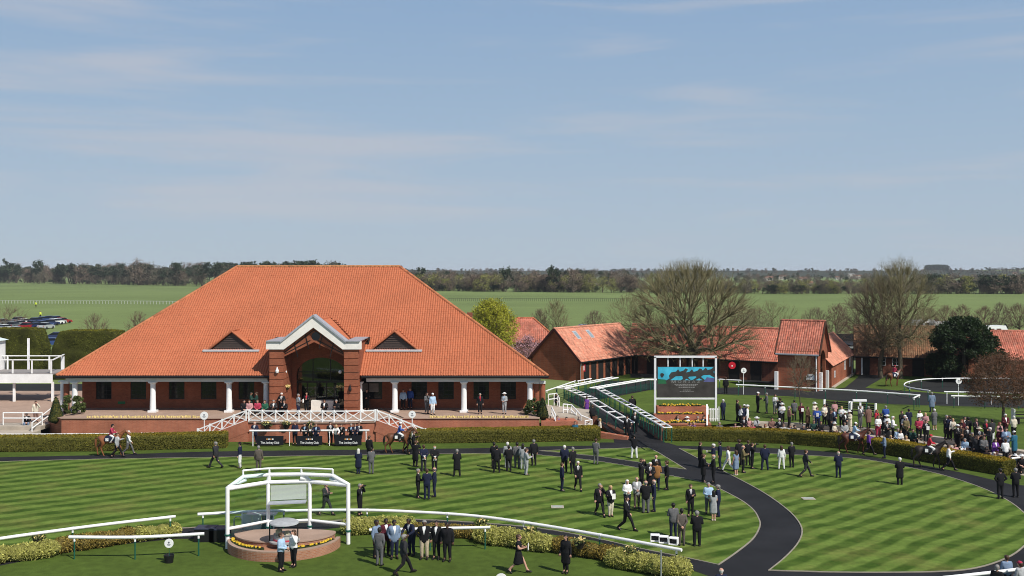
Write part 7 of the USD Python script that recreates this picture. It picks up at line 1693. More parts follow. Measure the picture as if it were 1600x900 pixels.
# ---------------------------------------------------------------- who stands where
# place(G lawn, T terrace, B upper ground: px and foot y; C, S spectators: px and top of head) face legs arms outfit top/shirt/bottom hair+style hat skin | label
LAWN = """
G 337 732 255 walk swing suit cwc gs - s|man in charcoal suit striding past the end of the clipped hedge
G 375 732 262 stand side jockey nww ks Ck s|jockey in navy silks, white breeches and dark cap on the lawn
G 404 737 180 stand side blazer ddd gs - s|man in taupe jacket seen from behind above the shelter roof
G 560 741 180 close front wcoat nnn wl - s|white haired woman in navy coat with bare legs, beside the grey suited man
G 580 741 190 stand front suit gwg ks - s|man in grey suit watching the bay horse beside the white haired woman
G 577 721 150 stand side suit kwk bs - s|man in black suit on the verge just behind the bay horse's tail
G 649 730 160 stand bino coat kwk bs - s|man in long black coat raising a hand just below the bay horse's head
G 662 737 200 stand behind suit nwc bs - s|man in navy jacket holding white papers behind his back
G 679 737 195 stand behind suit kwk wb - t|balding man in black suit holding a white paper behind him near the bay horse
G 653 779 95 stand front suit kwk gs - s|man in black suit at the side of the three men talking mid lawn
G 667 781 180 stand front suit nwn bs - s|man in navy suit with his back turned, middle of three men talking mid lawn
G 679 777 265 stand card suit nwn gb - s|man in navy suit with white papers facing two others mid lawn
G 714 745 182 wide front coat kwk gs - s|man in long black coat standing alone on the middle of the lawn
G 772 733 180 stand front suit kwk ks - s|man in black suit at the back of the group below the middle hedge
G 776 739 185 wide side blazer kwk ks - s|broad man in black jacket in front of the group below the middle hedge
G 793 732 175 stand side suit lwl ws - s|white haired person in light grey behind the dark haired man in black
G 795 737 180 stand front suit kwk ks - s|dark haired man in black suit at the centre of the group below the middle hedge
G 808 732 180 stand side suit gwg ks - s|man in grey suit with his back turned in the group below the middle hedge
G 817 734 170 stand side blazer lwl kl - s|person in pale grey jacket with dark hair behind the silver suited man
G 822 743 95 stand card suit lwl bs - s|man in silver grey suit reading a card below the middle hedge
G 834 728 200 stand side suit kwk gs - s|man in black suit at the end of the group nearest the forked path
G 882 738 180 stand front suit nwk ws - s|white haired man in navy jacket in the pair by the forked path
G 895 741 200 stand swing suit kwk gs - s|dark haired man in black suit beside the white haired one by the forked path
G 878 768 100 stand side suit nwn bs - s|man in navy suit looking sideways next to the one with the pink tie
G 903 767 15 walk swing suit kwk ws - s|white haired man in black suit with a pale shirt walking towards the camera
G 931 726 160 stand front suit gwg bs - s|man in mid grey suit at the end of the middle hedge
G 991 717 180 wide bino blazer kww ks - s|person in black top and white trousers on the triangle of grass
G 980 685 0 stand side suit kwk bs - t|man in black suit with open white shirt coming through the gateway
G 992 679 10 stand side suit kwk ws - s|white haired man in black suit coming through the gateway
B 988 650 180 stand side blazer kkk bs - s|person in black on the grass behind the white double rail
G 937 807 20 walk face suit kpk gs - s|man in black suit and pink shirt with a hand raised to his face
G 954 808 20 close card blazer kwe nl - s|blonde woman in black jacket and cream trousers reading a card
G 979 830 60 walk swing suit kwk ks - s|man in black suit walking alone in front of the large group on the lawn
G 980 797 15 stand front wtrousers wwn wl - s|white haired woman in white cardigan at the side of the large group
G 995 795 10 stand front blazer lwd wb - s|bald man in pale grey jacket facing the camera in the large group
G 1009 802 180 stand front blazer kkg gb - s|man in black jacket and grey trousers with his back turned in the large group
G 1022 800 265 stand side suit nwn wb - s|balding man in navy suit holding a white paper in the large group
G 1002 761 60 stand bino suit kwk bs - s|man in black suit with both hands at his face behind the large group
G 1016 768 0 stand front coat kwk ws - s|white haired person in dark coat half hidden in the large group
G 1026 767 180 stand front blazer tkn bs - s|man in tan orange jacket with his back turned
G 1025 755 0 stand side suit kwk wb - s|bald man in dark suit behind the tan orange jacket
G 1042 766 265 stand side suit kwk bs - s|man in black suit standing apart beside the tan orange jacket
G 1079 808 10 stand cardone suit kwk bs - s|man in black suit holding a glass below the curved path
G 1107 803 0 stand front shirt ywg gs - s|man in pale blue shirt and grey trousers facing the camera near the curved path
G 1115 814 185 close front dress lww kl - s|woman in pale grey dress with bare legs seen from behind
G 1122 808 260 stand side suit nwn gs - s|man in navy suit half hidden by the woman in the pale dress
G 1052 840 180 stand front suit gwn ks - s|man in grey jacket and navy trousers behind the white boxes
G 1065 853 180 stand behind suit dwd ks - s|man in brown grey suit with hands clasped behind his back
G 1089 854 182 stand front suit kwk gs - s|man in black suit with his back turned next to the brown grey suit
G 1094 730 100 stand side coat kwk bs - s|man in open black coat and pale shirt at the top of the curved path
G 1099 754 90 stand front coat kwk bs - s|man in black holding out a white hat on the curved path
G 1115 755 270 stand front suit kwk wb - s|white haired man in black suit facing the held white hat
G 1115 734 265 stand cardone suit nwn ws - s|white haired man in navy suit with a white cup beside the curved path
G 1125 732 250 stand side suit nwn ks - s|dark haired man in navy suit next to the white haired man with the cup
G 1138 737 250 walk swing wtop www bl - s|woman in white jacket and black trousers walking beside the tarmac path
G 1150 743 200 close side dress fff bl - s|woman in grey blue dress with bare legs at the path edge
G 1161 739 75 stand card blazer ook gb - s|man in olive tweed jacket reading a card
G 1155 728 190 stand side suit kwk bs - s|man in black suit behind the olive tweed jacket
G 1169 728 180 stand side suit kwk bs - s|tall man in black suit behind the one raising a camera
G 1175 733 80 stand bino suit kwk bs - s|man in black raising a camera with a bag at his side
G 1195 735 185 wide pocket suit nwn bs - s|man in navy suit with his back turned, feet apart, below the curved hedge
G 1221 734 175 wide side wtrousers www bl - s|long haired woman in a white trouser suit seen from behind
G 1237 731 180 stand front suit kwk gs - s|man in black suit with a white collar beside the woman in white
G 1259 746 85 walk swing suit cwc bs - s|man in charcoal suit striding across the top of the round lawn
G 1310 747 182 stand front suit nwn wb - s|balding man in navy suit alone on the round lawn below the bay horse
G 1382 716 250 stand front suit fwn ks - s|man in blue suit standing against the curved hedge between two horses
G 1406 758 185 stand front coat kwk ws - s|white haired person in black alone on the round lawn, below the dark horse
G 1563 780 190 stand akimbo suit kwk ks - s|man in black suit with elbows out on the lawn edge at the hedge end
G 1587 777 180 stand front suit kwk gs - s|man in black suit on the tarmac path beyond the hedge end
G 439 893 75 stand front shirt yyk bs - s|man in pale blue shirt and black trousers in front of the podium
G 459 886 330 close face wtrousers wek bl - s|woman in cream top and black trousers in front of the podium
G 509 806 75 walk card suit cpc gs - s|man in dark suit with pink tie walking behind the glass shelter
G 562 806 60 stand bino blazer kwk gs - s|man in black raising binoculars beside the glass shelter
G 593 884 170 stand pocket suit gwg ks - d|man in grey suit with his back turned at the short rail end
G 588 872 60 stand side shirt fwk ks - d|man in grey blue shirt beside the grey suited one
G 603 869 15 stand front blazer mwk ks - d|tall man in dark maroon jacket and white shirt at the short rail
G 616 873 10 stand pocket blazer fwn ks - d|man in blue suit and open white shirt at the short rail
G 643 868 330 stand rail blazer nwn ks - d|man in navy suit leaning back on the short rail with a white shirt
G 631 898 110 walk pocket blazer cck gs - d|man in dark grey suit walking in front of the group at the short rail
G 663 874 5 stand akimbo blazer kwh gs - d|man in black jacket and khaki trousers at the short rail
G 682 874 350 stand side blazer kwk ks - t|man in black suit and white open collar at the short rail
G 699 877 345 stand side blazer kkk ks - d|man all in black at the end of the group on the short rail
G 810 896 80 walk card dress kkk bs - s|woman in black dress and tights walking on the near grass
G 884 896 335 close side wcoat kkk kl - s|long haired woman in short black coat with bare legs on the near grass
R 398 697 0 stand cross suit nwn wb - s|balding man in dark suit behind the first banner, near the pavement
R 461 697 0 stand front suit nnk bs - s|man in navy standing upright between the first two banners
R 477 697 0 stand rail blazer kyk ks - s|man in black leaning on the rail behind the middle banner
R 494 697 0 stand rail blazer nyn bs - s|man in navy leaning on the rail at the far end of the middle banner
R 486 695 0 stand front blazer oko bs - s|person in olive half hidden between the two leaning on the rail
R 516 697 20 stand front suit kwk bs - s|man in black suit beside the last banner post
R 526 696 0 stand rail wtrousers wwk nl - s|fair haired woman in white leaning behind the last banner
R 535 697 350 stand rail suit kwk bs - s|man in black suit next to the fair haired woman at the rail
R 549 697 10 stand rail blazer kyk gs - s|man in black leaning over the last banner
R 555 696 0 stand rail suit nwn bs - s|man in navy leaning behind the last banner
R 561 697 350 stand side coat kwk bs - t|man in black coat at the end of the rail nearest the bay horse
T 750 647 0 stand side suit krk gs - s|man in dark suit with a red waistcoat on the terrace edge
T 788 647 350 stand front blazer lyl ws Bw s|man in pale grey jacket and white hat on the terrace edge
T 676 648 20 stand side jockey yww ks Cw s|jockey in pale blue silks and white cap on the terrace
T 667 647 30 stand card blazer gkg ks - s|person in grey reading beside the jockey on the terrace
T 630 640 0 stand side shirt yyk bs - s|man in pale blue shirt in the veranda shade near a white column
T 641 639 340 stand side sweater uun bs - s|person in blue in the veranda shade beside the pale blue shirt
T 573 641 0 stand front blazer kkk bs - s|person in black in the veranda shade beside the portico pillar
T 557 645 200 stand side wtrousers wwk gl - s|woman in white top by the potted plant at the portico pillar
T 392 645 90 stand card blazer qqk ks - t|man in dark green coat under the veranda near the balustrade stair
T 401 645 280 stand card blazer qqk bs - s|second person in dark green reading a paper under the veranda
T 440 648 0 stand cross suit kwk ws - s|white haired man in black suit at the foot of the portico pillar
T 466 650 70 stand card blazer gyn gs - s|man in grey jacket reading at the balustrade below the arch
T 479 646 0 stand card blazer krk bs - s|person in black and red at the desk under the arch
P 395 646 0 sit lap sweater pww bs - s|seated person in a pale pink top behind the balustrade
P 389 646 20 sit lap blazer kkk ks - s|seated person in black beside the pale pink top
P 408 646 0 sit lap sweater iik bs - s|seated person in bright red behind the balustrade
P 418 646 350 sit lap sweater zzk bs - s|seated person in bright green behind the balustrade
P 433 646 15 sit card blazer cwk gs - s|seated man in charcoal reading below the portico pillar
P 446 646 340 sit card suit kwk bs - s|seated man in black with a white tie below the portico pillar
P 511 646 10 sit card blazer kwk bs - t|seated person in black reading behind the balustrade under the arch
P 527 646 350 sit card blazer kkk gs - s|seated person in plain black at the far side under the arch
B 871 636 20 sit lap blazer kkk bs - t|person in black sitting on the corner steps between the handrails
B 917 649 190 stand side dress vvv bs - s|woman in dark purple standing on the ramp beside the double rail
B 922 655 200 sit lap blazer kkk bs - s|person in black crouching on the brick ledge by the ramp
X 931 652 90 sit lap wtrousers ekk nl - s|blonde woman in black sitting on the brick ledge by the gateway
X 872 651 180 sit lap sweater uww ks - s|person in a blue and white jacket sitting behind the middle hedge
X 886 652 185 sit lap sweater eek ks - s|person in cream sitting behind the middle hedge
X 898 659 170 sit lap sweater aag bs - s|person in dull teal sitting behind the middle hedge end
B 56 660 40 stand face blazer exx bs - s|person in cream top on the bare steps beside the cone bush
Y 41 665 20 sit lap blazer kwf bs - s|person in pale jeans sitting on the bare steps behind the hedge
"""
CROWD = """
C 1130 624 200 stand front suit nwn ws - s|man in navy suit beside the white picket gate
B 1134 616 180 stand side blazer kkk bs - s|man in black far back on the path behind the screen
C 1184 613 100 stand card suit kwk bs Cw s|man in black suit and white cap at the back near the slim signpost
C 1198 614 260 stand cross blazer ggg gs - s|man in grey jacket facing the white capped man
C 1211 616 20 stand card blazer lwg bs - s|man in pale jacket at the back behind the white hatted woman
C 1219 622 200 stand side blazer kkk bs - s|person in black half hidden behind the white hatted woman
C 1222 630 330 stand card wtrousers wwk bl Bw s|woman in white jacket and white hat on the back lawn
C 1233 633 90 stand front sweater xxk gs - s|person in plum top between the white hatted woman and the grey jacket
C 1241 625 170 stand front blazer gyk ks - s|tall man in mid grey jacket beside the young tree
C 1252 632 0 stand card sweater mmk bs - s|person in maroon jumper reading a card by the young tree
C 1262 635 30 stand front coat bbk bs - s|person in dark brown coat next to the maroon jumper
C 1152 628 90 stand side suit kwk bs - s|man in black suit at the edge of the cluster near the gate
C 1157 632 120 stand front wtrousers wwk bl - s|woman in white blouse in the cluster near the gate
C 1163 630 200 stand front blazer nwn bs Cw s|person in navy with a white cap in the cluster near the gate
C 1168 632 250 stand side wtrousers www nl Bw s|woman in white with a broad white hat in the cluster near the gate
S 1149 658 175 sit lap wtop ppk bl - s|woman in pink sitting low on the step near the gate
S 1163 654 180 sit lap suit kwk bs - s|man in black suit sitting behind the hedge near the gate
S 1173 648 190 sit lap wtop pek nl - s|fair woman in pale pink sitting higher on the steps
S 1187 651 200 sit card blazer lkk bs Bw s|person in pale grey with a white hat sitting on the steps
S 1178 663 180 sit lap sweater iik bs - s|person in bright red sitting right behind the curved hedge
S 1197 660 170 sit lap wtop eek rl - s|red haired woman in cream sitting behind the curved hedge
S 1209 657 180 sit lap sweater xxk bs - s|person in plum sitting in the front row behind the hedge
S 1220 657 185 sit lap suit kwk ws - s|white haired man in black sitting in the front row
S 1227 662 190 sit lap sweater llk bs - s|person in light grey sitting in the front row below the white hatted woman
S 1236 660 175 sit lap wtop wwk bl - s|woman in white sitting in the front row below the tall grey jacket
S 1246 664 200 sit lap blazer kkk ks - s|person in black bending forward in the front row below the young tree
S 1256 664 170 sit lap blazer ckk gs - s|person in charcoal sitting below the maroon jumper
C 1273 628 30 stand front wcoat eee nl Bw s|woman in beige coat and broad white hat beside the young tree
C 1277 634 350 stand card sweater uun bs - s|man in bright blue jacket in front of the beige hatted woman
C 1288 635 10 stand front blazer ewk bs - s|person in cream coat carrying a bag beside the bright blue jacket
C 1292 631 200 stand side coat kwk ks - s|man in black behind the cream coat
C 1304 627 180 stand front sweater ppk bs - s|person in pink jumper in front of the double bench
C 1303 637 20 stand front blazer nyn bs - s|man in navy in front of the pink jumper
C 1298 641 60 stand side coat kkk bs - s|person in black coat behind the bending hatted pair
C 1315 637 330 stand card wtrousers wek nl - s|woman in white jacket by the double bench
C 1320 642 20 stand front blazer kwk ks Bw s|person in black with a pale hat in front of the bench
C 1327 640 310 stand card wcoat eee bl Bw s|woman in fawn coat and very broad pale hat beside the bench
S 1308 656 190 sit lap wtop eek nl Bw s|woman in cream with a straw coloured hat sitting below the bench
S 1321 657 170 sit lap sweater llk gs - s|grey haired person in light grey sitting below the broad hats
S 1285 662 180 sit lap blazer kkk bs - s|person in black sitting below the bright blue jacket
S 1273 662 175 sit lap sweater qqk bs - s|person in bottle green sitting below the beige hatted woman
C 1344 634 20 stand card blazer gwg gs - s|man in grey against the white weighing arm post
C 1357 635 185 stand side coat xxk gs - s|man in dark plum coat beside the white weighing arm
C 1370 643 30 stand front wcoat rkk rl - s|red haired woman in a red and black coat
C 1377 646 200 stand side blazer kkk bs - s|person in black next to the red haired woman
C 1384 634 180 stand front sweater uyk gs - s|man in blue at the back beyond the red haired woman
C 1386 645 340 stand card wtrousers wwn kl Bw s|woman in white with a white hat in front of the man in blue
C 1372 652 10 stand front wtop wri bl - s|woman in white top and red skirt on the steps above the bay horse
C 1395 652 60 stand front shirt wwk ws - s|white haired person in white and black on the steps
C 1386 658 0 stand card coat kwk bs - s|person in black coat reading below the white hatted woman
C 1409 645 20 stand card blazer kkk bs - s|person in black at the back of the middle cluster on the lawn
C 1414 646 300 stand front blazer lkk ws - s|white haired person in pale grey in the middle cluster
C 1420 639 180 stand front coat nnk ks - s|dark haired man in navy coat with his back turned on the back lawn
C 1416 653 20 stand front blazer ook ws - s|white haired man in olive jacket on the steps
S 1419 667 180 sit lap suit kwk ws - s|white haired man in black sitting below the olive jacket
S 1394 676 175 sit lap wtop eek nl - s|fair woman in cream sitting at the front before the dark horse
S 1405 675 180 sit lap sweater yyk gs - s|person in pale blue shirt sitting in the front row near the dark horse
S 1410 672 185 sit lap wtop wwk bl - s|woman in white sitting beside the pale blue shirt
S 1418 677 180 sit lap sweater hhk nl - s|person in khaki peach sitting in the front row near the dark horse
S 1430 669 190 sit lap blazer qqk bs - s|person in bottle green sitting on the steps above the dark horse
C 1437 641 10 stand card wtrousers wpk bl - s|woman in white by the tall man at the gap in the rails
C 1436 652 350 stand front sweater iik bs - s|person in crimson jumper on the back lawn
C 1446 645 330 stand front wtop ppk nl - s|blonde woman in pink on the back lawn
C 1447 657 0 stand card suit kwk bs - s|man in black suit reading on the steps in front of the blonde in pink
C 1460 639 190 stand front skirtsuit gwg ws - s|person in grey tweed with a bag standing apart on the back lawn
B 1456 644 180 stand side coat fkn gs - s|tall person in grey blue coat on the path at the gap in the rails
C 1479 651 20 stand card coat kwk gs - s|man in long black coat standing alone on the top step
C 1484 650 200 stand side blazer nnk bs - s|person in navy close behind the long black coat
C 1489 655 340 stand cardone wtrousers eyk nl - s|blonde woman in cream beside the long black coat
C 1496 666 30 stand front coat kwk bs Cw s|person in black with a white cap on the steps beyond the blonde woman
C 1501 664 0 stand front blazer bkk bs - s|brown haired person in brown on the steps
C 1503 657 330 stand side wcoat mkk rl - s|red haired woman in maroon at the top of the steps
C 1507 651 20 stand front suit kwk ks - s|man in black with a white collar at the back before the tree shade
C 1513 652 185 stand front blazer kkk ks - s|broad man in black with his back turned at the edge of the tree shade
C 1511 669 10 stand card coat kwk wb - s|bald man in black coat reading on the steps
S 1505 686 140 sit lap sweater yyw gs - s|man in a pale blue shirt sitting on the front step beyond the dark horse
S 1496 694 180 sit lap sweater ppk bs - s|person in pink sitting low beyond the dark horse
S 1515 693 175 sit lap wtop eek nl Bw s|woman in cream with a pale hat sitting on the front step
C 1525 654 20 stand front suit kpk bs - s|man in black suit and pink tie in the tree shade
C 1530 667 340 stand card coat kwk ks Be s|person in black with a straw hat and white scarf
C 1541 656 0 stand front blazer krk gs - s|man in black with a red shirt in the packed crowd under the tree
C 1550 655 200 stand front blazer cww ks - s|dark haired person in charcoal and white under the tree
C 1562 660 20 stand front wcoat pkk rl - s|red haired woman in pale pink in the packed crowd
C 1547 668 260 stand card blazer ccn ws - s|white haired man in charcoal jacket reading sideways
C 1571 647 10 stand front blazer mwk ws - s|tall white haired man in maroon jacket beside the coppery tree trunk
C 1584 650 185 stand front sweater eek ws - s|white haired person in cream jacket seen from behind by the tree trunk
C 1572 667 0 stand card blazer fyn bs - s|person in grey blue jacket in the packed crowd below the trunk
C 1563 668 330 stand front coat mmk ks Bk s|person in dark maroon with a black hat in the packed crowd
C 1585 674 200 stand front coat aak ks Cw s|person in teal coat and white cap at the end of the crowd
C 1555 686 20 stand card wcoat vwk bl - s|woman in purple coat near the end of the curved hedge
C 1571 686 190 stand front sweater wwk bs - s|person in white jacket on the steps near the end of the hedge
S 1578 700 185 sit lap wtop kkk nl - s|blonde woman in black sitting at the hedge end
C 1537 683 10 stand front blazer ggk bs - s|person in grey jacket on the lower step of the packed crowd
S 1538 699 180 sit lap blazer kkk bs - s|person in black sitting in front of the grey jacket
S 1545 699 175 sit lap sweater xxk bs - s|brown haired person in plum sitting in front of the purple coat
S 1558 706 180 sit lap wtop eek wl - s|white haired woman in cream sitting at the front by the hedge end
S 1563 704 190 sit lap sweater hhk rs - s|red haired person in khaki sitting at the front by the hedge end
S 1590 706 180 sit lap wtop lwk bl Bw s|woman in pale grey with a white hat past the hedge end
S 1599 707 170 sit lap wtop kkk kl Bw s|woman in black with a white hat at the picture edge
C 1524 680 30 stand front coat kkk ks - s|person in black coat between the straw hat and the seated front row
C 1528 684 340 stand side blazer ckk bs - s|person in charcoal in the dark middle of the packed crowd
C 1519 676 0 stand front coat kkk gs - s|grey haired person in black coat beside the reading bald man
S 1060 654 180 sit lap suit kwk bs - s|man in black suit sitting before the flower planter, nearest the ramp
S 1081 656 185 sit lap wtop ppk bl - s|woman in lilac pink sitting before the flower planter
S 1086 657 185 sit lap wtop vpk nl - s|fair woman in purple sitting before the flower planter
S 1074 652 170 sit lap wtop wwk wl Bw s|woman in white with a white hat sitting before the flower planter
S 1101 652 190 sit lap blazer cwk bs - s|man in charcoal sitting before the flower planter, nearest the gate
S 1091 651 180 sit lap suit kwk gs - s|grey haired man in black suit sitting before the flower planter
S 1125 659 180 sit lap blazer ggk gs - s|man in grey sitting alone on the steps below the gate
"""
EDGE = """
E 1127 888 41.5 180 stand side suit nwn wb - s|bald head of a man at the bottom edge below the curved path
E 1573 868 42.5 185 stand front sweater fuk bs - s|man in a blue checked jacket with his back turned at the corner rail
E 1558 883 41.0 150 stand side blazer kkk gs - s|person in black at the corner rail beside the blue checked jacket
E 1594 878 41.8 200 stand front sweater llk bs Ci s|person in a red cap and pale top at the corner rail
"""
_hxl = LineString(extend(hedge_off(0.0), 0, 60))
def crowd_pos(px, py, h):
    best = None
    for z, lo, hi in (((.012, 1.42, 1.75), (.3, 2.9, 3.25), (.6, 4.3, 4.65)) if h < 1.3 else ((ZB, 4.95, 30), (.6, 3.55, 4.7), (.3, 2.05, 3.3))):
        D = FPX * (CAM_H - z - h) / (py - HORIZON); p = V(xD(px, D), D, z); d = _hxl.distance(Point(p[0], p[1]))
        over = max(lo - d, d - hi, 0)
        if best is None or over < best[0] - .05:
            q = p * 1.0
            if over > 0 and p[0] > 12:
                q[1] += (np.clip(d, lo, hi) - d); q[0] = xD(px, q[1])
            best = (over, q)
    return best[1]
PEOPLE = []
def seat_people(text):
    for ln in text.strip().splitlines():
        spec, label = ln.split("|"); a = spec.split(); mode, px, py = a[0], float(a[1]), float(a[2])
        D = None
        if mode == "E":
            D = float(a.pop(3))
        face, legs, arms, outfit, cols, hr_, hat, skin = float(a[3]), a[4], a[5], a[6], a[7], a[8], a[9], a[10]
        fem = outfit in ("dress", "skirtsuit", "wtrousers", "wcoat", "wtop"); rr = random.Random(int(px * 31 + py)); h = (1.66 if fem else 1.76) + rr.uniform(-.05, .05)
        sit = legs == "sit"; top_h = 1.24 if sit else h + (.06 if hat.startswith("B") else 0)
        if mode == "G":
            p = at(px, py, 0); p[2] = .03 if py < 868 and px < 1600 else 0.0
            p[2] = .008
        elif mode == "T":
            p = at(px, py, ZT)
        elif mode == "P":
            p = at(px, py, ZT); p[1] = min(p[1], 83.6)
        elif mode == "R":
            p = V(xD(px, 79.0 if arms != "rail" else 78.75), 79.0 if arms != "rail" else 78.75, 0)
        elif mode == "B":
            p = at(px, py, ZB)
        elif mode == "X":
            D = FPX * (CAM_H - .35 - 1.24) / (py - HORIZON); D = min(max(D, 80.8), 84); p = V(xD(px, D), D, CAM_H - (py - HORIZON) * D / FPX - 1.24)
        elif mode == "Y":
            D = 83.2; p = V(xD(px, D), D, .6)
        elif mode == "E":
            p = V(xD(px, D), D, 0.0); h = CAM_H - (py - HORIZON) * D / FPX; h = min(max(h, 1.6), 1.9); D = FPX * (CAM_H - h) / (py - HORIZON); p = V(xD(px, D), D, 0)
        else:
            p = crowd_pos(px, py, top_h)
        if sit and mode in "SXP":
            # seated people face the ring unless told otherwise: turn them to the camera side
            face = face - 180 if mode != "P" else face
        near = mode in "GE" and py > 780
        grp = {"G": "people on the parade lawns", "R": "people at the banner rail", "C": "spectators behind the curved hedge", "S": "spectators sitting behind the curved hedge"}.get(mode)
        face += rr.uniform(-9, 9)
        t, J = person(label, p, face, legs, arms, outfit, cols[0], cols[1], cols[2], hr_[0], {"s": "short", "l": "long", "b": "bald"}[hr_[1]], {"-": "", "B": "brim", "C": "cap"}[hat[0]], hat[1] if len(hat) > 1 else "w", skin, h, grp, near, tie={"p": "p", "r": "r"}.get(cols[1], rr.choice("nkmkc")))
        if mode == "E" and cols[1] != cols[0]:
            pass
        PEOPLE.append((label, p, face, h / 1.75, J))
seat_people(LAWN); seat_people(CROWD); seat_people(EDGE)

def in_hand(key, k, name, label, cat, shape, mat, off=(0, -.08, .02), tilt=0.0):
    """a thing held in the hand of the person whose label contains key"""
    for lab, p, face, s, J in PEOPLE:
        if key in lab:
            a = math.radians(face); w = J["wr" + k] * s + J["hd" + k] * .09 + V(*off); q = V(w[0] * math.cos(a) - w[1] * math.sin(a), w[0] * math.sin(a) + w[1] * math.cos(a), w[2]) + p
            t = thing(name, label, cat, q, face); m = MB(); shape(m); m.build({"race_card": "page", "white_hat": "felt", "paper_cup": "cup", "shoulder_bag": "bag", "photo_camera": "body"}.get(name, "body"), mat, t); return
PAPER = M("paper", (.78, .77, .74), .8, .05)
pg = lambda m: m.box((0, 0, 0), (.21, .012, .29))
for key, lab in (("white papers behind his back", "white papers held by the man in the navy jacket near the bay horse"), ("holding a white paper behind him", "white paper held by the balding man in black near the bay horse"), ("white papers facing two others", "white papers in the hand of the man facing two others mid lawn"), ("holding a white paper in the large group", "white paper held by the balding man in navy in the large group"),
                 ("olive tweed jacket reading", "white race card held by the man in olive tweed"), ("maroon jumper reading", "white race card held by the person in the maroon jumper"), ("silver grey suit reading", "white race card held by the man in the silver grey suit"), ("bright blue jacket in front", "white race card held by the man in the bright blue jacket"), ("long black coat standing alone on the top step", "white race card held by the man in the long black coat on the top step"),
                 ("black suit reading on the steps", "white race card held by the man reading in front of the blonde in pink"), ("blonde woman in black jacket and cream", "white race card held by the blonde woman in cream trousers"), ("black dress and tights", "white card in the hand of the woman walking in black"), ("grey jacket reading at the balustrade", "white paper held by the man reading at the balustrade"), ("charcoal jacket reading sideways", "white race card held by the white haired man reading sideways")):
    in_hand(key, "L", "race_card", lab, "race card", pg, PAPER)
in_hand("holding out a white hat", "L", "white_hat", "white hat held out between the two men on the curved path", "hat", lambda m: m.lathe([(.02, .12), (.10, .11), (.11, .0), (.22, -.01), (.21, -.02)], (0, -.12, 0), 16), cloth("w"))
in_hand("with a white cup", "L", "paper_cup", "white cup held by the white haired man beside the curved path", "cup", lambda m: m.lathe([(.035, -.06), (.045, .06)], (0, 0, 0), 10), PAPER)
in_hand("raising a camera with a bag", "R", "photo_camera", "camera held up by the man in black behind the curved path", "camera", lambda m: (m.box((0, -.02, 0), (.16, .08, .11)), m.tube([(0, -.06, 0), (0, -.16, 0)], .04, 10)), BLACKM)
in_hand("raising binoculars", "R", "binoculars", "binoculars held up by the man beside the glass shelter", "binoculars", lambda m: (m.tube([(-.1, .04, 0), (-.1, -.12, 0)], .035, 10), m.tube([(-.02, .04, 0), (-.02, -.12, 0)], .035, 10)), BLACKM)
# horses, their riders and the people leading them
def ridden(px, py, rot, coat, phase, hl, rug, num, rider, leaders):
    p = at(px, py, 0); p[2] = .006; horse(hl, p, rot, coat, phase, number=num, rugc=rug)
    a = math.radians(rot)
    def loc(x, y, z=0.0):
        return V(p[0] + x * math.cos(a) - y * math.sin(a), p[1] + x * math.sin(a) + y * math.cos(a), p[2] + z)
    if rider:
        lab, top, hatc = rider; person(lab, loc(.05, 0, 1.535), rot + 90, "ride", "rein", "jockey", top, "w", "w", "k", "short", "cap", hatc, h=1.62)
    for lab, x, y, fc, legs, arms, outfit, c, hr_ in leaders:
        person(lab, loc(x, y), rot + fc, legs, arms, outfit, c[0], c[1], c[2], hr_[0], "long" if hr_[1] == "l" else "short", group="people leading horses")
CHEST = ("chestnut", (.22, .078, .030), (.17, .06, .025)); BAY = ("bay", (.13, .048, .020), (.012, .010, .009)); BAY2 = ("dark_bay", (.085, .024, .012), (.010, .008, .008)); BROWN = ("dark_brown", (.022, .014, .011), (.008, .007, .007))
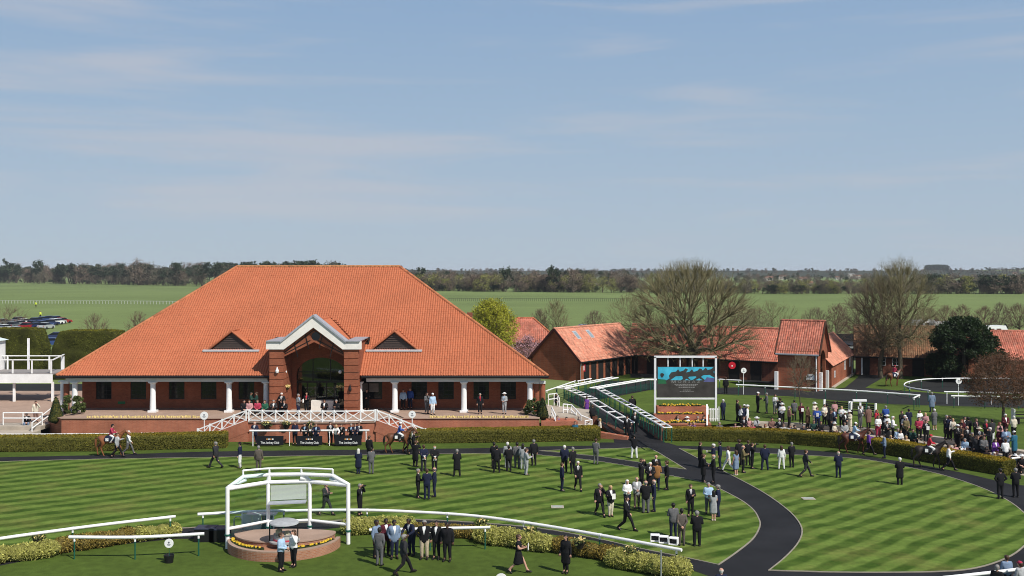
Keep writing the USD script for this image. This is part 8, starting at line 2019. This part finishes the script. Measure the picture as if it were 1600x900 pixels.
ridden(172, 713, 3, CHEST, 0, "chestnut horse with number seven cloth led along the clipped hedge", "n", "7", ("jockey in pink red silks and dark cap riding the chestnut horse", "i", "k"),
       [("handler in pale jacket and black trousers leading the chestnut horse", .66, -.52, 90, "walk", "lead", "blazer", "lwk", "bs"), ("second handler with white sleeves on the far side of the chestnut horse", 1.15, .50, 90, "walk", "swing", "shirt", "wwg", "ws")])
ridden(622, 709, 4, BAY, 1, "bay horse with a round white number walking past the brick bay", "k", None, ("jockey in royal blue and white silks and white cap on the bay horse", "u", "w"),
       [("handler in black at the head of the bay horse", 1.15, -.50, 90, "walk", "lead", "blazer", "kwk", "bs"), ("handler in dark clothes on the far side of the bay horse", .75, .52, 90, "walk", "swing", "blazer", "kkk", "bs")])
ridden(1333, 709, -9, BAY2, 0, "dark bay horse led along the curved hedge under a rider in blue", "n", None, ("jockey in blue and pale silks and white cap on the dark bay horse", "y", "w"),
       [("handler in purple top leading the dark bay horse", 1.0, -.55, 90, "walk", "lead", "sweater", "vvk", "bs")])
ridden(1450, 732, -17, BROWN, 1, "nearly black horse led along the curved hedge under a rider in red", "k", None, ("jockey in red silks riding the nearly black horse", "r", "r"),
       [("handler in black and white leading the nearly black horse", 1.25, -.50, 90, "walk", "lead", "shirt", "wwk", "bs")])
pz = at(1396, 604, ZB); horse("bay horse standing in the stable yard under the bare trees", pz, 25, BAY, 0, tack=True)
person("rider in red on the horse in the stable yard", pz + V(.05, 0, 1.53), 115, "ride", "rein", "jockey", "i", "w", "w", hat="cap", hatc="r", h=1.62)
# wardens in yellow on the far field
HIVIS = M("hi_vis_yellow", (.62, .75, .06), .6, .1)
for px, py, lab in ((56, 480, "warden in a bright yellow jacket alone on the far field"), (63, 497, "warden in a bright yellow jacket standing among the parked cars")):
    PAL["hv"] = (.62, .75, .06); t, J = person(lab, at(px, py, ZB), 0, "stand", "side", "sweater", "e", "e", "k", h=1.85)
    UsdShade.MaterialBindingAPI(stage.GetPrimAtPath(str(t.GetPath()) + "/jacket")).Bind(HIVIS)
# the thin air between here and the horizon
HAZE = usdkit.material(stage, "/World/Looks/haze_air", {"v": ("principled_volume", {"color": (.86, .91, 1.0), "density": 0.00007})}, volume="v.volume")
MB().box((0, 4530, 21), (10200, 9140, 46.4)).build("haze", HAZE, kind="stuff", label="thin pale air between the lawns and the far hills")
